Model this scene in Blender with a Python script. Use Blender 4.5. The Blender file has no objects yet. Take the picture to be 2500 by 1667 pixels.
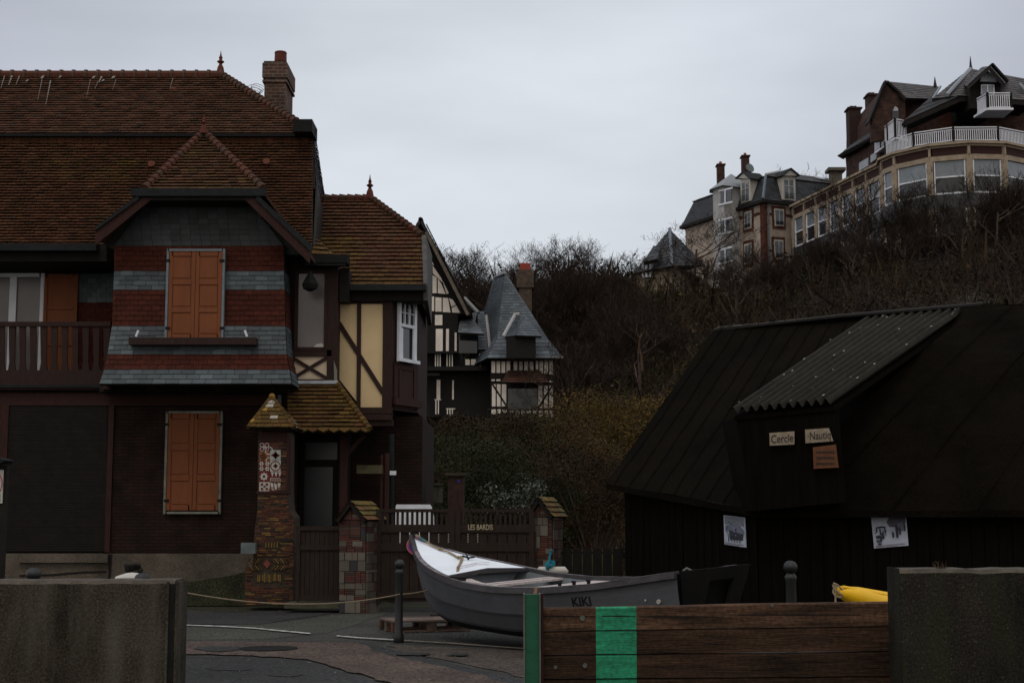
import bpy, math, random
import numpy as np
from mathutils import Vector, noise
C = bpy.context.scene
COL = C.collection
# ------------------------------------------------------------------ camera, sky, sun, exposure
F = 3600.0; PITCH = math.atan(432/3600.0); EYE = 1.65
CP, SP = math.cos(PITCH), math.sin(PITCH)
cam_d = bpy.data.cameras.new('camera'); cam = bpy.data.objects.new('camera', cam_d); COL.objects.link(cam)
cam.location = (0, 0, EYE); cam.rotation_euler = (math.pi/2 + PITCH, 0, 0)
cam_d.sensor_width = 36; cam_d.lens = 36*F/2500; cam_d.clip_end = 3000; cam_d.clip_start = 0.1
C.camera = cam
C.view_settings.view_transform = 'Standard'; C.view_settings.look = 'None'
C.view_settings.exposure = 0.0; C.view_settings.gamma = 1
C.render.resolution_x = 1024; C.render.resolution_y = 682
SUN_EL, SUN_ROT = math.radians(55), math.radians(195)

w = bpy.data.worlds.new('World'); C.world = w; w.use_nodes = True
nt = w.node_tree; N = nt.nodes; Lk = nt.links
bg = N['Background']; bg.inputs['Strength'].default_value = 0.1
sky = N.new('ShaderNodeTexSky'); sky.sky_type = 'NISHITA'; sky.sun_disc = False
sky.sun_elevation = SUN_EL; sky.sun_rotation = SUN_ROT; sky.air_density = 1.0; sky.dust_density = 3.0
tc = N.new('ShaderNodeTexCoord')
mp = N.new('ShaderNodeMapping'); mp.inputs['Scale'].default_value = (1.6, 1.6, 6.0)
ns = N.new('ShaderNodeTexNoise'); ns.inputs['Scale'].default_value = 2.2; ns.inputs['Detail'].default_value = 5; ns.inputs['Roughness'].default_value = .45
Lk.new(tc.outputs['Generated'], mp.inputs['Vector']); Lk.new(mp.outputs[0], ns.inputs['Vector'])
dot = N.new('ShaderNodeVectorMath'); dot.operation = 'DOT_PRODUCT'
dot.inputs[1].default_value = Vector((0.0, .965, .235)).normalized()
Lk.new(tc.outputs['Generated'], dot.inputs[0])
mr = N.new('ShaderNodeMapRange'); mr.inputs['From Min'].default_value = -1; mr.inputs['From Max'].default_value = 1
Lk.new(dot.outputs['Value'], mr.inputs['Value'])
cm = N.new('ShaderNodeValToRGB'); e = cm.color_ramp.elements; cm.color_ramp.interpolation = 'B_SPLINE'
def st(d, c):
    el = e.new((d+1)/2); el.color = (*[k/12 for k in c], 1)
e[0].position = 0; e[0].color = (.57, .53, .49, 1); e[1].position = 1; e[1].color = (.61, .645, .685, 1)
st(-.3, (6.4, 6.2, 5.8)); st(.1, (9.4, 9.8, 10.6)); st(.4, (9.2, 9.6, 10.4)); st(.7, (4.9, 5.0, 5.3)); st(.86, (3.9, 4.1, 4.8)); st(.935, (4.6, 4.85, 5.6)); st(.98, (6.9, 7.3, 8.0))
Lk.new(mr.outputs[0], cm.inputs[0])
c8 = N.new('ShaderNodeVectorMath'); c8.operation = 'SCALE'; c8.inputs['Scale'].default_value = 12; Lk.new(cm.outputs[0], c8.inputs[0])
nr = N.new('ShaderNodeMapRange'); nr.inputs['From Min'].default_value = .3; nr.inputs['From Max'].default_value = .7
nr.inputs['To Min'].default_value = .85; nr.inputs['To Max'].default_value = 1.10
Lk.new(ns.outputs['Fac'], nr.inputs['Value'])
mu = N.new('ShaderNodeVectorMath'); mu.operation = 'SCALE'
Lk.new(c8.outputs[0], mu.inputs[0]); Lk.new(nr.outputs[0], mu.inputs['Scale'])
mx = N.new('ShaderNodeMix'); mx.data_type = 'RGBA'; mx.inputs[0].default_value = .94
Lk.new(sky.outputs[0], mx.inputs[6]); Lk.new(mu.outputs[0], mx.inputs[7]); Lk.new(mx.outputs[2], bg.inputs['Color'])

sl = bpy.data.lights.new('sun', 'SUN'); sl.energy = 0.5; sl.angle = math.radians(25); sl.color = (1, .96, .9)
so = bpy.data.objects.new('sun', sl); COL.objects.link(so)
sd = Vector((math.sin(SUN_ROT)*math.cos(SUN_EL), math.cos(SUN_ROT)*math.cos(SUN_EL), math.sin(SUN_EL)))
so.rotation_euler = sd.to_track_quat('Z', 'Y').to_euler()

# ------------------------------------------------------------------ helpers
def P(px, py, Y):
    dx = px-1250; dy = 833.5-py; g = CP*F - SP*dy
    return Vector((dx*Y/g, Y, EYE + Y*(SP*F + CP*dy)/g))
def Zp(py, Y): return P(1250, py, Y).z
def Gd(px, py, z=0.0):                     # point of the ground plane under a photo position
    dx = px-1250; dy = 833.5-py; g = CP*F - SP*dy; t = (z-EYE)/(SP*F + CP*dy)
    return Vector((dx*t, g*t, z))

class MB:
    def __init__(s): s.v = []; s.f = []; s.c = []; s.m = []; s.col = (1, 1, 1); s.mi = 0
    def face(s, pts, col=None):
        b = len(s.v); s.v += [tuple(p) for p in pts]; s.f.append(tuple(range(b, b+len(pts)))); s.c.append(col or s.col); s.m.append(s.mi)
    def mesh(s, vs, fs, col=None):
        b = len(s.v); s.v += [tuple(p) for p in vs]
        for q in fs: s.f.append(tuple(b+i for i in q)); s.c.append(col or s.col); s.m.append(s.mi)
    def prism(s, pts, vec, col=None):      # polygon swept by vec
        n = len(pts); vec = Vector(vec); a = [Vector(p) for p in pts]; b = [p+vec for p in a]
        s.mesh(a+b, [tuple(range(n))]+[tuple(range(2*n-1, n-1, -1))]+[(i, i+n, (i+1) % n+n, (i+1) % n) for i in range(n)], col)
    def box(s, lo, hi, col=None):
        x0, y0, z0 = lo; x1, y1, z1 = hi
        s.mesh([(x0,y0,z0),(x1,y0,z0),(x1,y1,z0),(x0,y1,z0),(x0,y0,z1),(x1,y0,z1),(x1,y1,z1),(x0,y1,z1)],
               [(0,3,2,1),(4,5,6,7),(0,1,5,4),(1,2,6,5),(2,3,7,6),(3,0,4,7)], col)
    def obox(s, c, u, w_, h, su, sw, sh, col=None):   # oriented box, centre c, axes u,w_,h with full sizes
        c = Vector(c); u = Vector(u).normalized()*su/2; w_ = Vector(w_).normalized()*sw/2; h = Vector(h).normalized()*sh/2
        vs = [c+a*u+b*w_+d*h for d in (-1, 1) for (a, b) in ((-1,-1),(1,-1),(1,1),(-1,1))]
        s.mesh(vs, [(0,3,2,1),(4,5,6,7),(0,1,5,4),(1,2,6,5),(2,3,7,6),(3,0,4,7)], col)
    def tube(s, pts, r, n=6, col=None, cap=True):
        pts = [Vector(p) for p in pts]; rs = r if isinstance(r, (list, tuple)) else [r]*len(pts)
        b = len(s.v)
        for i, p in enumerate(pts):
            d = (pts[min(i+1, len(pts)-1)]-pts[max(i-1, 0)])
            if d.length < 1e-7: d = Vector((0, 0, 1))
            d.normalize(); a = d.cross(Vector((0.13, .21, 1)) if abs(d.z) < .95 else Vector((1, 0, 0))).normalized(); e = d.cross(a)
            for k in range(n):
                t = 2*math.pi*k/n; s.v.append(tuple(p+(a*math.cos(t)+e*math.sin(t))*rs[i]))
        for i in range(len(pts)-1):
            for k in range(n):
                s.f.append((b+i*n+k, b+i*n+(k+1) % n, b+(i+1)*n+(k+1) % n, b+(i+1)*n+k)); s.c.append(col or s.col); s.m.append(s.mi)
        if cap:
            s.f.append(tuple(b+k for k in range(n-1, -1, -1))); s.c.append(col or s.col); s.m.append(s.mi)
            s.f.append(tuple(b+(len(pts)-1)*n+k for k in range(n))); s.c.append(col or s.col); s.m.append(s.mi)
    def lathe(s, c, prof, n=10, col=None):
        c = Vector(c); s.tube([c+Vector((0, 0, z)) for r, z in prof], [max(r, .0005) for r, z in prof], n, col)
    def build(s, name, mat, parent=None, smooth=False):
        off = ROOTLOC(parent); me = bpy.data.meshes.new(name)
        me.from_pydata([(x-off.x, y-off.y, z-off.z) for x, y, z in s.v], [], s.f)
        a = me.color_attributes.new('tint', 'FLOAT_COLOR', 'CORNER')
        arr = np.ones((len(me.loops), 4), np.float32); i = 0
        for f, c in zip(s.f, s.c):
            arr[i:i+len(f), :3] = c; i += len(f)
        a.data.foreach_set('color', arr.ravel())
        for mm in (mat if isinstance(mat, (list, tuple)) else [mat]): me.materials.append(mm)
        if max(s.m, default=0) > 0: me.polygons.foreach_set('material_index', s.m)
        if smooth: me.polygons.foreach_set('use_smooth', [True]*len(me.polygons))
        me.update()
        o = bpy.data.objects.new(name, me); COL.objects.link(o)
        if parent: o.parent = parent
        return o
def ROOTLOC(p):
    v = Vector((0, 0, 0))
    while p is not None: v += p.location; p = p.parent
    return v
def tag(o, label=None, cat=None, group=None, kind=None):
    if label: o['label'] = label
    if cat: o['category'] = cat
    if group: o['group'] = group
    if kind: o['kind'] = kind
    return o
def thing(name, loc, label, cat, group=None):
    o = bpy.data.objects.new(name, None); o.empty_display_size = .3; COL.objects.link(o); o.location = loc
    return tag(o, label, cat, group)
def one(mb, name, mat, label, cat, group=None, kind=None, smooth=False):
    return tag(mb.build(name, mat, None, smooth), label, cat, group, kind)
def copy_tree(o, parent=None):
    kids = [c for c in bpy.data.objects if c.parent == o]
    c = o.copy(); COL.objects.link(c); c.parent = parent
    for k in kids: copy_tree(k, c)
    return c
def lerp(a, b, t): return a+(b-a)*t

class Pl:                                   # a vertical wall plane through A and B
    def __init__(s, A, B):
        s.A = Vector((A[0], A[1], 0)); s.u = (Vector((B[0], B[1], 0))-s.A); s.L = s.u.length; s.u.normalize()
        s.n = Vector((s.u.y, -s.u.x, 0))
        if s.n.dot(-s.A) < 0: s.n = -s.n
    def pt(s, px, py, out=0.0):
        dx = px-1250; dy = 833.5-py; d = Vector((dx, CP*F-SP*dy, SP*F+CP*dy))
        t = s.n.dot(s.A)/s.n.dot(d)
        q = d*t; q.z += EYE
        return q+s.n*out
    def sz(s, px, py): q = s.pt(px, py); return (q-s.A).dot(s.u), q.z
    def at(s, a, z, out=0.0): return s.A+s.u*a+Vector((0, 0, z))+s.n*out
    def rect(s, mb, x0, y0, x1, y1, out=.05, th=.05, col=None):   # box face proud by out, going th deep
        xm, ym = (x0+x1)/2, (y0+y1)/2
        a0 = s.sz(x0, ym)[0]; a1 = s.sz(x1, ym)[0]; z0 = s.sz(xm, y1)[1]; z1 = s.sz(xm, y0)[1]
        q = [s.at(a0, z0, out), s.at(a1, z0, out), s.at(a1, z1, out), s.at(a0, z1, out)]
        mb.prism(q, -s.n*th, col); return a0, a1, z0, z1
    def poly(s, mb, pts, out=.05, th=.05, col=None):
        mb.prism([s.pt(x, y)+s.n*out for x, y in pts], -s.n*th, col)
    def bar(s, mb, p0, p1, wpx, out=.05, th=.05, col=None):
        a = s.pt(*p0); b = s.pt(*p1); wm = wpx*a.y/F
        d = (b-a).normalized(); e = d.cross(s.n).normalized()*wm/2
        mb.prism([a-e+s.n*out, b-e+s.n*out, b+e+s.n*out, a+e+s.n*out], -s.n*th, col)

def frame(mb, pl, x0, y0, x1, y1, wpx, out, th, col=None):
    pl.rect(mb, x0, y0, x0+wpx, y1, out, th, col); pl.rect(mb, x1-wpx, y0, x1, y1, out, th, col)
    pl.rect(mb, x0+wpx, y0, x1-wpx, y0+wpx, out, th, col); pl.rect(mb, x0+wpx, y1-wpx, x1-wpx, y1, out, th, col)

# ------------------------------------------------------------------ materials
def mat(name, col, rough=.8, nscale=6, namt=.35, bump=.3, bscale=None, stretch=(1, 1, 1), spec=.3, attr=False, metallic=0, dark=None, coat=0, speck=0, sscale=70):
    m = bpy.data.materials.new(name); m.use_nodes = True; t = m.node_tree; n = t.nodes; l = t.links
    b = n['Principled BSDF']; b.inputs['Roughness'].default_value = rough; b.inputs['Specular IOR Level'].default_value = spec
    b.inputs['Metallic'].default_value = metallic; b.inputs['Coat Weight'].default_value = coat
    tc = n.new('ShaderNodeTexCoord'); mp = n.new('ShaderNodeMapping'); mp.inputs['Scale'].default_value = stretch
    l.new(tc.outputs['Object'], mp.inputs['Vector'])
    ns = n.new('ShaderNodeTexNoise'); ns.inputs['Scale'].default_value = nscale; ns.inputs['Detail'].default_value = 8; ns.inputs['Roughness'].default_value = .6
    l.new(mp.outputs[0], ns.inputs['Vector'])
    r = n.new('ShaderNodeMapRange'); r.inputs['From Min'].default_value = .3; r.inputs['From Max'].default_value = .7
    l.new(ns.outputs['Fac'], r.inputs['Value'])
    mx = n.new('ShaderNodeMix'); mx.data_type = 'RGBA'
    c0 = dark or tuple(c*(1-namt) for c in col); c1 = tuple(min(1, c*(1+namt*.6)) for c in col) if not dark else col
    mx.inputs[6].default_value = (*c0, 1); mx.inputs[7].default_value = (*c1, 1)
    l.new(r.outputs[0], mx.inputs[0]); out = mx.outputs[2]
    if speck:
        n4 = n.new('ShaderNodeTexNoise'); n4.inputs['Scale'].default_value = sscale; n4.inputs['Detail'].default_value = 4; l.new(tc.outputs['Object'], n4.inputs['Vector'])
        r4 = n.new('ShaderNodeMapRange'); r4.inputs['From Min'].default_value = .33; r4.inputs['From Max'].default_value = .67; r4.inputs['To Min'].default_value = 1-speck; r4.inputs['To Max'].default_value = 1+speck; l.new(n4.outputs['Fac'], r4.inputs['Value'])
        v4 = n.new('ShaderNodeVectorMath'); v4.operation = 'SCALE'; l.new(out, v4.inputs[0]); l.new(r4.outputs[0], v4.inputs['Scale']); out = v4.outputs[0]
    if attr:
        at = n.new('ShaderNodeAttribute'); at.attribute_name = 'tint'
        mm = n.new('ShaderNodeMix'); mm.data_type = 'RGBA'; mm.blend_type = 'MULTIPLY'; mm.inputs[0].default_value = 1
        l.new(out, mm.inputs[6]); l.new(at.outputs['Color'], mm.inputs[7]); out = mm.outputs[2]
    l.new(out, b.inputs['Base Color'])
    if bump:
        n2 = n.new('ShaderNodeTexNoise'); n2.inputs['Scale'].default_value = bscale or nscale*5; n2.inputs['Detail'].default_value = 6
        l.new(mp.outputs[0], n2.inputs['Vector'])
        bp = n.new('ShaderNodeBump'); bp.inputs['Strength'].default_value = bump; bp.inputs['Distance'].default_value = .02
        l.new(n2.outputs['Fac'], bp.inputs['Height']); l.new(bp.outputs[0], b.inputs['Normal'])
    return m
def brickmat(name, c1, c2, mortar, bw=.22, bh=.065, ms=.012, rough=.9, rot=(math.pi/2, 0, 0)):
    m = bpy.data.materials.new(name); m.use_nodes = True; t = m.node_tree; n = t.nodes; l = t.links
    b = n['Principled BSDF']; b.inputs['Roughness'].default_value = rough; b.inputs['Specular IOR Level'].default_value = .2
    tc = n.new('ShaderNodeTexCoord')
    sx = n.new('ShaderNodeSeparateXYZ'); l.new(tc.outputs['Object'], sx.inputs[0])
    ad = n.new('ShaderNodeMath'); ad.operation = 'ADD'; l.new(sx.outputs['X'], ad.inputs[0]); l.new(sx.outputs['Y'], ad.inputs[1])
    cx = n.new('ShaderNodeCombineXYZ'); l.new(ad.outputs[0], cx.inputs['X']); l.new(sx.outputs['Z'], cx.inputs['Y'])
    br = n.new('ShaderNodeTexBrick'); br.inputs['Scale'].default_value = 1
    br.inputs['Brick Width'].default_value = bw; br.inputs['Row Height'].default_value = bh; br.inputs['Mortar Size'].default_value = ms
    br.inputs['Color1'].default_value = (*c1, 1); br.inputs['Color2'].default_value = (*c2, 1); br.inputs['Mortar'].default_value = (*mortar, 1)
    br.inputs['Mortar Smooth'].default_value = .2
    l.new(cx.outputs[0], br.inputs['Vector'])
    ns = n.new('ShaderNodeTexNoise'); ns.inputs['Scale'].default_value = 2.5; ns.inputs['Detail'].default_value = 8
    l.new(tc.outputs['Object'], ns.inputs['Vector'])
    r = n.new('ShaderNodeMapRange'); r.inputs['From Min'].default_value = .3; r.inputs['From Max'].default_value = .7; r.inputs['To Min'].default_value = .5; r.inputs['To Max'].default_value = 1.3
    l.new(ns.outputs['Fac'], r.inputs['Value'])
    v = n.new('ShaderNodeVectorMath'); v.operation = 'SCALE'; l.new(br.outputs['Color'], v.inputs[0]); l.new(r.outputs[0], v.inputs['Scale'])
    l.new(v.outputs[0], b.inputs['Base Color'])
    bp = n.new('ShaderNodeBump'); bp.inputs['Strength'].default_value = .6; bp.inputs['Distance'].default_value = .015; bp.invert = True
    l.new(br.outputs['Fac'], bp.inputs['Height']); l.new(bp.outputs[0], b.inputs['Normal'])
    return m
def glassmat(name, col, rough=.06):
    m = mat(name, col, rough, 1.2, .3, 0, spec=.6); return m

M = {}
M['tile'] = mat('clay_tile', (1, 1, 1), .85, 3, .3, .5, 40, attr=True, spec=.2, speck=.35, sscale=45)
M['slate'] = mat('slate', (1, 1, 1), .6, 4, .3, .4, 30, attr=True, spec=.35)
M['tint'] = mat('painted', (1, 1, 1), .8, 6, .25, .2, attr=True)
M['clay'] = mat('terracotta', (0.104, 0.0256, 0.0144), .8, 8, .4, .4)
M['villabrick'] = brickmat('villa_brick', (.020, .0095, .0065), (.031, .012, .008), (.011, .0075, .0055))
M['farbrick'] = brickmat('far_brick', (.05, .027, .022), (.08, .04, .03), (.04, .027, .022), .3, .1)
M['redbrick'] = brickmat('red_brick', (.12, .04, .027), (.09, .03, .02), (.06, .03, .022), .3, .1)
M['chimbrick'] = brickmat('chimney_brick', (.075, .04, .028), (.12, .06, .04), (.16, .13, .11), .22, .085, .014)
M['plinth'] = mat('plinth_render', (0.1013, 0.0825, 0.06375), .95, 1.6, .45, .5, 30, speck=.35, sscale=45)
M['orange'] = mat('orange_paint', (0.1888, 0.05627, 0.01782), .7, 3, .16, .15, 30, stretch=(2, 2, .5))
M['bluegrey'] = mat('bluegrey_paint', (.16, .19, .22), .6, 6, .3, .1)
M['creamtrim'] = mat('cream_trim', (0.18, 0.18, 0.15), .8, 6, .4, .2)
M['white'] = mat('white_paint', (.72, .73, .78), .6, 5, .12, .1)
M['offwhite'] = mat('dirty_white', (.5, .47, .42), .8, 2.5, .2, .2)
M['cream'] = mat('cream_render', (.68, .51, .29), .95, 1.5, .1, .5, 60)
M['pinkcream'] = mat('pale_render', (0.378, 0.306, 0.252), .9, 1.2, .25, .3, 40)
M['trimcream'] = mat('sand_stone', (0.3148, 0.2455, 0.1774), .85, 2, .3, .2)
M['timber'] = mat('brown_timber', (0.027, 0.0108, 0.0078), .75, 8, .4, .3, 40, stretch=(3, 3, .6))
M['redtimber'] = mat('red_timber', (0.03162, 0.008184, 0.005208), .75, 7, .4, .3, 40, stretch=(3, 3, .6))
M['dark'] = mat('dark_timber', (0.0108, 0.0078, 0.006), .85, 5, .4, .3)
M['black'] = mat('black_metal', (.010, .010, .010), .7, 8, .3, .1, spec=.15)
M['gutter'] = mat('grey_gutter', (0.0147, 0.0168, 0.01764), .7, 8, .4, .1, spec=.15)
M['lead'] = mat('lead_flashing', (.38, .4, .43), .5, 6, .25, .1)
M['tar'] = mat('tarred_felt', (0.006157, 0.004587, 0.002993), .92, 1.1, .45, .8, 22, spec=.04, speck=.35, sscale=45)
M['tarwall'] = mat('tarred_boards', (0.005808, 0.004418, 0.002985), .92, 2, .4, .6, 20, stretch=(6, 6, .5), spec=.04)
M['glass'] = glassmat('window_glass', (0.018, 0.0204, 0.024))
M['skyglass'] = glassmat('sky_tinted_glass', (.16, .18, .2))  # sky reflection put into the base colour
M['curtain'] = glassmat('curtained_glass', (.13, .11, .11), .25)
M['door'] = glassmat('door_glass', (.018, .022, .026), .3)
M['bark'] = mat('bark', (.075, .05, .036), .95, 5, .4, .3, attr=True)
M['leaf'] = mat('foliage', (1, 1, 1), .9, .6, .35, 0, attr=True, spec=.15)
M['rope'] = mat('rope_fibre', (.3, .23, .15), .95, 60, .4, .4)

def srgb(r, g, b): return tuple(((c/255)/12.92 if c/255 <= .04045 else ((c/255+.055)/1.055)**2.4) for c in (r, g, b))

rt = random.Random(7)
def tilecol(p, moss=.35, base=None):
    q = noise.noise(Vector(p)*.9)*.5+.5; q2 = noise.noise(Vector(p)*3.1+Vector((5, 1, 2)))*.5+.5
    r = rt.random()
    a = Vector(base or (.094, .039, .017))
    v = rt.uniform(.82, 1.18); c = a*v
    if r < .07: c = Vector((.105, .036, .017))*v
    elif r < .16: c = Vector((.07, .035, .018))*v
    mq = max(0, (q*.6+q2*.4)-(1-moss))*3.2
    if mq > 0: c = c.lerp(Vector((.12, .072, .015))*rt.uniform(.6, 1.2), min(.8, mq*rt.uniform(.5, 1.4)))
    return tuple(c)
def slatecol(p, base=(.1, .118, .135)):
    v = rt.uniform(.65, 1.25)*(0.85+.4*noise.noise(Vector(p)*1.3)); return tuple(b*v for b in base)

def courses(mb, bl, br, tr, tl, rows, tw, lift=.035, cf=tilecol, scallop=False, deck=.06, jit=.14, **kw):
    bl, br, tr, tl = map(Vector, (bl, br, tr, tl))
    u = (br-bl).normalized(); nrm = u.cross(tl-bl).normalized()
    if nrm.z < -.02 or (abs(nrm.z) <= .02 and nrm.y > 0): nrm = -nrm
    A = lambda p: (p-bl).dot(u)
    for i in range(rows):
        t0, t1 = i/rows, (i+1)/rows
        Lb, Rb = lerp(bl, tl, t0), lerp(br, tr, t0); Lt, Rt = lerp(bl, tl, t1), lerp(br, tr, t1)
        def on(L, R, a):
            aL, aR = A(L), A(R)
            if aR-aL < 1e-5: return L
            k = min(1, max(0, (a-aL)/(aR-aL))); return lerp(L, R, k)
        a = min(A(Lb), A(Lt)) - (tw*.5 if i % 2 else 0) - rt.random()*.02; end = max(A(Rb), A(Rt))
        while a < end:
            b = a+tw
            p0, p1 = on(Lb, Rb, a+.004), on(Lb, Rb, b-.004); q0, q1 = on(Lt, Rt, a+.004), on(Lt, Rt, b-.004)
            if (p1-p0).length > .005 or (q1-q0).length > .005:
                lf = lift*(1+rt.uniform(-jit, jit)); dn = (Lb-Lt).normalized()*rt.uniform(0, .008)
                c = cf((p0+p1)/2, **kw)
                l0, l1 = p0+nrm*lf+dn, p1+nrm*lf*(1+rt.uniform(-.08, .08))+dn
                k = nrm*.006
                if scallop and i % 1 == 0 and scallop > i:
                    m_ = (l0+l1)/2+(Lb-Lt).normalized()*tw*.35; mb.mesh([l0, m_, l1, q1+k, q0+k, p0, p1, m_-nrm*lf*.6], [(0,1,2,3,4),(5,7,1,0),(7,6,2,1)], c)
                else: e2 = nrm*min(.014, lf*.5); mb.mesh([l0, l1, q1+k, q0+k, l0-e2, l1-e2], [(0,1,2,3),(5,1,0,4)], c)
            a = b
    if deck: mb.prism([bl-nrm*.002, br-nrm*.002, tr-nrm*.002, tl-nrm*.002], -nrm*deck, (.012, .009, .007))
    return nrm
def caps(mb, p0, p1, n, r, cf=None):
    p0, p1 = Vector(p0), Vector(p1)
    for i in range(n):
        a, b = lerp(p0, p1, i/n), lerp(p0, p1, (i+1.08)/n)
        c = cf(a) if cf else (.085*rt.uniform(.7, 1.2), .034, .02)
        mb.tube([a, b], [r*1.22, r*.85], 8, c)
def finial(name, base, h, parent):
    m = MB(); b = Vector(base)
    pr = [(.0, 0), (.16, .0), (.14, .12), (.11, .3), (.06, .42), (.05, .46), (.12, .52), (.13, .55), (.06, .6), (.05, .66), (.07, .7), (.03, .8), (.004, 1)]
    m.lathe(b, [(r*h*1.12, z*h) for r, z in pr], 12); return m.build(name, M['clay'], parent)
def text(s, o, u, v, size, mt, name, parent, ext=.004, italic=0, squash=1.0, bold=0.0):
    cu = bpy.data.curves.new('lettering', 'FONT'); cu.body = s; cu.size = 1; cu.extrude = 0; cu.offset = bold; cu.align_x = 'CENTER'; cu.align_y = 'CENTER'
    to = bpy.data.objects.new('lettering', cu); me0 = bpy.data.meshes.new_from_object(to)
    u, v = Vector(u).normalized(), Vector(v).normalized(); n = u.cross(v)
    m = MB(); vs = [Vector(o)+u*(p.co.x*squash+p.co.y*italic)*size+v*p.co.y*size+n*(ext) for p in me0.vertices]
    m.mesh(vs, [tuple(p.vertices) for p in me0.polygons])
    bpy.data.objects.remove(to); bpy.data.meshes.remove(me0)
    return m.build(name, mt, parent)
# ------------------------------------------------------------------ ground
def sheet(name, pts, z, mt, label=None):
    m = MB(); m.face([(p[0], p[1], z) for p in pts]); o = m.build(name, mt); tag(o, label, None, None, 'structure'); return o
M['asphalt'] = mat('asphalt', (0.04825, 0.04692, 0.04238), .9, .55, .45, .8, 60, spec=.25, speck=.8, sscale=30)
M['asphaltdark'] = mat('dark_asphalt', (0.02838, 0.02817, 0.02743), .85, .8, .4, .8, 60, spec=.3, speck=.8, sscale=30)
M['asphaltgreen'] = mat('mossy_asphalt', (0.05392, 0.05504, 0.04389), .9, .9, .35, .8, 60, speck=.8, sscale=30)
M['pinkconc'] = mat('pink_concrete', (0.0823, 0.05736, 0.04489), .9, 1.1, .4, .8, 50, speck=.8, sscale=30)
M['gravel'] = mat('gravelly_concrete', (0.06966, 0.05418, 0.04283), .95, 2.2, .5, 1.0, 40, speck=.8, sscale=30)
M['linepaint'] = mat('line_paint', (0.45, 0.432, 0.414), .8, 9, .4, .3)
M['lineworn'] = mat('worn_line_paint', (.24, .2, .16), .85, 9, .5, .3)
M['moss'] = mat('moss_verge', (.035, .036, .018), .95, 3, .5, .8, 30, speck=.8, sscale=30)
sheet('ground', [(-600, -60), (600, -60), (600, 900), (-600, 900)], 0, M['asphalt'])
def gp(l): return [Gd(x, y) for x, y in l]
def wob(l, z, n=5, amp=.06, seed=1):
    r = random.Random(seed); pts = gp(l); out = []
    for i, p in enumerate(pts):
        q = pts[(i+1) % len(pts)]
        for k in range(n):
            e = lerp(p, q, k/n); out.append((e.x+(r.uniform(-amp, amp) if k else 0), e.y+(r.uniform(-amp, amp) if k else 0)))
    return out
sheet('road_patch', wob([(250, 1475), (560, 1493), (900, 1484), (1240, 1482), (1240, 1474), (600, 1470)], 0, seed=3), .004, M['moss'])
sheet('road_patch', wob([(380, 1562), (640, 1561), (800, 1545), (960, 1492), (860, 1497), (680, 1520), (440, 1530), (250, 1530)], 0, seed=4), .004, M['asphaltgreen'])
sheet('road_patch', wob([(250, 1500), (700, 1496), (860, 1490), (640, 1524), (440, 1524), (250, 1520)], 0, seed=14), .008, M['asphaltdark'])
sheet('road_patch', wob([(560, 1566), (880, 1568), (970, 1590), (1120, 1625), (1300, 1668), (1700, 1760), (1700, 1800), (1250, 1690), (1100, 1645), (1000, 1618), (905, 1596), (700, 1575)], 0, seed=5), .012, M['asphaltdark'])
sheet('road_patch', wob([(200, 1569), (440, 1568), (880, 1570), (905, 1590), (1000, 1612), (1110, 1637), (1290, 1680), (1500, 1740), (1100, 1720), (950, 1667), (850, 1643), (750, 1611), (620, 1602), (440, 1598), (200, 1600)], 0, seed=6), .016, M['pinkconc'])
sheet('road_patch', wob([(950, 1574), (1350, 1592), (1900, 1610), (1900, 1720), (1350, 1668), (1150, 1625), (970, 1590)], 0, seed=8), .008, M['gravel'])
sheet('road_patch', wob([(300, 1604), (600, 1606), (740, 1614), (845, 1648), (960, 1680), (1100, 1730), (1100, 1990), (300, 1990)], 0, seed=9), .020, M['asphaltdark'])
for k, (cx_, cy_, rx_, ry_) in enumerate(((535, 1587, 55, 7), (560, 1637, 60, 5), (700, 1652, 40, 5), (1010, 1600, 45, 4), (1120, 1602, 30, 3))):
    rr = random.Random(k); sheet('road_stain', [Gd(cx_+rx_*math.cos(a*.4)*rr.uniform(.7, 1.2), cy_+ry_*math.sin(a*.4)*rr.uniform(.7, 1.2)) for a in range(16)], .024+.001*k, M['asphaltdark'])
def stripe(l, wd, z, mt, seed=0, name='road_marking'):
    r = random.Random(seed); pts = []
    for a, b in zip(l, l[1:]):
        for k in range(10): pts.append((lerp(a[0], b[0], k/10), lerp(a[1], b[1], k/10)))
    g = [Gd(*p) for p in pts]; m = MB()
    ww = [wd*r.uniform(.6, 1.15) for _ in g]
    for i in range(len(g)-1):
        m.face([(g[i].x, g[i].y-ww[i], z), (g[i+1].x, g[i+1].y-ww[i+1], z), (g[i+1].x, g[i+1].y+ww[i+1], z), (g[i].x, g[i].y+ww[i], z)])
    tag(m.build(name, mt), None, None, None, 'structure')
stripe([(180, 1527), (440, 1528), (530, 1531), (620, 1536), (690, 1543), (765, 1550)], .085, .024, M['linepaint'], 1)
stripe([(822, 1555), (880, 1560), (980, 1566)], .07, .024, M['linepaint'], 2)
stripe([(980, 1566), (1100, 1573), (1300, 1588)], .06, .024, M['lineworn'], 3)
m = MB(); c = Gd(655, 1586)
m.tube([(c.x, c.y, .017), (c.x, c.y, .026)], [.37, .37], 28); m.tube([(c.x, c.y, .026), (c.x, c.y, .03)], [.33, .32], 28)
one(m, 'manhole_cover', M['black'], 'round dark manhole cover set in the pinkish concrete strip', 'manhole cover')
m = MB(); rr = random.Random(5)
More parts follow.
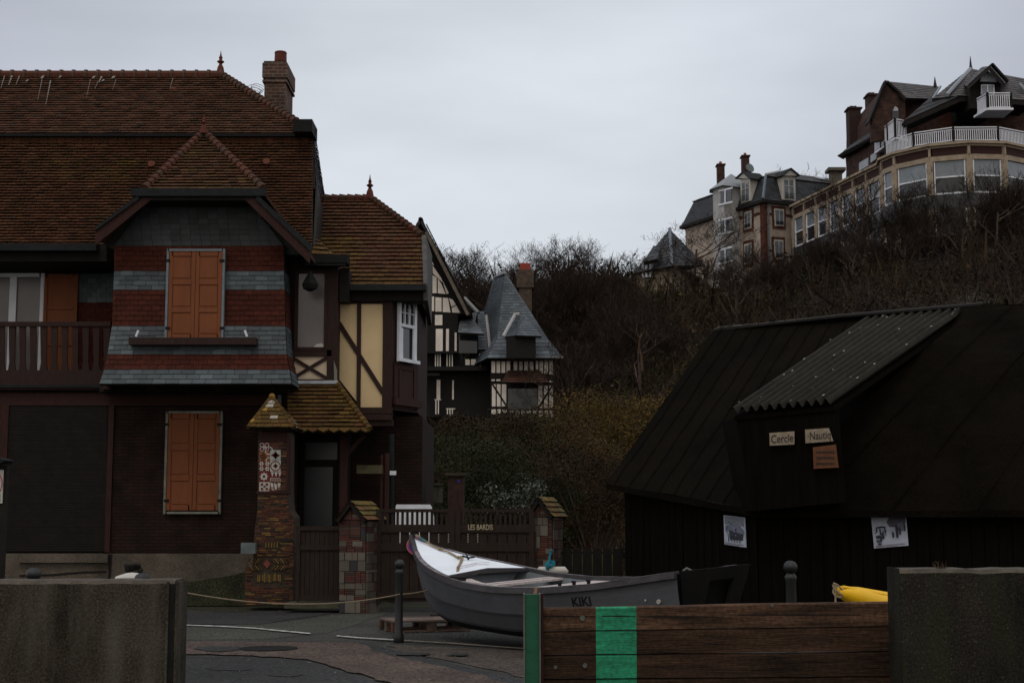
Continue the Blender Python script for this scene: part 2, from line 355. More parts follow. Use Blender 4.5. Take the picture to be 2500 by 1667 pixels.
for i in range(520):
    p = Gd(rr.uniform(440, 1290), 1490+180*rr.random()**1.3) if i < 300 else Gd(rr.gauss(1090, 110), rr.gauss(1553, 9)); s_ = rr.uniform(.004, .016)
    m.obox((p.x, p.y, .02+s_*.3), (rr.random(), rr.random(), .1), (rr.uniform(-1, 1), 1, 0), (0, 0, 1), s_*1.6, s_, s_*.6, (rr.uniform(.04, .22),)*3)
one(m, 'gravel', M['tint'], None, None, kind='stuff')

# ------------------------------------------------------------------ villa
VY = 29.0
villa = thing('brick_villa', (-7, 31, 0), 'dark brick and timber villa with brown tiled roofs and orange shutters', 'house')
GF = Pl((-20, VY), (0, VY))               # ground floor front
UP = Pl((-20, 30.0), (0, 30.0))           # recessed upper wall behind the balcony
BF = Pl((-20, 28.2), (0, 28.2))           # bay front
m = MB()
xr = P(716, 1200, VY).x
m.box((-15.5, VY, Zp(1348, VY)), (xr, 35.5, Zp(938, VY)))
m.box((-15.5, 30.0, Zp(938, VY)+.001), (xr-.35, 35.5, Zp(598, 28.7)))
m.box((xr-.34, 29.5, Zp(938, VY)), (xr+.3, 34.5, Zp(602, 28.7)))
m.build('wall', M['villabrick'], villa)
m = MB(); m.box((-15.5, VY-.06, -.1), (xr-.02, 35.4, Zp(1350, VY)-.003)); m.build('plinth', M['plinth'], villa)
m = MB(); GF.rect(m, 50, 1352, 268, 1372, .16, .2); m.build('plinth_ledge', M['plinth'], villa)
m = MB(); GF.poly(m, [(268, 1352), (276, 1352), (273, 1400), (264, 1440), (262, 1440), (267, 1400)], .08, .05)
GF.poly(m, [(50, 1402), (130, 1400), (200, 1394), (262, 1392), (262, 1397), (200, 1399), (130, 1405), (50, 1407)], .07, .05); m.build('crack', M['dark'], villa)
# roller shutter and posts at ground floor left
m = MB()
for i in range(60):
    y = 992+i*5.9; GF.rect(m, 18, y, 262, y+4.6, .03+.004*(i % 2), .04)
GF.rect(m, 18, 990, 262, 1347, .015, .02); m.build('roller_shutter', M['dark'], villa)
m = MB(); GF.rect(m, -200, 960, 716, 990, .05, .06); GF.rect(m, 262, 990, 275, 1348, .06, .07); GF.rect(m, -4, 990, 17, 1348, .06, .07); m.build('timber_frame', M['redtimber'], villa)

def shutter_window(pl, x0, y0, x1, y1, fw, fm, sill, out=.03):
    f = MB(); frame(f, pl, x0, y0, x1, y1, fw, out+.06, .1)
    fo = f.build('window', fm, villa)
    xm = (x0+x1)/2
    for a, b in ((x0+fw+1, xm-.6), (xm+.6, x1-fw-1)):
        s_ = MB(); Y0, Y1 = y0+fw, y1-fw*sill
        pl.rect(s_, a, Y0, b, Y1, out+.02, .03)
        h = (Y1-Y0); W_ = b-a
        for k in range(3):                 # rails & stiles proud of recessed panels
            pass
        st = W_*.14
        pl.rect(s_, a, Y0, a+st, Y1, out+.045, .024); pl.rect(s_, b-st, Y0, b, Y1, out+.045, .024)
        for (c, d) in ((0, .055), (.315, .38), (.635, .695), (.945, 1)):
            pl.rect(s_, a+st, Y0+h*c, b-st, Y0+h*d, out+.045, .024)
        so_ = s_.build('shutter', M['orange'], fo)
        g_ = MB()
        for (c, d) in ((.055, .315), (.38, .635), (.695, .945)):   # raised field of every panel
            pl.rect(g_, a+st+2.2, Y0+h*c+2.6, b-st-2.2, Y0+h*d-2.6, out+.036, .014)
        g_.build('shutter_panel', M['orange'], fo)
    hg = MB()
    for yy in (y0+(y1-y0)*.13, y0+(y1-y0)*.87):
        pl.rect(hg, x0-1, yy-3, x0+fw+5, yy+3, out+.07, .02); pl.rect(hg, x1-fw-5, yy-3, x1+1, yy+3, out+.07, .02)
    hg.build('hinge', M['black'], fo)
    return fo
shutter_window(GF, 404, 1004, 543, 1254, 5.5, M['creamtrim'], 1.6)

# recess under the bay and joist ends
m = MB(); GF.rect(m, 262, 938, 716, 962, .55, .56); m.build('floor_beam', M['dark'], villa)
for x in (284, 392, 552, 672):
    m = MB(); GF.rect(m, x-11, 942, x+11, 958, .72, .2); m.build('joist_end', M['redtimber'], villa)
# bay: shingle courses, flared skirt, red / slate bands
bayrows = [(600, 661, 5, 'r'), (661, 707, 4, 's'), (707, 795, 7, 'r'), (795, 865, 6, 's'), (865, 902, 3, 'r'), (902, 937, 3, 's')]
def bay_lr(y):                             # left px, right px, Y of the front at this height
    k = [(600, 279, 693, 28.2), (661, 279, 693, 28.2), (707, 277, 695, 28.2), (795, 274, 697, 28.15), (865, 263, 700, 28.03), (902, 255, 706, 27.93), (937, 243, 712, 27.75)]
    for a, b in zip(k, k[1:]):
        if y <= b[0]: t = (y-a[0])/(b[0]-a[0]); return [lerp(a[i], b[i], t) for i in (1, 2, 3)]
    return k[-1][1:]
def redsh(p): v = rt.uniform(.8, 1.2); return (.072*v, .0165*v, .009*v)
def slsh(p): return slatecol(p, (.095, .118, .13))
red, slt = MB(), MB()
for y0, y1, n, kind in bayrows:
    a, b = bay_lr(y1), bay_lr(y0)
    bl, br, tr_, tl = P(a[0], y1, a[2]), P(a[1], y1, a[2]), P(b[1], y0, b[2]), P(b[0], y0, b[2])
    mb = red if kind == 'r' else slt
    courses(mb, bl, br, tr_, tl, n, .25 if kind == 's' else .17, .02, redsh if kind == 'r' else slsh, deck=.05)
    rb = Vector((br.x-.02, 29.6, br.z)); rtp = Vector((tr_.x-.02, 29.6, tr_.z))
    courses(mb, br, rb, rtp, tr_, n, .19, .016, redsh if kind == 'r' else slsh, deck=.02)
    lb = Vector((bl.x+.02, 29.9, bl.z)); lt = Vector((tl.x+.02, 29.9, tl.z)); mb.prism([bl, lb, lt, tl], (.03, 0, 0), (.05, .03, .02))
red.build('red_tile_band', M['tile'], villa); slt.build('slate_band', M['slate'], villa)
m = MB()
a, b = bay_lr(937), bay_lr(600)
m.prism([P(bay_lr(y)[0]+4, y, bay_lr(y)[2]+.07) for y in (937, 902, 865, 795, 600)]+[P(bay_lr(y)[1]-4, y, bay_lr(y)[2]+.07) for y in (600, 795, 865, 902, 937)], (0, 1.7, 0))
m.build('bay_wall', M['dark'], villa)
shutter_window(BF, 409, 611, 551, 832, 5.5, M['bluegrey'], .4, .10)
m = MB(); BF.rect(m, 325, 829, 632, 846, .34, .28); m.build('window_box', M['timber'], villa)
for x, s_ in ((345, -1), (606, 1)):
    m = MB(); BF.bar(m, (x-2*s_, 811), (x+4*s_, 826), 5, .3, .03); m.build('shutter_catch', M['white'], villa)
# gable wall above the bay with slate courses, the shade put into their colour
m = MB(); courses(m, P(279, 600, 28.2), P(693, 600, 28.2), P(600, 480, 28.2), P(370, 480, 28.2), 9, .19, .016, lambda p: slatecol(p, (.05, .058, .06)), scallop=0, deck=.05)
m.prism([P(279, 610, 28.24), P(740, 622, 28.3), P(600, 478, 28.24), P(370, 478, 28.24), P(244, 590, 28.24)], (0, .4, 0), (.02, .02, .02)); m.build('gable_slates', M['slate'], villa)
# half-hip roof of the bay
ap = P(497, 327, 29.9); gl, gr = P(352, 464, 27.6), P(643, 464, 27.6)
ll, lr = P(238, 575, 27.6), P(758, 620, 27.6)
m = MB(); courses(m, gl, gr, ap+Vector((.03, 0, 0)), ap-Vector((.03, 0, 0)), 20, .17, .045, tilecol, moss=.62)
for (g_, l_, sx) in ((gl, ll, -1), (gr, lr, 1)):
    bk = Vector((l_.x, 29.3, l_.z)); 
    m.prism([g_, l_, bk, ap+Vector((0, .2, 0))], (0, 0, -.07), (.05, .025, .015))
m.build('bay_roof', M['tile'], villa)
m = MB()
for g_ in (gl, gr): caps(m, g_+Vector((0, 0, .03)), ap+Vector((0, 0, .05)), 15, .075)
m.build('hip_tiles', M['tile'], villa)
finial('finial', P(497, 326, 29.45), P(497, 277, 29.45).z-P(497, 326, 29.45).z, villa)
G = Pl((-20, 27.62), (0, 27.62))
m = MB(); G.rect(m, 322, 462, 648, 481, .1, .24); 
G.poly(m, [(339, 478), (234, 558), (234, 566), (342, 488)], .08, .12); G.poly(m, [(630, 478), (760, 598), (760, 616), (626, 490)], .08, .2)
m.build('gutter', M['gutter'], villa)
m = MB(); G.poly(m, [(339, 487), (234, 566), (234, 600), (374, 485)], .04, .06); m.build('bargeboard', M['redtimber'], villa)
m = MB(); G.poly(m, [(596, 486), (628, 486), (758, 612), (756, 643)], .04, .06); m.build('bargeboard', M['redtimber'], villa)
m = MB(); G.rect(m, 345, 481, 640, 490, .03, .6); m.build('soffit', M['dark'], villa)
# main roof
zb, zm, zr = Zp(600, 28.7), Zp(333, 29.9), Zp(187, 33.0)
L = -13.2
XR = P(765, 333, 29.9).x; xrb = P(763, 600, 28.7).x; xrr = P(540, 187, 33).x
m = MB()
courses(m, (L, 28.7, zb), (xrb, 28.7, zb), (XR, 29.9, zm), (L, 29.9, zm), 39, .17, .055, tilecol, moss=.42)
m.build('lower_roof', M['tile'], villa)
m = MB()
courses(m, (L, 29.78, zm+.02), (XR+.02, 29.78, zm+.02), (xrr, 33, zr), (L, 33, zr), 26, .17, .040, tilecol, moss=.3)
hb = P(789, 480, 36.0); hb = Vector((XR-.55, 36.2, zm-.1))
courses(m, (XR+.02, 29.78, zm+.02), hb, (xrr, 33.05, zr), (xrr, 33, zr), 20, .2, .045, tilecol, moss=.3)
m.prism([(L, 33, zr), (xrr, 33, zr), hb, (L, 36.2, zm)], (0, 0, -.08), (.05, .02, .01))
m.build('upper_roof', M['tile'], villa)
m = MB()    # right flank, a curved slate slope down to the extension
c1 = Vector((XR, 29.9, zm)); c2 = Vector((XR-.5, 36, zm-.1)); d1 = Vector((XR+.12, 29.5, zm-1.2)); d2 = Vector((XR-.25, 35.5, zm-1.5)); e1 = Vector((xrb, 28.75, zb)); e2 = Vector((XR-.2, 35, zb))
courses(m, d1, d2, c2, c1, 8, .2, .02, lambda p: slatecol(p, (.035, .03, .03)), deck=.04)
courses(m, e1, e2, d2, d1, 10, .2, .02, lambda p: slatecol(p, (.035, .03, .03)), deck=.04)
m.prism([Vector((XR-.35, 29.95, zm-.12)), Vector((xrb-.3, 28.95, zb-.1)), Vector((xrb-.3, 34.8, zb-.1)), Vector((XR-.8, 35.8, zm-.3))], (-.1, 0, 0), (.02, .015, .012)); m.prism([Vector((XR-.05, 29.95, zm-.06)), Vector((xrb-.02, 28.85, zb)), Vector((xrb-.02, 30.6, zb)), Vector((XR-.05, 30.6, zm-.06))], (-.2, 0, 0), (.02, .015, .012))
m.build('side_slope', M['slate'], villa)
m = MB(); R0 = random.Random(4)          # scalloped apron under the break line
x = L
while x < XR-.1:
    c = tilecol((x, 29.8, zm), .1); m.prism([(x, 29.80, zm-.05), (x, 29.80, zm-.17), (x+.085, 29.78, zm-.23), (x+.17, 29.80, zm-.17), (x+.17, 29.80, zm-.05)], (0, .02, 0), c); x += .18
m.build('scalloped_apron', M['tile'], villa)
m = MB(); m.box((L, 29.70, zm-.05), (XR+.05, 29.82, zm+.01)); m.box((P(722, 320, 29.7).x, 29.3, zm-.06), (P(765, 320, 29.5).x, 30.1, zm+.2)); m.build('flashing', M['black'], villa)
m = MB(); m.tube([(L, 33, zr+.02), (xrr, 33, zr+.02)], .115, 10, (.10, .035, .02)); caps(m, (XR, 29.8, zm+.06), (xrr, 33, zr+.04), 24, .085); m.build('ridge_tiles', M['tile'], villa)
m = MB(); sp = (zr-Zp(187, 33))
for i in range(24):
    x = lerp(L, xrr, i/23); m.tube([(x-.03, 33, zr+.02), (x+.03, 33, zr+.02)], .142, 8, (.10, .06, .045))
m.build('ridge_collar', M['tile'], villa)
finial('finial', (xrr-.02, 33, zr+.03), P(536, 127, 33).z-zr, villa)
m = MB(); m.box((L, 28.45, zb-.14), (P(240, 600, 28.6).x, 28.68, zb-.0)); m.build('gutter', M['gutter'], villa)
m = MB(); m.box((L, 28.66, zb-.32), (P(262, 620, 28.7).x, 30.0, zb-.0)); m.build('soffit', M['dark'], villa)
m = MB()     # white bird droppings running down from the ridge
for x, y0, y1, ww in ((12, 196, 230, 2), (30, 195, 222, 3), (48, 196, 220, 2), (107, 195, 206, 4), (104, 206, 262, 1.4), (125, 208, 272, 2.2), (150, 195, 202, 3), (232, 196, 204, 4), (249, 197, 214, 3.5), (240, 212, 232, 1.2), (222, 205, 255, 1), (280, 196, 204, 5), (255, 205, 212, 3), (284, 206, 235, 1), (423, 202, 232, 1.3), (70, 206, 212, 3)):
    t0 = (333-y0)/(333-187.); t1 = (333-y1)/(333-187.)
    p = lambda x, t: Vector((P(x, y0, 30+3*t).x, 29.78+3.22*t, zm+.02+(zr-zm)*t))+Vector((0, -.03, .05))
    a, b = p(x, t0), p(x-6, t1); n_ = max(1, int((y1-y0)/5.6))
    for k in range(n_):
        f0, f1 = k/n_, (k+.62)/n_; wv = Vector((ww*.006*(1-.7*f0), 0, 0)); m.prism([lerp(a, b, f1)-wv, lerp(a, b, f1)+wv, lerp(a, b, f0)+wv, lerp(a, b, f0)-wv], (0, .006, .009))
tag(m.build('bird_droppings', mat('chalky_streak', (.22, .2, .18), .9, 30, .5, 0), villa), None, None, None, 'stuff')
for x, y in ((424, 222), (372, 402), (652, 396)):
    t = (333-y)/(333-187.) if y < 333 else 0
    q = Vector((P(x, y, 29.78+3.22*t).x, 29.78+3.22*t, Zp(y, 29.78+3.22*t))) if y < 333 else P(x, y, 29.58)
    m = MB(); m.tube([q+Vector((0, .25, -.1)), q+Vector((0, -.1, 0))], [.1, .075], 8, (.14, .05, .03)); m.build('vent_tile', M['tile'], villa)
# chimney of the villa
m = MB(); cx0, cx1 = P(643, 230, 34.4).x, P(696, 230, 34.4).x
cx0 += .02
def cb(y0, y1, g): m.box((cx0-g, 34.4-g, Zp(y1, 34.4)), (cx1+g, 35.6+g, Zp(y0, 34.4)))
cb(182, 300, 0); cb(155, 190, .05); cb(150, 155, .02)
cb(196, 202, .045)
ch = m.build('chimney', M['chimbrick'], villa)
m = MB(); m.lathe(((cx0+cx1)/2+.03, 35.0, Zp(152, 35)), [(.15, 0), (.145, .2), (.155, .22), (.14, .25), (.1, .25)], 14); m.build('chimney_pot', M['clay'], ch)
m = MB(); rr = random.Random(3)
for i in range(5):
    c = P(627+rr.uniform(-10, 12), 224+rr.uniform(-8, 8), 34.2)
    m.tube([c+Vector((math.cos(a*.55)*.13*(1+i*.1), .1*math.sin(a), math.sin(a*.55)*.12)) for a in range(12)], .006, 4)
wire = m.build('wire_coil', M['black'], villa)
# lead streak by chimney
m = MB(); m.prism([P(641, 244, 33.2), P(652, 246, 33.2), P(668, 262, 33.2), P(662, 263, 33.2)], (0, .3, 0)); m.build('flashing', M['lead'], villa)
# balcony on the left
BY = 28.9; BB = Pl((-20, BY), (0, BY))
m = MB(); BB.rect(m, -130, 914, 262, 952, .06, 1.1); m.build('balcony_floor', M['timber'], villa)
m = MB(); BB.rect(m, -130, 940, 262, 947, .10, .04); m.build('balcony_trim', M['gutter'], villa)
m = MB(); BB.rect(m, -130, 786, 272, 797, .06, .1); BB.rect(m, -130, 904, 262, 914, .05, .08); ro = m.build('railing', M['timber'], villa)
for i in range(16):
    x = -124+i*25.7; m = MB(); BB.poly(m, [(x-8, 797), (x+8, 797), (x+6.5, 885), (x+9.5, 904), (x-9.5, 904), (x-6.5, 885)], .03, .04); m.build('baluster', M['timber'], ro)
m = MB(); frame(m, UP, -70, 668, 106, 925, 9, .05, .06); UP.rect(m, 22, 677, 39, 916, .06, .05); bw = m.build('balcony_window', M['white'], villa)
m = MB(); UP.rect(m, -60, 678, 21, 915, .01, .02); UP.rect(m, 40, 678, 97, 915, .01, .02); m.build('pane', M['curtain'], bw)
m = MB(); UP.rect(m, 108, 671, 190, 925, .08, .04); sh = m.build('shutter', M['orange'], villa)
m = MB()
for a, b in ((108, 116), (182, 190)): UP.rect(m, a, 671, b, 925, .105, .022)
for a, b in ((671, 680), (750, 757), (838, 845), (915, 925)): UP.rect(m, 116, a, 182, b, .105, .022)
m.build('shutter_rail', M['orange'], sh)
m = MB(); courses(m, P(192, 738, 29.97), P(280, 738, 29.97), P(280, 668, 29.97), P(192, 668, 29.97), 6, .19, .016, slsh, deck=.01); m.build('slate_band', M['slate'], villa)
m = MB(); courses(m, P(192, 920, 29.97), P(280, 920, 29.97), P(280, 738, 29.97), P(192, 738, 29.97), 14, .17, .016, redsh, deck=.01); m.build('red_tile_band', M['tile'], villa)

# ------------------------------------------------------------------ extension on the right of the villa
EX = Pl((-20, 29.4), (0, 29.4)); EB = Pl((-20, 28.9), (0, 28.9))
m = MB(); m.box((xr, 29.45, Zp(1010, 29.4)), (P(958, 850, 29.4).x, 33.5, Zp(700, 29.2)))
qa, qb = P(958, 850, 29.4), P(1021, 850, 30.3)
m.prism([(qa.x, 29.4, Zp(1000, 29.4)), (qb.x, 30.3, Zp(1000, 29.4)), (qb.x, 33.5, Zp(1000, 29.4)), (qa.x, 33.5, Zp(1000, 29.4))], (0, 0, Zp(700, 29.2)-Zp(1000, 29.4)))
m.build('extension_wall', M['timber'], villa)
m = MB(); m.box((xr, 30.0, -.1), (P(1030, 1200, 30).x, 34.5, Zp(1010, 29.4)-.003)); m.build('extension_base', M['villabrick'], villa)
CW = Pl((qa.x, 29.4), (qb.x, 30.3))
m = MB(); EX.poly(m, [(828, 743), (935, 743), (935, 997), (884, 997), (828, 925)], .06, .04); m.build('rendered_panel', M['cream'], villa)
m = MB(); T = lambda p0, p1, w_: EX.bar(m, p0, p1, w_, .10, .05)
T((878, 738), (876, 1000), 10); T((829, 790), (936, 960), 11); EX.rect(m, 935, 735, 958, 1010, .11, .1); EX.rect(m, 880, 995, 958, 1010, .12, .1); EX.rect(m, 820, 700, 958, 743, .09, .1); EX.rect(m, 816, 740, 829, 870, .1, .1)
m.build('timber_brace', M['timber'], villa)
m = MB(); EX.rect(m, 884, 1012, 958, 1026, .16, .2); EX.rect(m, 884, 1026, 960, 1040, .1, .2); m.build('moulding', M['timber'], villa)
# canted white window
m = MB(); frame(m, CW, 966, 735, 1009, 883, 5, .09, .06); CW.rect(m, 971, 793, 1004, 801, .1, .05)
for x in (981, 992): CW.rect(m, x-1, 740, x+1, 793, .085, .03)
CW.rect(m, 971, 765, 1004, 767, .085, .03); CW.rect(m, 971, 801, 975, 878, .09, .03); CW.rect(m, 1000, 801, 1004, 878, .09, .03); CW.rect(m, 962, 878, 1012, 886, .14, .06)
ww_ = m.build('window', M['white'], villa)
m = MB(); CW.rect(m, 970, 740, 1005, 880, .04, .02); m.build('pane', M['glass'], ww_)
m = MB(); CW.rect(m, 960, 890, 1018, 998, .03, .04); frame(m, CW, 970, 900, 1010, 975, 4, .05, .03); CW.rect(m, 956, 975, 1022, 992, .1, .1); m.build('lower_panel', M['redtimber'], villa)
# bay with net curtained window and X brace
bxl, bxr = P(706, 800, 28.9).x, P(824, 800, 28.9).x
m = MB(); m.box((bxl, 28.95, Zp(938, 28.9)), (bxr, 29.44, Zp(632, 28.9))); m.build('small_bay_wall', M['timber'], villa)
m = MB(); frame(m, EB, 720, 660, 800, 856, 8, .06, .08); wn = m.build('window', M['timber'], villa)
m = MB(); EB.rect(m, 727, 668, 793, 849, .01, .03); m.build('pane', M['curtain'], wn)
m = MB(); EB.poly(m, [(765, 849), (772, 841), (785, 838), (794, 842), (794, 849)], .03, .02); m.build('curtain_end', M['offwhite'], wn)
m = MB(); EB.rect(m, 712, 870, 800, 926, .0, .03); m.build('rendered_panel', mat('pale_cream_render', (.62, .5, .36), .95, 2, .1, .4, 60), villa)
m = MB(); EB.bar(m, (714, 873), (799, 924), 8, .04, .05); EB.bar(m, (714, 924), (799, 873), 8, .035, .045); EB.rect(m, 705, 855, 810, 870, .05, .1); EB.rect(m, 700, 926, 826, 937, .06, .2); EB.rect(m, 800, 640, 824, 930, .05, .1); m.build('timber_brace', M['timber'], villa)
m = MB(); EB.poly(m, [(816, 880), (824, 905), (824, 934), (817, 934)], .08, .02); m.build('corner_strip', M['creamtrim'], villa)
m = MB(); EB.rect(m, 700, 930, 826, 938, .12, .3); m.build('lead_apron', M['lead'], villa)
# little roof and gutter over the small bay
m = MB(); courses(m, P(755, 634, 28.5), P(828, 634, 28.5), P(762, 575, 29.1), P(752, 560, 29.2), 6, .17, .045, tilecol, moss=.75); m.build('small_bay_roof', M['tile'], villa)
m = MB(); EB.rect(m, 752, 632, 855, 652, .5, .5); m.build('gutter', M['black'], villa)
m = MB(); m.box((P(828, 660, 28.9).x, 28.95, Zp(735, 28.9)), (P(852, 660, 28.9).x, 29.4, Zp(655, 28.9))); m.build('beam_end', M['dark'], villa)
m = MB(); EB.rect(m, 752, 653, 850, 658, .48, .1); m.build('fascia', M['gutter'], villa)
# main roof of the extension
ey, ry, ky = 29.2, 31.6, 30.5; ze, zr2 = Zp(698, ey), Zp(487, ry)
tk = (ky-ey)/(ry-ey); zk = lerp(ze, zr2, tk)
xl = P(745, 600, 30).x; xe = P(1034, 698, ey).x; xk = P(1029, 585, ky).x; xq = P(905, 487, ry).x
m = MB(); courses(m, (xl, ey, ze), (xe, ey, ze), (xk, ky, zk), (xl, ky, zk), 12, .17, .045, tilecol, moss=.66)
courses(m, (xl, ky, zk), (xk, ky, zk), (xq, ry, zr2), (xl, ry, zr2), 11, .17, .045, tilecol, moss=.5)
courses(m, (xk, ky, zk), (xk+.02, 33.0, zk), (xq, ry+.05, zr2), (xq, ry, zr2), 10, .17, .045, tilecol, moss=.5)
m.prism([(xl, ry, zr2), (xq, ry, zr2), (xk, 33.0, zk), (xl, 34, zk)], (0, 0, -.05), (.03, .02, .01))
m.build('extension_roof', M['tile'], villa)
m = MB(); caps(m, (xl, ry, zr2+.02), (xq, ry, zr2+.02), 7, .09); caps(m, (xk, ky, zk+.04), (xq, ry, zr2+.03), 13, .075); m.build('ridge_tiles', M['tile'], villa)
finial('finial', (xq-.02, ry, zr2+.02), P(905, 428, ry).z-zr2, villa)
m = MB(); m.box((P(850, 700, 29).x, 28.98, ze-.12), (xe+.06, 29.2, ze-.0)); m.build('gutter', M['gutter'], villa)
m = MB(); m.box((P(850, 700, 29).x, 29.2, ze-.3), (xe, 29.7, ze-.1)); m.build('soffit', M['dark'], villa)
m = MB(); m.prism([(xe, ey-.05, ze-.3), (xe, ey-.05, ze+.05), (xk, ky, zk+.05), (xk, 33.0, zk+.05), (xk, 33.0, ze-.3)], (.09, 0, 0)); m.build('bargeboard', mat('weathered_board', (.09, .085, .08), .9, 6, .4, .3), villa)
# tiled porch roof with scalloped eave
m = MB(); courses(m, P(702, 1052, 27.9), P(905, 1052, 27.9), P(822, 938, 28.85), P(702, 938, 28.85), 12, .2, .045, tilecol, moss=.78, scallop=1)
courses(m, P(905, 1052, 27.9), P(903, 1052, 29.4), P(823, 938, 29.3), P(822, 938, 28.85), 12, .2, .045, tilecol, moss=.78)
m.build('porch_roof', M['tile'], villa)
m = MB(); caps(m, P(903, 1050, 27.9)+Vector((0, 0, .02)), P(822, 938, 28.85)+Vector((0, 0, .03)), 12, .055, lambda p: tilecol(p, .8)); m.build('hip_tiles', M['tile'], villa)
# entrance under the porch
ER = Pl((-20, 29.6), (0, 29.6)); 
m = MB(); m.box((xr, 29.62, -.1), (P(850, 1200, 29.6).x, 30.0, Zp(1010, 29.4)-.01)); m.build('entrance_wall', M['dark'], villa)
m = MB(); frame(m, ER, 730, 1068, 836, 1480, 12, .04, .08); ER.rect(m, 742, 1290, 824, 1470, .02, .04); dr = m.build('door', M['dark'], villa)
m = MB(); ER.rect(m, 742, 1140, 812, 1285, .02, .02); ER.rect(m, 742, 1080, 824, 1122, .02, .02); m.build('door_glass', M['door'], dr)
PP = Pl((-20, 28.4), (0, 28.4))
m = MB(); PP.rect(m, 828, 1060, 846, 1480, .0, .14); PP.bar(m, (845, 1110), (888, 1062), 9, -.02, .08); m.build('porch_post', M['redtimber'], villa)
for x0, x1, y0, mt in ((925, 931, 1108, 'redtimber'), (936, 946, 1104, 'redtimber')):
    m = MB(); PP.rect(m, x0, y0, x1, 1272, -.3, .1); m.build('porch_board', M[mt], villa)
m = MB(); PP.rect(m, 868, 1134, 931, 1155, -.2, .3); m.build('timber_hood', mat('mossy_timber', (.1, .085, .045), .9, 6, .4, .3), villa)
m = MB(); c0, c1 = P(956, 1060, 29), P(956, 1470, 29); m.tube([c0, c1], .05, 8); m.build('downpipe', M['gutter'], villa)
m = MB(); PP.rect(m, 949, 1148, 964, 1158, -.25, .1); m.build('lamp_box', M['white'], villa)
m = MB(); m.tube([P(746, 700, 28.6), P(746, 690, 28.4), P(750, 680, 28.3)], .02, 6); m.lathe(P(757, 712, 28.3), [(.02, 0), (.13, .05), (.16, .14), (.1, .26), (.05, .34), (.02, .4)], 8); m.build('wall_lantern', M['black'], villa)
m = MB(); ER.rect(m, 702, 937, 718, 1350, -.0, .3); m.build('corner_post', M['dark'], villa)
m = MB(); GF.rect(m, 680, 965, 689, 1010, .12, .1); m.build('wall_box', M['bluegrey'], villa)
# ------------------------------------------------------------------ sea wall, slipway boards
def concmat(name, c, green):
    m = mat(name, c, .93, 2.2, .6, .8, 45, stretch=(1, 1, .6), spec=.12, speck=.5, sscale=60); t = m.node_tree; n = t.nodes; l = t.links; b = n['Principled BSDF']
    src = b.inputs['Base Color'].links[0].from_socket
    tc = n.new('ShaderNodeTexCoord'); sx = n.new('ShaderNodeSeparateXYZ'); l.new(tc.outputs['Object'], sx.inputs[0])
    ns = n.new('ShaderNodeTexNoise'); ns.inputs['Scale'].default_value = 1; ns.inputs['Detail'].default_value = 5
    mp = n.new('ShaderNodeMapping'); mp.inputs['Scale'].default_value = (6, 6, .9); l.new(tc.outputs['Object'], mp.inputs[0]); l.new(mp.outputs[0], ns.inputs[0])
    r = n.new('ShaderNodeMapRange'); r.inputs['From Min'].default_value = .47; r.inputs['From Max'].default_value = .75; l.new(ns.outputs[0], r.inputs[0])
    mx = n.new('ShaderNodeMix'); mx.data_type = 'RGBA'; l.new(src, mx.inputs[6]); mx.inputs[7].default_value = (*green, 1)
    l.new(r.outputs[0], mx.inputs[0]); 
    n3 = n.new('ShaderNodeTexNoise'); n3.inputs['Scale'].default_value = 70; n3.inputs['Detail'].default_value = 3; l.new(tc.outputs['Object'], n3.inputs[0])
    r3 = n.new('ShaderNodeMapRange'); r3.inputs['From Min'].default_value = .62; r3.inputs['From Max'].default_value = .72; l.new(n3.outputs[0], r3.inputs[0])
    m3 = n.new('ShaderNodeMix'); m3.data_type = 'RGBA'; l.new(mx.outputs[2], m3.inputs[6]); m3.inputs[7].default_value = (.12, .105, .085, 1); l.new(r3.outputs[0], m3.inputs[0])
    l.new(m3.outputs[2], b.inputs['Base Color']); return m
M['conc'] = concmat('stained_concrete', (0.055, 0.0451, 0.033), (.085, .08, .062))
M['conc2'] = concmat('dark_concrete', (0.025, 0.0215, 0.0165), (.022, .025, .012))
M['conctop'] = mat('pale_concrete_top', (0.0935, 0.077, 0.0605), .95, 8, .4, .8, 50)  # paler than the wall face, for top and chamfer
M['plank'] = mat('wet_plank', (0.09775, 0.05394, 0.0324), .8, 2.4, .6, .6, 14, stretch=(.5, 1, 6), spec=.15, dark=(.009, .006, .004), attr=True, speck=.35, sscale=30)
M['greenpaint'] = mat('green_paint', (0.0164, 0.2411, 0.1179), .7, 3, .5, .4, 30, stretch=(.6, 1, 5), speck=.3, sscale=25)
M['postgreen'] = mat('dark_green_paint', (.012, .09, .045), .5, 7, .3, .1)
M['metal'] = mat('galvanised_steel', (0.121, 0.1265, 0.11), .5, 10, .4, .1, metallic=.3)
BYW = 12.0
wl = thing('concrete_sea_wall', (-6, BYW+.2, 0), 'stained grey concrete sea wall ending left of the slipway opening', 'wall')
x0, x1 = P(-1500, 1500, BYW).x, P(424, 1540, BYW).x; zt = Zp(1419, BYW)
rr = random.Random(11)
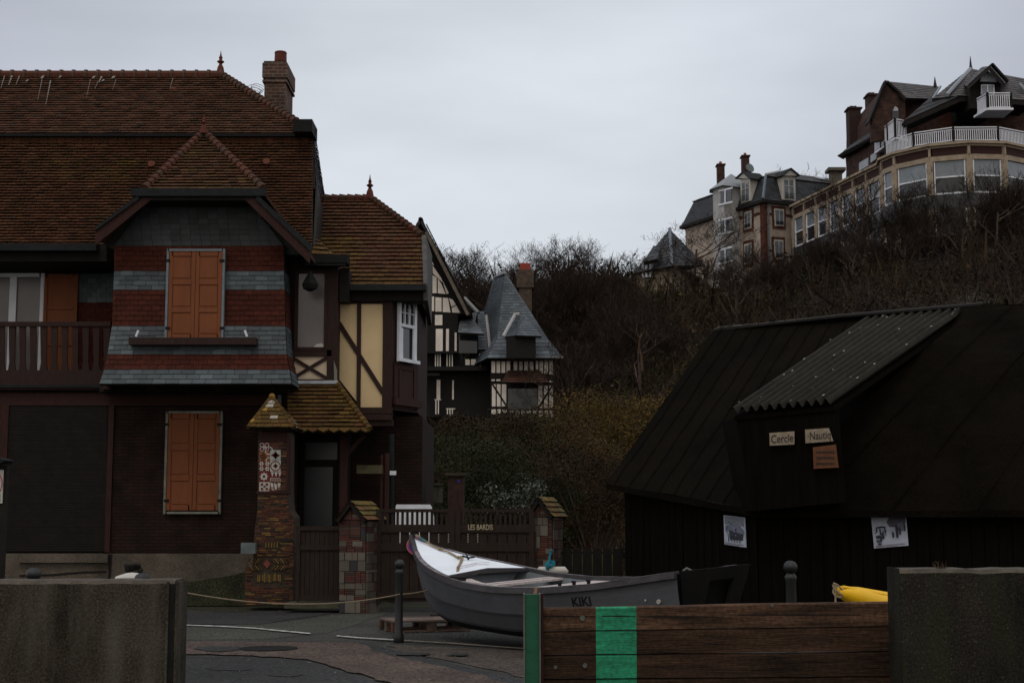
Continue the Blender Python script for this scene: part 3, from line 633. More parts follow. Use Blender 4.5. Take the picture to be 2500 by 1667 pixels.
def wallblock(x0, x1, Y, z0l, z0r, th, sub, name, mt, parent, seed):
    m = MB(); r = random.Random(seed); n = 60
    jz = [r.uniform(-.006, .006) for _ in range(n+1)]; jy = [r.uniform(-.004, .004) for _ in range(n+1)]
    def X(i): return lerp(x0, x1, i/n)
    def Z(i): return lerp(z0l, z0r, i/n)+jz[i]
    for i in range(n):
        a, b = X(i), X(i+1)
        m.face([(a, Y, -1.2), (b, Y, -1.2), (b, Y, Z(i+1)-.03), (a, Y, Z(i)-.03)])
        m.mi = 1; m.face([(a, Y, Z(i)-.03), (b, Y, Z(i+1)-.03), (b, Y+.025+jy[i+1], Z(i+1)), (a, Y+.025+jy[i], Z(i))])
        m.face([(a, Y+.025+jy[i], Z(i)), (b, Y+.025+jy[i+1], Z(i+1)), (b, Y+th, Z(i+1)), (a, Y+th, Z(i))])
        m.mi = 0; m.face([(b, Y+th, -1.2), (a, Y+th, -1.2), (a, Y+th, Z(i)), (b, Y+th, Z(i+1))])
    m.face([(x1, Y, -1.2), (x1, Y+th, -1.2), (x1, Y+th, Z(n)), (x1, Y+.025, Z(n)), (x1, Y, Z(n)-.03)])
    m.face([(x0, Y+th, -1.2), (x0, Y, -1.2), (x0, Y, Z(0)-.03), (x0, Y+.025, Z(0)), (x0, Y+th, Z(0))])
    return m.build(name, [mt, M['conctop']], parent)
wallblock(x0, x1, BYW, zt, zt+.01, .34, 20, 'wall_block', M['conc'], wl, 2)
for a, b, mt in ((405, 411, 'conc'), (425.5, 433, 'conc')):
    m = MB(); m.box((P(a, 1540, BYW).x, BYW-.02+(.02 if a > 415 else 0), -1.2), (P(b, 1540, BYW).x, BYW+(0 if a < 415 else .34), zt-.0)); m.build('channel_edge', M[mt], wl)
m = MB(); m.box((P(411.5, 1540, BYW).x, BYW-.006, -1.2), (P(423, 1540, BYW).x, BYW-.001, zt-.02)); m.build('channel_slot', M['black'], wl)
RYW = 11.6
wr = thing('concrete_sea_wall', (4, RYW+.2, 0), 'dark mossy concrete sea wall at the right end of the slipway boards', 'wall')
x0, x1 = P(2200, 1500, RYW).x, P(4200, 1500, RYW).x
wallblock(x0, x1, RYW, Zp(1390, RYW), Zp(1384, RYW), .4, 20, 'wall_block', M['conc2'], wr, 5)
m = MB(); xa = P(2178, 1400, 11.9).x; m.prism([(xa, 11.93, -1.2), (x0-.002, RYW+.01, -1.2), (x0-.002, RYW+.38, -1.2), (xa, 11.99, -1.2)], (0, 0, Zp(1387, RYW)+1.2)); m.build('chamfered_end', M['conc2'], wr)
m = MB(); R5 = random.Random(8)
for i in range(26):
    c = P(2296+R5.uniform(-10, 14), 1384, 11.68); m.tube([c+Vector((0, 0, -.01)), c+Vector((R5.uniform(-.05, .05), R5.uniform(-.04, .04), R5.uniform(.01, .05)))], [.003, .001], 3)
one(m, 'weed', M['bark'], 'dry tuft of weed on top of the right sea wall', 'weed')
# slipway boards
gt = thing('slipway_barrier', (1.9, 12, 0), 'brown plank flood barrier with a green painted band in the slipway', 'barrier')
ys = [(1481, 1465), (1539, 1526), (1597, 1588), (1656, 1649), (1715, 1710), (1775, 1772), (1835, 1834)]
R6 = random.Random(21)
def bz(px, y): return Zp(y, 12.0)
for i in range(6):
    (ta, tb), (ba, bb) = ys[i], ys[i+1]
    X = lambda px: P(px, 1560, 12.0).x
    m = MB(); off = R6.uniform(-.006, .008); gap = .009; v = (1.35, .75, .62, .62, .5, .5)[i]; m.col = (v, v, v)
    xs = [1322, 1455, 1554]+[1554+k*(2182-1554)/6 for k in range(1, 7)]
    ztp = [lerp(Zp(ta, 12), Zp(tb, 12), (x-1322)/860)-gap+R6.uniform(-.004, .004) for x in xs]
    zbt = [lerp(Zp(ba, 12), Zp(bb, 12), (x-1322)/860)+R6.uniform(-.003, .003) for x in xs]
    for k in range(len(xs)-1):
        m.mi = 1 if k == 1 else 0
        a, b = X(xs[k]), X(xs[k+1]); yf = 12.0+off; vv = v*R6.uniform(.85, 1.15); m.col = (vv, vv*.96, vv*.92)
        q = [(a, yf, zbt[k]), (b, yf, zbt[k+1]), (b, yf, ztp[k+1]-.012), (a, yf, ztp[k]-.012)]
        m.face(q); m.face([q[3], q[2], (b, yf+.014, ztp[k+1]), (a, yf+.014, ztp[k])])
        m.mi = 0
        m.face([(a, yf+.014, ztp[k]), (b, yf+.014, ztp[k+1]), (b, yf+.09, ztp[k+1]), (a, yf+.09, ztp[k])])
        m.face([(a, yf, zbt[k]), (a, yf+.09, zbt[k]), (b, yf+.09, zbt[k+1]), (b, yf, zbt[k+1])])
        m.face([(b, yf+.09, zbt[k+1]), (a, yf+.09, zbt[k]), (a, yf+.09, ztp[k]), (b, yf+.09, ztp[k+1])])
    m.mi = 0
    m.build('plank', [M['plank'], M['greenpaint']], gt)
WB = Pl((-20, 12.0), (0, 12.0))
for a in ((1323, 1503, 1454, 1505), (1560, 1504, 1760, 1506), (1800, 1500, 2100, 1501.6), (1470, 1503, 1552, 1504.5)):
    m = MB(); WB.poly(m, [(a[0], a[1]-1), ((a[0]+a[2])/2, a[1]-1.6), (a[2], a[3]-2), (a[2], a[3]-1), ((a[0]+a[2])/2, a[1]+1.5), (a[0], a[1]+1)], .006, .004); m.build('crack', M['black'], gt)
for x, y, r_ in ((1422, 1508, .02), (1356, 1628, .014), (1428, 1624, .018), (1885, 1478, .012)):
    m = MB(); q = P(x, y, 12.0); m.tube([q+Vector((0, .01, 0)), q+Vector((0, -.014, 0))], [r_*1.3, r_], 8); m.build('bolt', M['metal'], gt)
gp_ = thing('steel_post', (P(1300, 1560, 11.95).x, 11.95, 0), 'green painted steel post with pale edges at the left end of the planks', 'post')
def XX(px, Y=11.9): return P(px, 1550, Y).x
m = MB(); m.box((XX(1282), 11.90, -1.2), (XX(1316), 11.96, Zp(1450, 11.9))); m.build('post_web', M['postgreen'], gp_)
m = MB(); m.box((XX(1278), 11.88, -1.2), (XX(1281.6), 12.08, Zp(1449, 11.9))); m.build('post_flange', M['metal'], gp_)
m = MB(); m.box((XX(1316.4), 11.88, -1.2), (XX(1320), 12.08, Zp(1449, 11.9))); m.build('post_flange', M['metal'], gp_)
m = MB(); m.box((XX(1321), 11.93, -1.2), (XX(1327), 11.999, Zp(1449, 11.9))); m.build('timber_packer', M['redtimber'], gp_)
m = MB(); a = P(1306, 1450, 11.97); m.prism([a+Vector((-.012, 0, 0)), a+Vector((.014, 0, 0)), a+Vector((.020, 0, .055)), a+Vector((.0, 0, .06))], (0, .03, 0)); one(m, 'wooden_wedge', mat('pale_wood', (.3, .18, .1), .85, 8, .3, .2), 'small pale wooden wedge on top of the green post', 'wedge')

# ------------------------------------------------------------------ bollards and rope
bdat = [(975, 1355, 1560, 'black ball topped bollard in front of the boat bow beside the pallet'), (1930, 1368, 1470, 'black ball topped bollard in front of the black shed'),
        (82, 1385, 1600, 'ball of a bollard showing above the left sea wall, the leftmost'), (346, 1398, 1600, 'ball of a bollard above the left sea wall beside the white buoy')]
bys = [20.1, 16.2, 15.2, 15.6]
M['bollard'] = mat('bollard_paint', (0.00945, 0.01071, 0.01134), .5, 12, .4, .1, spec=.45)
bol0 = None; bpos = []
for (px, py, pb, lab), Y in zip(bdat, bys):
    x = P(px, py+20, Y).x; bpos.append(Vector((x, Y, 0)))
    if bol0 is None:
        bol0 = thing('bollard', (x, Y, 0), lab, 'bollard', 'ball topped bollards along the kerb')
        m = MB(); m.lathe((x, Y, 0), [(.07, -.05), (.07, .1), (.055, .13), (.05, .9), (.058, .92), (.058, .95), (.04, .97), (.03, .99)], 16); m.build('bollard_shaft', M['bollard'], bol0, True)
        m = MB(); m.lathe((x, Y, 1.04), [(.004+.064*math.cos(a), .064*math.sin(a)) for a in [(-90+15*k)*math.pi/180 for k in range(13)]], 18); m.build('bollard_ball', M['bollard'], bol0, True)
        z0 = 1.104
    else:
        b = copy_tree(bol0); b.location = (x, Y, 0); b['label'] = lab
        b.scale = (1.15, 1.15, P(px, py, Y).z/z0)
m = MB(); pts = [(bpos[2]+Vector((0, 0, 1.0))), bpos[3]+Vector((0, 0, .98))]
def sag(a, b, s_, n=14): return [lerp(a, b, t/n)-Vector((0, 0, 4*s_*(t/n)*(1-t/n))) for t in range(n+1)]
ra = bpos[3]+Vector((0, 0, .98)); rb = P(975, 1450, 20.05); rc = P(1062, 1434, 20.6)
m.tube(sag(ra, rb, .17, 24), .008, 5); m.tube(sag(rb, rc, .02, 6), .008, 5)
one(m, 'mooring_rope', M['rope'], 'thin rope hanging slack between the bollards and the boat', 'rope')
# buoy and lump behind the left wall
q = P(322, 1412, 16.0)
m = MB(); m.lathe((q.x, 16, q.z-.25), [(.03, 0), (.18, .06), (.22, .18), (.17, .275), (.06, .31), (.01, .315)], 16); one(m, 'buoy', M['offwhite'], 'white rounded buoy top showing above the left sea wall', 'buoy', smooth=True)
m = MB(); r7 = random.Random(2)
for i in range(14):
    a = i*.7; c = P(325, 1403, 16.3); m.tube([c+Vector((math.cos(a+t*.8)*.09*(1-t*.08), math.sin(a+t)*.08, -.05+i*.012+.01*math.sin(t*3))) for t in range(6)], .02, 5)
one(m, 'rope_coil', M['dark'], 'dark coil of rope heaped behind the white buoy', 'rope coil')
# notice board at the left edge
nb = thing('notice_board', (P(-20, 1400, 20).x, 20, 0), 'dark post with a small roof and a white poster at the left edge', 'notice board')
NP = Pl((-20, 20), (0, 20))
m = MB(); NP.rect(m, -60, 1135, 12, 1390, 0, .1); a = NP.pt(-30, 1390); m.box((a.x-.15, 20.0, 0), (a.x+.2, 20.1, a.z)); m.build('board', M['dark'], nb)
m = MB(); NP.poly(m, [(-70, 1126), (0, 1117), (23, 1124), (10, 1131), (-70, 1138)], .15, .4); m.build('board_roof', M['gutter'], nb)
m = MB(); NP.rect(m, -45, 1147, 8, 1228, .02, .015); po = m.build('poster', M['offwhite'], nb)
m = MB(); c = NP.pt(-14, 1180, .026); pts = [c+Vector((math.cos(t/24*2*math.pi)*.115, 0, math.sin(t/24*2*math.pi)*.15)) for t in range(25)]; m.tube(pts, .008, 5); m.build('poster_ring', mat('pink_ink', (.35, .07, .12), .7, 5, .2, 0), po)
m = MB(); 
for k in range(4): NP.rect(m, -35, 1206+k*5, 3, 1208+k*5, .024, .004)
m.build('poster_lines', M['dark'], po)

# ------------------------------------------------------------------ brick, mosaic and stone pillars, gates
PY = 27.0; PF = Pl((-20, PY), (0, PY))
pil = thing('mosaic_brick_pillar', (P(655, 1460, PY).x, PY+.5, 0), 'tall patterned brick gate pillar with mosaic tiles and a little tiled roof', 'gate pillar')
m = MB()
prof = [(1478, 597, 717), (1385, 599, 717), (1384, 617, 718), (1320, 620, 718), (1290, 622, 718), (1262, 626, 718), (1245, 628, 706), (1200, 629, 703), (1043, 630, 705)]
lo = [P(a, y, PY) for y, a, b in prof]; hi = [P(b, y, PY) for y, a, b in prof]
for i in range(len(prof)-1):
    dpt = .75; a, b, c, d = lo[i], hi[i], hi[i+1], lo[i+1]
    if (a-d).length < .02: continue
    m.prism([a, b, Vector((c.x, PY, c.z)), Vector((d.x, PY, d.z))], (0, dpt, 0))
m.build('pillar_core', mat('pillar_mortar', (.05, .036, .026), .95, 6, .4, .4), pil)
R9 = random.Random(99); m = MB()             # thin bricks laid one by one
def brk(px0, px1, py0, py1, c=None, out=.02):
    v = R9.random(); c = c or ((.2, .12, .035) if v < .12 else (.13, .045, .025) if v < .4 else (.09, .04, .025) if v < .75 else (.035, .025, .018))
    k = R9.uniform(.7, 1.15); PF.rect(m, px0, py0, px1, py1, out+R9.uniform(-.006, .01), .04, tuple(a*k for a in c))
y = 1050.
while y < 1474:
    row = [p for p in zip(prof[1:], prof) if p[0][0] <= y <= p[1][0]]
    (b_, c_) = row[0] if row else (prof[1], prof[0]); t = (y-b_[0])/max(1e-3, c_[0]-b_[0])
    L_, R_ = lerp(b_[1], c_[1], t)+1, lerp(b_[2], c_[2], t)-1
    x = L_-R9.uniform(0, 10)
    while x < R_:
        wd = R9.uniform(9, 24); a, b = max(L_, x), min(R_, x+wd)
        skip = (632 < (a+b)/2 < 686 and 1078 < y < 1199) or (612 < (a+b)/2 < 700 and 1355 < y < 1430) or (645 < (a+b)/2 < 682 and 1322 < y < 1338)
        if 1078 < y < 1199: a2, b2 = a, b
        if b-a > 2 and not skip: brk(a, b, y, y+3.0)
        x += wd+.8
    y += 4.1
for i in range(15):                        # soldier courses and chevrons
    brk(624+i*4.2, 627+i*4.2, 1400+R9.uniform(-2, 3), 1420+R9.uniform(-3, 2), (.2, .13, .035) if i % 3 else (.1, .05, .03))
for i in range(5): brk(648+i*7, 651+i*7, 1323, 1336, (.2, .13, .035))
for s_ in (-1, 1):
    for i in range(5):
        for v_ in (-1, 1):
            x = 652+s_*(12+i*7); PF.bar(m, (x, 1377+v_*14), (x+s_*10, 1377+v_*2), 2.6, .03, .03, (.19, .125, .035) if i % 2 else (.1, .05, .03))
PF.poly(m, [(652, 1365), (661, 1376), (652, 1387), (643, 1376)], .03, .03, (.2, .05, .035))
m.build('brick_facing', M['tint'], pil)
m = MB(); PF.rect(m, 626, 1199, 706, 1204, .05, .3); PF.rect(m, 700, 1065, 705, 1200, .05, .3); PF.rect(m, 640, 1043, 703, 1078, .03, .1); m.build('tile_frame', M['redtimber'], pil)
# mosaic: two columns of patterned tiles
mo = MB(); WT, RD, GY, OC = (.5, .47, .42), (.14, .02, .02), (.2, .22, .2), (.25, .09, .03)
mo.box(*[(P(632.5, 1140, PY).x, PY-.012, Zp(1199, PY)), (P(687, 1140, PY).x, PY, Zp(1079, PY))], col=(.1, .03, .025))
def tilebg(x0, y0, x1, y1, c): PF.rect(mo, x0+.4, y0+.4, x1-.4, y1-.4, .018, .008, c)
def star(cx, cy, r, k, c, r2=.5, rot=0):
    pts = []
    for i in range(2*k):
        a = math.pi*i/k+rot; q = r if i % 2 == 0 else r*r2; pts.append((cx+q*math.cos(a), cy+q*math.sin(a)))
    PF.poly(mo, pts, .024, .006, c)
def ring(cx, cy, r, c, w_=1.6):
    for i in range(14):
        a, b = 2*math.pi*i/14, 2*math.pi*(i+1)/14; PF.bar(mo, (cx+r*math.cos(a), cy+r*math.sin(a)), (cx+r*math.cos(b), cy+r*math.sin(b)), w_, .026, .006, c)
X0, X1, X2 = 633, 659.5, 686
rows_ = [1080, 1100, 1122, 1150, 1175, 1199]
tilebg(X0, 1080, X1, 1102, RD); [ring(X0+7+12*(i % 2), 1086+10*(i//2), 4.6, WT) for i in range(4)]; star(646, 1091, 4, 6, WT)
tilebg(X1, 1080, X2, 1098, (.07, .03, .02)); ring(673, 1089, 6, (.18, .06, .05)); star(673, 1089, 3, 5, (.15, .06, .05))
tilebg(X0, 1102, X1, 1126, OC); ring(657, 1100, 9, WT, 2.5); PF.poly(mo, [(634, 1112), (644, 1104), (652, 1116), (641, 1125)], .026, .006, (.09, .03, .015)); ring(657, 1124, 7, WT, 2)
tilebg(X1, 1098, X2, 1124, (.35, .4, .37)); star(673, 1111, 11, 4, RD, .55); star(673, 1111, 8, 4, (.4, .42, .38), .5); star(673, 1111, 4, 4, RD, .45)
tilebg(X0, 1126, X1, 1151, RD); [star(X0+6+14*(i % 2), 1132+12*(i//2), 6.5, 6, WT, .6) for i in range(4)]; [star(X0+6+14*(i % 2), 1132+12*(i//2), 2.6, 6, (.12, .1, .06), .6) for i in range(4)]
tilebg(X1, 1124, X2, 1151, WT); ring(673, 1137, 11.5, RD, 2); star(673, 1137, 8, 4, (.05, .03, .025), .3); star(673, 1137, 7, 4, RD, .3, .78)
tilebg(X0, 1151, X1, 1176, RD); star(645, 1163, 11, 8, WT, .62); star(645, 1163, 4, 8, (.35, .22, .13), .7)
tilebg(X1, 1151, X2, 1166, RD); [PF.poly(mo, [(X1+2+9*i, 1152), (X1+10+9*i, 1152), (X1+6+9*i, 1164)], .026, .006, WT) for i in range(3)]
tilebg(X1, 1166, X2, 1176, WT); [PF.bar(mo, (X1+2+6*i, 1167), (X1+7+6*i, 1175), 1.4, .026, .006, RD) for i in range(4)]; [PF.bar(mo, (X1+7+6*i, 1167), (X1+2+6*i, 1175), 1.4, .028, .006, RD) for i in range(4)]
tilebg(X0, 1176, X1, 1199, WT); [star(X0+7+12*(i % 2), 1182+11*(i//2), 4.8, 4, RD, .5, .78) for i in range(4)]; star(646, 1187, 3.5, 4, (.04, .03, .03), .5)
tilebg(X1, 1176, X2, 1199, (.12, .03, .02)); [PF.poly(mo, [(X1+1+9*i, 1178), (X1+8+9*i, 1180+3*(i % 2)), (X1+9+8*i, 1197), (X1+4+8*i, 1194)], .026, .006, WT) for i in range(3)]; ring(664, 1196, 6, OC, 2)
mo.build('mosaic_tiles', M['tint'], pil)
def lichen(p, moss=.9):
    c = tilecol(p, .85); r = rt.random()
    return (.4, .37, .3) if r < .08 else (.33, .19, .03) if r < .22 else c
m = MB(); pa = P(664, 967, PY+.45)
c1, c2 = P(605, 1043, PY-.25), P(718, 1043, PY-.25); c3, c4 = Vector((c2.x, PY+1.1, c2.z)), Vector((c1.x, PY+1.1, c1.z)); e_ = Vector((.03, 0, 0))
courses(m, c1, c2, pa+e_, pa-e_, 8, .15, .025, lichen); courses(m, c2, c3, pa, pa, 8, .15, .025, lichen); courses(m, c4, c1, pa, pa, 8, .15, .025, lichen); courses(m, c3, c4, pa-e_, pa+e_, 8, .15, .025, lichen)
caps(m, c1, pa, 8, .035, lichen); caps(m, c2, pa, 8, .035, lichen); m.lathe(pa+Vector((0, 0, -.03)), [(.05, 0), (.06, .04), (.03, .08)], 8, (.3, .17, .03))
m.build('pillar_roof', M['tile'], pil)
m = MB(); PF.rect(m, 594, 1324, 629, 1350, .25, .2); one(m, 'meter_box', mat('pale_metal_box', (.12, .14, .145), .5, 4, .4, .1), 'small pale grey meter box beside the mosaic pillar', 'meter box')
# low mossy kerb bank by the villa
m = MB(); 
pts = [(430, 1478), (430, 1425), (560, 1405), (600, 1395), (604, 1478)]
m.prism([P(x, y, 28.2) for x, y in pts], (0, .6, 0)); one(m, 'mossy_bank', M['moss'], 'low mossy bank at the foot of the villa plinth', 'bank')

def stonepillar(px0, px1, ytop, yeave, ybase, Y, lab, seed, capdx):
    r = random.Random(seed); S = Pl((-20, Y), (0, Y)); t = thing('stone_pillar', (P((px0+px1)/2, ybase, Y).x, Y+.35, 0), lab, 'gate pillar', 'stone gate pillars')
    a, b = P(px0+3, 1350, Y).x, P(px1-3, 1350, Y).x; m = MB(); m.box((a, Y, -.1), (b, Y+.6, Zp(yeave, Y))); 
    xm = (px0+px1)/2-2
    m.prism([P(px0+3, yeave, Y), P(px1-3, yeave, Y), P(xm, ytop+8, Y)], (0, .6, 0)); m.build('pillar_core', M['dark'], t)
    m = MB(); y = yeave+2.
    while y < ybase-4:
        h = r.choice((14, 20, 26, 30)); x = px0+3
        while x < px1-6:
            wd = r.choice((14, 20, 28)); x2 = min(px1-3, x+wd); k = r.random()
            if k < .42:
                v = r.uniform(.6, 1.15); S.rect(m, x+.6, y+.6, x2-.6, y+h-.8, .018+r.uniform(0, .012), .04, (.13*v, .112*v, .09*v))
            elif k < .54: S.rect(m, x+.6, y+.6, x2-.6, y+h-.8, .02, .04, (.035, .036, .038))
            else:
                yy = y
                while yy < y+h-3:
                    v = r.uniform(.6, 1.3); c = (.10*v, .036*v, .026*v) if r.random() < .7 else (.075*v, .05*v, .038*v); S.rect(m, x+.6, yy+.5, x2-.6, yy+4.4, .014+r.uniform(0, .01), .04, c); yy += 5.2
            x = x2+.3
        y += h
    for i in range(6):
        tt = i/6; yy = lerp(yeave, ytop+10, tt); hw = (px1-px0-10)/2*(1-tt); v = r.uniform(.7, 1.2)
        S.rect(m, xm-hw, yy-6, xm-1, yy, .012, .03, (.13*v, .06*v, .045*v)); S.rect(m, xm+1, yy-6, xm+hw, yy, .012, .03, (.15*v, .12*v, .1*v) if i % 2 else (.13*v, .05*v, .04*v))
    z = -.02; zt_ = Zp(yeave, Y)
    while z < zt_-.05:
        h = r.choice((.06, .1, .16, .2)); y_ = Y+.01
        while y_ < Y+.56:
            w_ = r.choice((.12, .2, .28)); y2 = min(Y+.59, y_+w_); v = r.uniform(.6, 1.2); c = (.12*v, .10*v, .08*v) if r.random() < .6 else (.085*v, .038*v, .028*v)
            m.box((b, y_+.005, z+.006), (b+.018+r.uniform(0, .01), y2-.005, min(zt_, z+h)-.004), c); y_ = y2
        z += h
    m.build('stone_facing', M['tint'], t)
    m = MB(); cf = lambda p: tuple(q*rt.uniform(.7, 1.2) for q in (.15, .1, .03))
    ridge0, ridge1 = P(xm, ytop, Y-.12), P(xm, ytop, Y-.12)+Vector((0, .95, 0))
    er0 = P(px1+2, yeave+2, Y-.12); er1 = er0+Vector((0, .95, 0)); el0 = P(px0-2, yeave+2, Y-.12); el1 = el0+Vector((0, .95, 0))
    courses(m, er0, er1, ridge1, ridge0, 4, .3, .035, cf); courses(m, el1, el0, ridge0, ridge1, 4, .3, .035, cf)
    m.build('pillar_roof', M['tile'], t)
    return t
# seen a little turned, the caps show their right slope: turn each about its own axis
for a in ((838, 914, 1222, 1268, 1482, 26.2, 'stone and brick gate pillar with gabled tile cap beside the bow of the boat', 3, 10), (1303, 1368, 1212, 1260, 1472, 26.6, 'stone and brick gate pillar with gabled tile cap right of the wide gate', 4, 10)):
    t = stonepillar(*a); t.rotation_euler.z = math.radians(-18)
# gates
GY_ = 26.6; GG = Pl((-20, GY_), (0, GY_))
M['gatewood'] = mat('gate_wood', (0.0231, 0.0132, 0.0088), .8, 6, .4, .3, 40, stretch=(3, 3, .6))
g1 = thing('wooden_gate', (P(780, 1470, GY_).x, GY_, 0), 'narrow dark brown garden gate between the mosaic pillar and stone pillar', 'gate')
m = MB(); GG.rect(m, 724, 1284, 836, 1294, .05, .07); GG.rect(m, 724, 1330, 836, 1342, .05, .07); GG.rect(m, 724, 1452, 836, 1466, .05, .07); GG.rect(m, 724, 1284, 733, 1468, .06, .08); GG.rect(m, 827, 1284, 836, 1468, .06, .08); m.build('gate_frame', M['gatewood'], g1)
m = MB()
for i in range(8): GG.rect(m, 734+i*11.6, 1296, 744.6+i*11.6, 1466, .02, .03)
m.build('gate_panel', M['gatewood'], g1)
m = MB(); GG.rect(m, 700, 1470, 842, 1482, .3, .8); one(m, 'door_step', mat('mossy_stone', (.06, .058, .035), .9, 4, .5, .5), 'low mossy stone step under the narrow gate', 'step')
g2 = thing('wooden_gate', (P(1110, 1470, GY_).x, GY_, 0), 'wide dark brown driveway gate behind the boat with a house name in white letters', 'gate')
m = MB()
for (a, b) in ((1239, 1247), (1277, 1296), (1322, 1342), (1440, 1456)): GG.rect(m, 918, a+3, 1303, b+3, .05, .08)
for x in (918, 1098, 1112, 1292): GG.rect(m, x, 1242, x+12, 1472, .06, .1)
m.build('gate_frame', M['gatewood'], g2)
m = MB(); x = 932.
while x < 1290: GG.rect(m, x, 1250, x+6.2, 1280, .03, .03); x += 11.95
m.build('gate_spindles', M['gatewood'], g2)
m = MB(); x = 930.; k = 0
while x < 1290: GG.rect(m, x, 1298, x+21.2, 1468, .02, .03); x += 23.9 if x > 1040 else 23.6
m.build('gate_boards', M['gatewood'], g2)
c = GG.pt(1173, 1287, .06); text('LES BARDIS', c, (1, 0, 0), (0, 0, 1), .135, mat('gate_letters', (.5, .42, .27), .6, 10, .2, 0), 'lettering', g2, .004, squash=.66)
m = MB(); q = GG.pt(1016, 1331, .13)
sgn = thing('no_parking_sign', (q.x, GY_-.13, q.z), 'round blue no parking sign with red rim on the wide gate', 'sign')
m = MB(); m.tube([q+Vector((0, .012, 0)), q], .155, 32); m.build('sign_rim', mat('sign_red', (.5, .04, .09), .4, 10, .15, 0), sgn)
m = MB(); m.tube([q+Vector((0, 0, 0)), q+Vector((0, -.006, 0))], .122, 32); m.build('sign_face', mat('sign_blue', (.015, .03, .3), .4, 10, .15, 0), sgn)
m = MB(); m.obox(q+Vector((0, -.008, 0)), (1, 0, -1), (0, 1, 0), (1, 0, 1), .25, .003, .03); m.build('sign_slash', bpy.data.materials['sign_red'], sgn)
m = MB(); m.tube([q+Vector((0, .02, 0)), q+Vector((0, .006, 0))], .162, 32); m.build('sign_border', M['offwhite'], sgn)
BQ = Pl((-20, 31), (0, 31)); bp_ = thing('brick_gatepost', BQ.pt(1113, 1300), 'dark brick post with a flat cap and small blue plate behind the wide gate', 'gate pillar')
m = MB(); BQ.rect(m, 1093, 1160, 1132, 1330, 0, .4); m.build('post_core', mat('dim_brick', (.05, .026, .02), .9, 9, .5, .5, 40), bp_)
m = MB(); BQ.rect(m, 1088, 1154, 1137, 1161, .06, .5); m.build('post_cap', mat('dim_stone', (.06, .05, .035), .9, 6, .4, .4), bp_)
m = MB(); BQ.rect(m, 1117, 1171, 1123, 1177, .02, .01); m.build('number_plate', bpy.data.materials['sign_blue'] if 'sign_blue' in bpy.data.materials else M['bluegrey'], bp_)
m = MB(); BQ.rect(m, 1056, 1180, 1082, 1184, .1, .3); BQ.rect(m, 1058, 1184, 1069, 1226, .05, .2); BQ.rect(m, 1070, 1184, 1081, 1226, .05, .2); one(m, 'garden_cupboard', mat('dim_cream', (.07, .065, .045), .9, 6, .4, .3), 'small weathered cream cupboard left of the dark brick post behind the gate', 'cupboard')
# things seen through the gate
WV = Pl((-20, 28.4), (0, 28.4))
m = MB(); WV.poly(m, [(966, 1236), (968, 1231), (1048, 1231), (1052, 1236), (1058, 1262), (1060, 1330), (964, 1330)], 0, .3); one(m, 'white_panel', M['white'], 'white panel standing behind the slatted top of the wide gate', 'panel')
WS = Pl((-20, 28.2), (0, 28.2))
m = MB(); m2 = MB(); 
for i in range(5): WS.rect(m, 1068, 1303+i*4.6, 1180, 1305.2+i*4.6, .01, .01)
st_ = thing('striped_board', (WS.pt(1120, 1330).x, 28.2, 0), 'red and white striped board behind the wide gate', 'board')
m.build('stripes', M['offwhite'], st_); m = MB(); WS.rect(m, 1066, 1302, 1182, 1345, 0, .03); m.build('board', mat('dull_red', (.14, .03, .025), .8, 5, .2, 0), st_)
# fence right of the pillar with green showing in the slits
fn = thing('board_fence', (P(1440, 1420, 27).x, 27, 0), 'dark vertical board fence with narrow gaps between pillar and black shed', 'fence')
FP = Pl((-20, 27), (0, 27)); m = MB(); x = 1374.
while x < 1520: FP.rect(m, x, 1338+rr.uniform(-2, 2), x+22.6, 1470, .02, .03); x += 24.4
FP.rect(m, 1370, 1345, 1522, 1352, -.012, .04); FP.rect(m, 1370, 1440, 1522, 1450, -.012, .04); m.build('fence_boards', M['dark'], fn)
m = MB(); FP.rect(m, 1374, 1342, 1520, 1460, -.3, .02); m.build('backing_sheet', mat('yellow_green', (.16, .2, .04), .8, 6, .3, 0), fn)  # sheet added, its colour stands in for bright hillside green behind
# ------------------------------------------------------------------ boat
M['hull'] = mat('grey_hull_paint', (0.08237, 0.08566, 0.09469), .6, 3, .22, .25, 30, spec=.3)
M['hullin'] = mat('grey_inside_paint', (.17, .185, .2), .7, 3, .3, .2)
M['rub'] = mat('dark_gunwale', (.05, .045, .048), .6, 6, .4, .3, spec=.3)
M['capgrey'] = mat('highlight_paint', (.17, .15, .16), .7, 5, .5, .3, 30, speck=.35, sscale=18)  # lighter copy of the gunwale paint, highlight put into the colour
M['boot'] = mat('black_bottom_paint', (.012, .012, .012), .8, 4, .3, .2)
M['thwart'] = mat('weathered_plank', (.5, .43, .41), .8, 5, .35, .3, 30, stretch=(1, 5, 5))
M['deckwhite'] = mat('white_deck_paint', (.84, .88, .95), .5, 2.2, .12, .15, 50)
bt = thing('rowing_boat', (.4, 19.4, 0), 'grey wooden fishing boat with a white foredeck resting on a pallet behind the planks', 'boat')
S0 = Vector((2.25, 17.2, 0)); AX = Vector((-3.69, 4.4, 0)); BL = AX.length; ax = AX.normalized(); bx = Vector((ax.y, -ax.x, 0))   # bx to the far right side
def tab(t, T):
    for a, b in zip(T, T[1:]):
        if t <= b[0]:
            k = (t-a[0])/(b[0]-a[0]); return a[1]+(b[1]-a[1])*k
    return T[-1][1]
TW = [(0, .50), (.1, .63), (.2, .74), (.34, .82), (.5, .83), (.6, .8), (.72, .71), (.8, .58), (.87, .42), (.93, .24), (.97, .10), (1, .015)]
TG = [(0, 1.06), (.09, .985), (.2, .9), (.34, .835), (.5, .815), (.62, .85), (.72, .93), (.8, 1.01), (.87, 1.09), (.93, 1.19), (1, 1.36)]
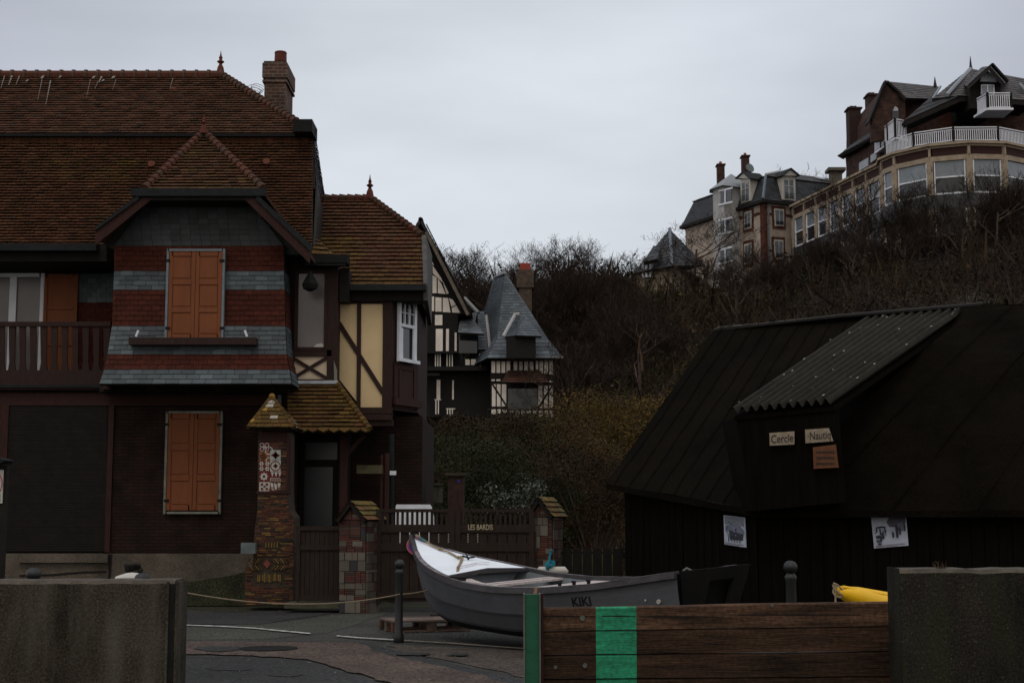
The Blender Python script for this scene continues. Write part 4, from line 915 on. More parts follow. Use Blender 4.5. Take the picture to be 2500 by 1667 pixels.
TK = [(0, .2), (.1, .16), (.5, .12), (.75, .16), (.85, .27), (.92, .63), (.955, .92), (.985, 1.15), (1, 1.33)]
HE = math.radians(3)
def hp(t, q, z):                           # station, sideways offset (far +), height, with heel
    z2 = z + q*math.sin(HE); return S0+AX*t+bx*q*math.cos(HE)+Vector((0, 0, z2))
def sm(T, t): return (tab(max(0, t-.02), T)+2*tab(t, T)+tab(min(1, t+.02), T))/4
def section(t):
    w_, g, k = sm(TW, t), sm(TG, t), sm(TK, t); h = g-k
    prof = [(0, 0), (.40, .06), (.66, .2), (.72, .25), (.86, .5), (.90, .55), (.97, .8), (1, 1)]
    return [(w_*a, k+h*b) for a, b in prof]
NS = 44; m = MB(); mi = []
rows = []
for i in range(NS+1):
    t = i/NS; sc = section(t); rows.append([hp(t, -q, z) for q, z in reversed(sc)]+[hp(t, q, z) for q, z in sc[1:]])
nn = len(rows[0])
for i in range(NS):
    for j in range(nn-1):
        zc = sum((rows[i][j].z, rows[i+1][j].z, rows[i][j+1].z, rows[i+1][j+1].z))/4
        m.mi = 1 if (j in (5, 6, 7, 8)) else 0
        m.face([rows[i][j], rows[i+1][j], rows[i+1][j+1], rows[i][j+1]])
m.mi = 0
hull = m.build('hull', [M['hull'], M['boot']], bt, True)
m = MB()                                   # inner skin
rin = []
for i in range(NS+1):
    t = i/NS; sc = section(t)
    rin.append([hp(t, -max(0, q-.03), z+.03) for q, z in reversed(sc)]+[hp(t, max(0, q-.03), z+.03) for q, z in sc[1:]])
for i in range(NS):
    for j in range(nn-1): m.face([rin[i][j+1], rin[i+1][j+1], rin[i+1][j], rin[i][j]])
m.build('inner_planking', M['hullin'], bt, True)
for sgn_, nm in ((-1, 'near'), (1, 'far')):
    m = MB(); pts = []
    for i in range(NS*2+1):
        t = i/NS/2; pts.append(hp(t, sgn_*(sm(TW, t)+.012), sm(TG, t)))
    n = len(pts); vs = []; 
    for i, p in enumerate(pts):
        o_ = bx*sgn_; vs += [p-o_*.055+Vector((0, 0, .022)), p+o_*.03+Vector((0, 0, .018)), p+o_*.036+Vector((0, 0, -.05)), p-o_*.02+Vector((0, 0, -.055)), p-o_*.055+Vector((0, 0, -.02))]
    b = [(i*5+k, i*5+(k+1) % 5, (i+1)*5+(k+1) % 5, (i+1)*5+k) for i in range(n-1) for k in range(5)]; m.mesh(vs, b+[(4,3,2,1,0)]); m.build('gunwale', M['rub'], bt)
    m = MB(); cap_ = [(pts[i]-bx*sgn_*.05+Vector((0, 0, .026)), pts[i]+bx*sgn_*.028+Vector((0, 0, .022))) for i in range(n)]
    for (a, b), (c, d) in zip(cap_[:-8], cap_[1:-7]): m.mesh([a, b, d, c, a+Vector((0, 0, .006)), b+Vector((0, 0, .006)), d+Vector((0, 0, .006)), c+Vector((0, 0, .006))], [(4, 5, 6, 7), (0, 1, 5, 4), (1, 2, 6, 5), (2, 3, 7, 6), (3, 0, 4, 7)])
    m.build('gunwale_highlight', M['capgrey'], bt)  # thin strip added for the highlight along the gunwale top
    for frac, mt in ((.52, 'rub'), (.22, 'rub')):   # lap seams
        m = MB(); pts = []
        for i in range(NS*2-5):
            t = i/NS/2; w_, g, k = sm(TW, t), sm(TG, t), sm(TK, t); q_ = .875 if frac > .5 else .69; pts.append(hp(t, sgn_*(w_*q_+.004), k+(g-k)*frac))
        m.tube(pts, .0065, 4); m.build('strake_seam', M[mt], bt)
# stem post
m = MB(); pts = [hp(t, 0, sm(TK, t)-.01) for t in [.87+.13*i/16 for i in range(17)]]+[hp(1.003, 0, 1.42)]; m.tube(pts, [.008, .02, .03]+[.035]*13+[.042, .045], 8); m.build('stem_post', M['rub'], bt, True)
# foredeck
m = MB(); L_ = [.70+.298*i/14 for i in range(15)]
near = [hp(t, -max(0, sm(TW, t)-.03), sm(TG, t)+.022) for t in L_]; far = [hp(t, max(0, sm(TW, t)-.03), sm(TG, t)+.022) for t in L_]; mid = [hp(t, 0, sm(TG, t)+.06*min(1, (1-t)/.12)+.012) for t in L_]
for i in range(14):
    m.face([near[i], mid[i], mid[i+1], near[i+1]]); m.face([mid[i], far[i], far[i+1], mid[i+1]])
m.build('foredeck', M['deckwhite'], bt, True)
m = MB(); m.prism([near[0], mid[0], far[0], far[0]-Vector((0, 0, .06)), mid[0]-Vector((0, 0, .06)), near[0]-Vector((0, 0, .06))], -ax*.03); m.build('deck_beam', M['rub'], bt)
m = MB(); t = .72; m.prism([hp(t, -sm(TW, t)+.05, .9), hp(t, sm(TW, t)-.05, .9), hp(t, .22, .4), hp(t, -.22, .4)], ax*.02); m.build('bulkhead', M['hullin'], bt)
# thwarts and side benches
for t, wd in ((.06, .30), (.40, .26), (.58, .2)):
    for k in range(3 if wd > .2 else 2):
        tt = t+k*.026; q_ = sm(TW, tt)-.045; z = sm(TG, tt)-.055; m = MB()
        a, b, c, d = hp(tt, -q_, z), hp(tt, q_, z), hp(tt+.0235, q_, z), hp(tt+.0235, -q_, z); m.prism([a, b, c, d], (0, 0, .03)); m.build('thwart_plank', M['thwart'], bt)
for k in range(4):
    m = MB(); ts = [.10+.585*i/12 for i in range(13)]
    A_ = [hp(t, -(sm(TW, t)-.05-k*.085), sm(TG, t)-.03) for t in ts]; B_ = [hp(t, -(sm(TW, t)-.05-k*.085-.075), sm(TG, t)-.03) for t in ts]
    for i in range(12): m.mesh([A_[i], A_[i+1], B_[i+1], B_[i]]+[p-Vector((0, 0, .025)) for p in (A_[i], A_[i+1], B_[i+1], B_[i])], [(0,1,2,3),(7,6,5,4),(0,4,5,1),(2,6,7,3),(0,3,7,4),(1,5,6,2)])
    m.build('bench_plank', M['thwart'], bt)
# transom, dark, with an outboard cut-out and rudder board standing off
m = MB(); sc = section(0); half = [(q, z) for q, z in sc]
poly = [hp(0, -q, z) for q, z in reversed(half)]+[hp(0, q, z) for q, z in half[1:]]
m.prism(poly, ax*.04); dk = mat('transom_paint', (0.0066, 0.006, 0.0057), .9, 4, .3, .2, spec=.08)
m.build('transom', dk, bt)
m = MB()
def tp(q, z, o=.0): return hp(-.012, q, z)-ax*o
q = [tp(-.52, 1.09), tp(.62, 1.09), tp(.30, .42), tp(.12, .42), tp(.33, .95), tp(-.08, .95), tp(-.30, .42), tp(-.46, .42)]
m.mesh(q+[p-ax*.05 for p in q], [(0,1,4,5),(1,2,3,4),(0,5,6,7),(8,13,12,9),(9,12,11,10),(8,15,14,13),(0,8,9,1),(1,9,10,2),(2,10,11,3),(3,11,12,4),(4,12,13,5),(5,13,14,6),(6,14,15,7),(7,15,8,0)]); m.build('transom_frame', dk, bt)
# name near the stern, on the near side
def side(t, f): 
    w_, g, k = sm(TW, t), sm(TG, t), sm(TK, t); return hp(t, -w_*(.90+.1*(f-.55)/.45 if f > .55 else .9), k+(g-k)*f)
c = side(.235, .76); u = (side(.18, .76)-side(.29, .76)); v = (side(.235, .93)-side(.235, .6))
text('KIKI', c, u, v, .155, M['black'], 'name_lettering', bt, .012, squash=1.12, bold=.03)
m = MB(); c = side(.045, .66)-bx*.02; m.tube([c-u.cross(v).normalized()*.012, c+u.cross(v).normalized()*.012], .026, 9); c2 = side(.075, .7)-bx*.02; m.obox(c2, u, v, u.cross(v), .02, .02, .01); m.build('paint_chip', M['offwhite'], bt)
# faint lettering on the deck edge
m = MB(); r_ = random.Random(6)
for i in range(22):
    f = i/22; q_ = -.36+.62*f; t = .735+.012*f
    c = hp(t, q_, sm(TG, t)+.045+.045*(1-abs(q_)/.7)); m.obox(c+Vector((0, 0, .006)), bx, ax, (0, 0, 1), .011+.008*r_.random(), .05, .003)
m.build('deck_lettering', mat('faded_red', (.3, .17, .2), .8, 5, .3, 0), bt)
# cleat, rope on the bow, fairlead, oarlocks
def dk_(t, q_, h=.0): return hp(t, q_, sm(TG, t)+.02+.05*max(0, 1-abs(q_)/max(.05, sm(TW, t)))*min(1, (1-t)/.12)+h)
m = MB(); c = dk_(.80, .12, .03); m.tube([c-bx*.1+Vector((0, 0, .03)), c, c+bx*.11+Vector((0, 0, .01))], .014, 6); m.tube([c-Vector((0, 0, .03)), c], .016, 6); m.tube([c, c-bx*.05+Vector((0, 0, .06))], [.012, .006], 6); m.build('cleat', M['gutter'], bt)
m = MB()
pts = [dk_(.995, .0, .07), dk_(.965, .03, .04), dk_(.93, .05, .02), dk_(.89, .05, .02), dk_(.87, .07, .025), dk_(.84, .03, .02), dk_(.81, -.02, .02), dk_(.80, .0, .03)]
for o_ in (0, .018): m.tube([p+bx*o_ for p in pts], .011, 6)
pts2 = [dk_(.80, .0, .03), dk_(.775, -.14, .01), dk_(.745, -.32, .01), dk_(.715, -.46, .0), hp(.70, -.55, .86), hp(.69, -.6, .80)]
for o_ in (0, .016, .032): m.tube([p+bx*o_ for p in pts2], .009, 5)
for a in (dk_(.895, .05, .03), dk_(.805, -.01, .035)):
    m.tube([a+Vector((math.cos(k)*.03, math.sin(k)*.03, .01*math.sin(2*k))) for k in range(8)], .012, 5)
m.build('bow_rope', M['rope'], bt)
m = MB(); c = dk_(.99, 0, .07)
for k in range(5): m.tube([c+bx*(-.06+.03*k)+Vector((0, 0, 0)), c+bx*(-.05+.025*k)+Vector((0, 0, .05+.01*(k % 2))), c+bx*(-.03+.02*k)+ax*.02+Vector((0, 0, .0))], .009, 5)
m.build('bow_fitting', M['black'], bt)
m = MB(); pts = [dk_(.985, .02, .05), dk_(.965, .05, .05), dk_(.975, -.02, .06), dk_(.95, .02, .05)]; m.tube(pts, .009, 5); m.build('teal_cord', mat('teal_fibre', (.01, .16, .22), .8, 20, .3, .2), bt)
for t, q_ in ((.72, -1), (.29, -1), (.25, -1), (.21, -1)):
    c = hp(t, q_*sm(TW, t), sm(TG, t)+.03); m = MB()
    if t > .7: m.obox(hp(.655, -sm(TW, .655)+.02, sm(TG, .655)+.03), ax, bx, (0, 0, 1), .34, .06, .05)
    else: m.tube([c, c+Vector((0, 0, .03))], .022, 7); m.tube([c+ax*-.02+Vector((0, 0, .03)), c+ax*.03+Vector((0, 0, .035))], .018, 6)
    m.build('oarlock', M['black'], bt)
m = MB(); a, b = hp(.66, -.35, .93), hp(.62, .35, .93); m.tube([a, b], .016, 6); m.build('oar_bar', M['black'], bt)
m = MB(); a = hp(0, -.4, 1.08); m.tube([a, a+Vector((.04, 0, .03)), a+Vector((.1, 0, .0))], .015, 5); m.build('stern_shackle', M['metal'], bt)
# white float and teal rope standing behind the far gunwale
q = P(1347, 1392, 20.9)
m = MB(); m.tube([q+Vector((-.22, 0, -.03)), q+Vector((-.17, 0, .0)), q+Vector((.18, 0, .0)), q+Vector((.22, 0, -.03))], [.03, .055, .055, .03], 12)
fl = one(m, 'fender', M['offwhite'], 'dirty white fender lying along the far gunwale of the boat', 'fender', smooth=True)
m = MB(); tm = bpy.data.materials['teal_fibre']; r_ = random.Random(12)
q = P(1337, 1388, 20.85)
m.tube([q+Vector((0, 0, -.03)), q+Vector((.0, 0, .05)), q+Vector((.02, 0, .1)), q+Vector((.03, 0, .17)), q+Vector((.05, 0, .235))], [.02, .026, .018, .016, .022], 6)
m.tube([q+Vector((.05, 0, .215)), q+Vector((.062, 0, .25)), q+Vector((.045, 0, .262))], [.02, .022, .016], 6)
for i in range(3):
    c = q+Vector((.015+.02*i, 0, .055+.01*i)); m.tube([c+Vector((math.cos(k*.9)*.05, math.sin(k)*.03, .035*math.sin(k*.9))) for k in range(8)], .012, 5)
one(m, 'rope_knot', tm, 'knotted teal rope sticking up from the white fender', 'rope')
# pallet
pt_ = thing('wooden_pallet', (-1.35, 20.9, 0), 'weathered wooden pallet lying under the bow of the boat', 'pallet')
pc = Gd(1030, 1540); pu = Vector((.94, .34, 0)).normalized(); pv = Vector((-pu.y, pu.x, 0)); o_ = Gd(957, 1545)
mp_ = mat('pallet_wood', (.2, .15, .12), .9, 6, .5, .4, 40, attr=True)
r_ = random.Random(3); pl_ = thing
for i in range(7):
    v = r_.uniform(.5, 1.3); m = MB(); a = o_+pv*(i*.125)
    m.obox(a+pu*.6+Vector((0, 0, .165)), pu, pv, (0, 0, 1), 1.2, .095, .022, (v, v*.95, v*.95)); m.build('deck_slat', mp_, pt_)
for i in range(3):
    for k in range(3): 
        m = MB(); m.obox(o_+pu*(.07+.53*k)+pv*(.02+i*.36)+Vector((0, 0, .085)), pu, pv, (0, 0, 1), .14, .1, .11, (.6, .3, .25) if (i == 0 and k == 0) else (.5, .45, .4)); m.build('block', mp_, pt_)
for i in range(3):
    m = MB(); m.obox(o_+pu*.6+pv*(.02+i*.36)+Vector((0, 0, .02)), pu, pv, (0, 0, 1), 1.2, .1, .022, (.6, .5, .45)); m.build('bottom_slat', mp_, pt_)
m = MB()
for x, y, s_ in ((1090, 1520, .13), (1150, 1535, .15), (1400, 1560, .2)):
    c = Gd(x, y); m.obox(c+Vector((0, .1, s_/2)), (1, .3, 0), (-.3, 1, 0), (0, 0, 1), .5, .2, s_)
one(m, 'timber_chock', M['dark'], 'dark timber chocks under the boat keel', 'chock')
# yellow kayak behind the planks
kp = [P(2046, 1440, 15.0), P(2062, 1447, 15.02), P(2090, 1458, 15.1), P(2150, 1478, 15.3), P(2230, 1496, 15.6), P(2420, 1520, 16.4)]
m = MB(); m.tube(kp, [.045, .07, .11, .15, .18, .2], 14)
ky = thing('yellow_kayak', kp[1], 'bright yellow kayak nose sticking up behind the planks', 'kayak')
m.build('kayak_hull', mat('yellow_plastic', (.92, .52, .006), .45, 3, .12, .05, spec=.4), ky, True)
m = MB(); m.tube([kp[1]+Vector((-.03, -.05, .06)), kp[3]+Vector((0, -.10, .12)), kp[5]+Vector((0, -.14, .15))], .02, 6); m.build('rim', bpy.data.materials['yellow_plastic'], ky)
m = MB(); c = kp[0]
for k in range(3): m.tube([c+Vector((.0+.05*math.cos(a*.8+k), .05*math.sin(a*.8+k), .02*k-.02+.05*math.sin(a*.8))) for a in range(9)], .01, 5)
m.tube([c+Vector((-.03, -.03, .02)), c+Vector((-.04, -.05, -.12)), c+Vector((-.02, -.05, -.22))], .01, 5); m.build('bow_line', M['rope'], ky)

# ------------------------------------------------------------------ black shed on the right
sh = thing('tarred_shed', (5.5, 24, 0), 'large black tarred boat shed with a corrugated dormer roof and wooden name boards', 'shed')
E1, E2 = P(1480, 1180, 25.5), P(1852, 1246, 22.0); R1, R2 = P(1745, 805, 27.4), P(2400, 742, 23.6)
E3 = Vector((13.5, 19.6, E2.z)); 
m = MB(); 
def grid(a, b, c, d, nu, nv, amp, seed, push=0):
    r = random.Random(seed); G_ = []
    nrm = (b-a).cross(d-a).normalized(); nrm = -nrm if nrm.y > 0 else nrm
    for j in range(nv+1):
        for i in range(nu+1):
            s_, t_ = i/nu, j/nv; p = lerp(lerp(a, b, s_), lerp(d, c, s_), t_)
            G_.append(p+nrm*(noise.noise(p*1.3)*amp+push*math.sin(math.pi*t_)))
    return G_, [(j*(nu+1)+i, j*(nu+1)+i+1, (j+1)*(nu+1)+i+1, (j+1)*(nu+1)+i) for j in range(nv) for i in range(nu)]
g_, f_ = grid(E1, E2, P(2110, 775, 25.3), R1, 30, 30, .05, 1, .0); m.mesh(g_, f_)
g_, f_ = grid(E2, E3, Vector((14.5, 22.2, R2.z-.3)), R2, 20, 20, .06, 1, .25); m.mesh(g_, f_)
m.mesh([R2, P(2110, 775, 25.3), E2], [(0, 1, 2)])
bk1, bk2 = R1+Vector((1.9, 3, -2.9)), Vector((16, 28, 1.6))
m.mesh([R1, R2, Vector((14.5, 22.2, R2.z-.3)), bk2, bk1, E1+Vector((.2, .4, 0))], [(0, 1, 2, 3, 4), (0, 4, 5)])
m.mesh([E1, R1, E1+Vector((.2, .4, 0))], [(0, 1, 2)]); m.mesh([E3, Vector((14.5, 22.2, R2.z-.3)), bk2], [(0, 1, 2)])
for a, b in ((E1, E2), (E2, E3)): m.mesh([a, b, b-Vector((0, 0, .1)), a-Vector((0, 0, .1))], [(0, 1, 2, 3)])
m.build('roof', M['tar'], sh)
m = MB(); ia, ib, ic = E1+Vector((.32, .0, 0)), E2+Vector((.03, .25, 0)), E3+Vector((0, .3, 0))
for a, b in ((ia, ib), (ib, ic)):
    n_ = int((b-a).length/.19); nm_ = Vector((b.y-a.y, a.x-b.x, 0)).normalized(); nm_ = -nm_ if nm_.y > 0 else nm_; rr = random.Random(4)
    m.mesh([Vector((a.x, a.y, -.1))-nm_*.03, Vector((b.x, b.y, -.1))-nm_*.03, Vector((b.x, b.y, b.z-.02))-nm_*.03, Vector((a.x, a.y, a.z-.02))-nm_*.03], [(0, 1, 2, 3)])
    for i in range(n_):
        p, q = lerp(a, b, i/n_), lerp(a, b, (i+.94)/n_); d_ = nm_*rr.uniform(0, .02); z = E2.z-.02
        m.mesh([Vector((p.x, p.y, -.1))+d_, Vector((q.x, q.y, -.1))+d_, Vector((q.x, q.y, lerp(a.z, b.z, i/n_)-.03))+d_, Vector((p.x, p.y, lerp(a.z, b.z, i/n_)-.03))+d_], [(0, 1, 2, 3)])
m.prism([(ia.x, ia.y+.03, -.1), (ib.x, ib.y+.04, -.1), (ic.x, ic.y+.04, -.1), (16, 28, -.1), (ia.x+1.5, 29, -.1)], (0, 0, E2.z+.05))
m.build('board_wall', M['tarwall'], sh)
m = MB(); r_ = random.Random(15); TT = P(2110, 775, 25.3); nr_ = (E2-E1).cross(R1-E1).normalized(); nr_ = -nr_ if nr_.y > 0 else nr_
for i in range(9):
    s_ = (i+.6)/9.5; a, b = lerp(E1, E2, s_), lerp(R1, TT, s_); pts = [lerp(a, b, t)+nr_*(.02+noise.noise(lerp(a, b, t)*1.3)*.05)+Vector((r_.uniform(-.02, .02), 0, 0)) for t in [k/10 for k in range(11)]]; m.tube(pts, .009, 4)
for i in range(8):
    s_ = (i+.6)/8.5; a, b = lerp(E2, E3, s_), lerp(R2, Vector((14.5, 22.2, R2.z-.3)), s_); nq = Vector((-.1, -.8, .5)).normalized(); pts = [lerp(a, b, t)+nq*(.04+.25*math.sin(math.pi*t)) for t in [k/10 for k in range(11)]]; m.tube(pts, .009, 4)
tag(m.build('felt_batten', M['tar'], sh), None, None, None, 'stuff')
# ridge capping with pale patches
m = MB(); m.tube([R1, lerp(R1, R2, .5)+Vector((0, 0, .03)), R2], .035, 6, (.03, .027, .024)); r_ = random.Random(7)
for i in range(18):
    t = r_.uniform(0, .42); p = lerp(R1, R2, t)+Vector((0, -.04, .035)); v = r_.uniform(.4, 1.2); m.obox(p, R2-R1, (0, 1, 0), (0, 0, 1), r_.uniform(.04, .22), .03, .02, (.17*v, .17*v, .16*v))
m.build('ridge_capping', M['tint'], sh)
# corrugated dormer
D1, D2, U2, U1 = P(1785, 1011, 21.5), P(2033, 988, 21.3), P(2368, 757, 23.9), P(2125, 778, 25.3)
nrm = (D2-D1).cross(U1-D1).normalized(); nrm = -nrm if nrm.z < 0 else nrm
m = MB(); nu = 144; vs = []; fs = []
for j in range(9):
    for i in range(nu+1):
        s_ = i/nu; a = lerp(D1, D2, s_); b = lerp(U1, U2, s_); vs.append(lerp(a, b, j/8)+nrm*(.045*math.sin(s_*2*math.pi*11)+.06))
for j in range(8):
    for i in range(nu):
        q = j*(nu+1)+i; fs.append((q, q+1, q+nu+2, q+nu+1))
for q in range(len(fs)):
    i = q % nu; v = .55+.6*(.5+.5*noise.noise(vs[fs[q][0]]*2.2)); s_ = .5+.5*math.sin((i/nu)*2*math.pi*11)
    m.mesh([vs[k] for k in fs[q]], [(0, 1, 2, 3)], (.034*v, .030*v, .021*v))
m.build('corrugated_roof', mat('fibre_cement', (1, 1, 1), .9, 9, .5, .5, 50, attr=True), sh)
m = MB(); r_ = random.Random(5)
for i in range(34):
    s_, t_ = r_.random(), r_.random(); p = lerp(lerp(D1, D2, s_), lerp(U1, U2, s_), t_)+nrm*.11; w_ = r_.uniform(.006, .022); m.obox(p, U1-D1, D2-D1, nrm, w_*2.5, w_, .006)
tag(m.build('lichen_spots', mat('lichen', (.3, .36, .28), .9, 9, .2, 0), sh), None, None, None, 'stuff')
m = MB(); m.prism([D1+Vector((.06, .05, -.02)), D2+Vector((.05, .05, -.02)), lerp(D2, U2, .95)-nrm*.05, lerp(D1, U1, .95)-nrm*.05], (0, 0, -.06)); 
dn = Vector((0, 0, -1)); q = [D1+Vector((.08, .08, -.03)), D2+Vector((.1, .08, -.03)), D2+Vector((.18, .08, -1.4)), D1+Vector((.3, .08, -1.4))]; m.prism(q, (0, 1.4, 0))
m.build('dormer_wall', M['tarwall'], sh)
SP_ = Pl((D1.x, 21.55), (D2.x+.1, 21.36))
SP_.A = SP_.A
sgw = mat('sign_wood', (.27, .215, .16), .85, 10, .3, .3, 40); ink = mat('sign_ink', (.02, .018, .016), .8, 8, .2, 0)
def board(name, pts, mt, lab, cat, grp=None):
    t = thing(name, SP_.pt(pts[0][0], pts[0][1], .03), lab, cat, grp); m = MB(); SP_.poly(m, pts, .05, .03); m.build('board', mt, t); return t
s1 = board('name_board', [(1878, 1057), (1939, 1053), (1939, 1085), (1879, 1088)], sgw, 'pale wooden board lettered Cercle under the corrugated roof', 'sign', 'name boards on the black shed')
ca, cb_ = SP_.pt(1909, 1071.5, .054), SP_.pt(1930, 1070, .054); text('Cercle', ca, cb_-ca, (0, 0, 1), .165, ink, 'lettering', s1, .002, squash=.72)
s2 = board('name_board', [(1965, 1049), (2023, 1045), (2034, 1077), (1966, 1082)], sgw, 'cut off pale wooden board lettered Nautiqu beside the dark roof edge', 'sign', 'name boards on the black shed')
ca, cb_ = SP_.pt(1999, 1064, .054), SP_.pt(2020, 1062.5, .054); text('\u00b7Nautiq', ca, cb_-ca, (0, 0, 1), .165, ink, 'lettering', s2, .002, squash=.68)
s3 = board('notice_sheet', [(1984, 1092), (2040, 1085), (2047, 1141), (1986, 1144)], mat('rusty_orange', (.13, .05, .022), .85, 10, .3, .2), 'rusty orange notice sheet hung below the right name board', 'sign')
m = MB(); r_ = random.Random(3)
for k, y in enumerate((1101, 1115, 1129)):
    x = 1992.
    while x < 2036: wd = r_.uniform(1.5, 3); SP_.rect(m, x, y, x+wd, y+6+r_.uniform(-1, 1), .054, .003); x += wd+1.4
m.build('faded_lettering', ink, s3)
def poster(name, pl, c4, lab, kind):
    t = thing(name, pl.pt(*c4[0]), lab, 'poster'); P4 = [pl.pt(x, y, .05) for x, y in c4]   # tl tr br bl
    u = lambda a, b, o=.002: lerp(lerp(P4[0], P4[1], a), lerp(P4[3], P4[2], a), b)+pl.n*o
    m = MB(); m.prism(P4, -pl.n*.012); m.build('sheet', mat('photo_paper', (.40, .43, .52), .5, 6, .25, 0), t)
    m = MB(); r = random.Random(kind*7)
    def bl(pts, c, o=.004): m.face([u(a, b, o) for a, b in pts], c)
    D_, MD, LT = (.04, .04, .055), (.14, .14, .19), (.3, .33, .42)
    if kind == 1:
        bl([(.05, .02), (.95, .02), (.95, .3), (.05, .3)], (.2, .22, .25)); bl([(.08, .36), (.4, .27), (.75, .3), (.95, .45), (.95, .58), (.3, .5), (.08, .55)], (.16, .17, .23), .006); bl([(.25, .48), (.9, .57), (.88, .78), (.28, .8)], D_, .008)
        for i in range(22): x, y = r.uniform(.05, .9), r.uniform(.12, .85); bl([(x, y), (x+r.uniform(.02, .08), y+.01), (x+.06, y+.05), (x+.01, y+.04)], r.choice((D_, MD, LT)), .010+i*.0001)
        for i in range(5): x = .2+i*.13; bl([(x, .6), (x+.03, .6), (x+.05, .88), (x+.02, .88)], D_, .013)
    else:
        bl([(.42, .25), (.55, .08), (.97, .0), (.97, .32), (.8, .33), (.62, .42), (.5, .4)], (.1, .09, .12), .006); bl([(.68, .32), (.9, .3), (.9, .55), (.68, .52)], MD, .008)
        for x, y, w_, h in ((.10, .36, .3, .06), (.1, .4, .05, .14), (.2, .42, .05, .2), (.34, .38, .06, .26), (.55, .55, .07, .18), (.66, .33, .09, .42), (.76, .42, .06, .24), (.9, .3, .06, .26), (.08, .62, .2, .22), (.24, .55, .1, .2), (.12, .85, .12, .06)):
            bl([(x, y+.02), (x+w_*.6, y), (x+w_, y+h*.4), (x+w_*.8, y+h), (x+w_*.1, y+h*.96)], D_, .010+x*.001)
        for i in range(16): x, y = r.uniform(.05, .4), r.uniform(.4, .85); bl([(x, y), (x+.05, y+.01), (x+.04, y+.05), (x+.01, y+.04)], r.choice((D_, MD, LT)), .012+i*.0001)
    for k in range(3): bl([(.05, .92+k*.025), (.9-.2*(k == 2), .92+k*.025), (.9-.2*(k == 2), .93+k*.025), (.05, .93+k*.025)], (.18, .12, .14), .006)
    m.build('printed_picture', M['tint'], t)
LW = Pl((ia.x, ia.y), (ib.x, ib.y)); RWp = Pl((ib.x, ib.y), (ic.x, ic.y))
poster('picture_poster', LW, [(1773, 1257), (1825, 1263), (1828, 1336), (1775, 1328)], 'narrow black and white picture poster nearest the shed corner', 1)
poster('picture_poster', RWp, [(2126, 1256), (2211, 1250), (2218, 1331), (2134, 1338)], 'larger black and white picture poster at the right, showing figures under a roof', 2)
# ------------------------------------------------------------------ hill
HY = [33.5, 40, 47, 56, 70, 88, 104, 122, 140]
HC = {   # photo column -> heights of the slope (photo rows) at those depths
 -600: [1440, 1380, 1330, 1290, 1260, 1235, 1220, 1210, 1205],
 600:  [1440, 1330, 1240, 1180, 1120, 1040, 960, 900, 880],
 980:  [1438, 1330, 1235, 1172, 1120, 1080, 900, 770, 745],
 1180: [1438, 1340, 1245, 1178, 1125, 1085, 900, 750, 722],
 1400: [1438, 1340, 1232, 1158, 1098, 1050, 880, 720, 690],
 1540: [1438, 1320, 1200, 1090, 1005, 910, 810, 715, 700],
 1620: [1438, 1300, 1190, 1060, 980, 880, 780, 735, 725],
 1760: [1438, 1290, 1160, 1010, 925, 845, 765, 725, 715],
 1900: [1438, 1280, 1130, 970, 865, 790, 700, 680, 680],
 2080: [1438, 1270, 1100, 930, 820, 730, 648, 640, 640],
 2300: [1438, 1260, 1080, 900, 780, 675, 610, 605, 605],
 2500: [1438, 1250, 1060, 880, 735, 625, 555, 550, 550],
 2900: [1438, 1240, 1040, 850, 680, 560, 490, 480, 480],
 3800: [1438, 1240, 1040, 850, 680, 560, 490, 480, 480]}
hk = sorted(HC)
def hrow(px, Y):
    px = max(hk[0], min(hk[-1], px)); 
    for a, b in zip(hk, hk[1:]):
        if px <= b: break
    t = (px-a)/(b-a); 
    for i in range(len(HY)-1):
        if Y <= HY[i+1]: break
    s = min(1, max(0, (Y-HY[i])/(HY[i+1]-HY[i])))
    r0 = lerp(HC[a][i], HC[b][i], t); r1 = lerp(HC[a][i+1], HC[b][i+1], t)
    return r0, r1, s, i
def hill(px, Y):
    r0, r1, s, i = hrow(px, Y)
    z0, z1 = Zp(r0, HY[i]), Zp(r1, HY[i+1]); 
    if Y <= 33.6: z0 = 0 if i == 0 else z0
    x = (px-1250)*Y/(CP*F-SP*(833.5-lerp(r0, r1, s)))
    return Vector((x, Y, lerp(z0, z1, s)))
M['soil'] = mat('hill_soil', (.022, .017, .009), .98, .35, .5, .6, 6, attr=True)
m = MB(); cols = list(range(-600, 3801, 40)); ysamp = []
for a, b in zip(HY, HY[1:]): ysamp += [lerp(a, b, k/4) for k in range(4)]
ysamp.append(HY[-1])
vs = []
for Y in ysamp:
    for c in cols:
        p = hill(c, Y); n_ = noise.noise(Vector((p.x*.12, p.y*.12, 0)))*.9+noise.noise(Vector((p.x*.4, p.y*.4, 3)))*.35
        p.z += n_*min(1, (Y-33.4)/10); vs.append(p)
    
nc = len(cols)
back = [Vector((vs[-nc+i].x*1.5, 260, vs[-nc+i].z-2)) for i in range(nc)]; vs += back; ny = len(ysamp)+1
m.mesh(vs, [(j*nc+i, j*nc+i+1, (j+1)*nc+i+1, (j+1)*nc+i) for j in range(ny-1) for i in range(nc-1)])
tag(m.build('hill', M['soil'], None, True), None, None, None, 'structure')

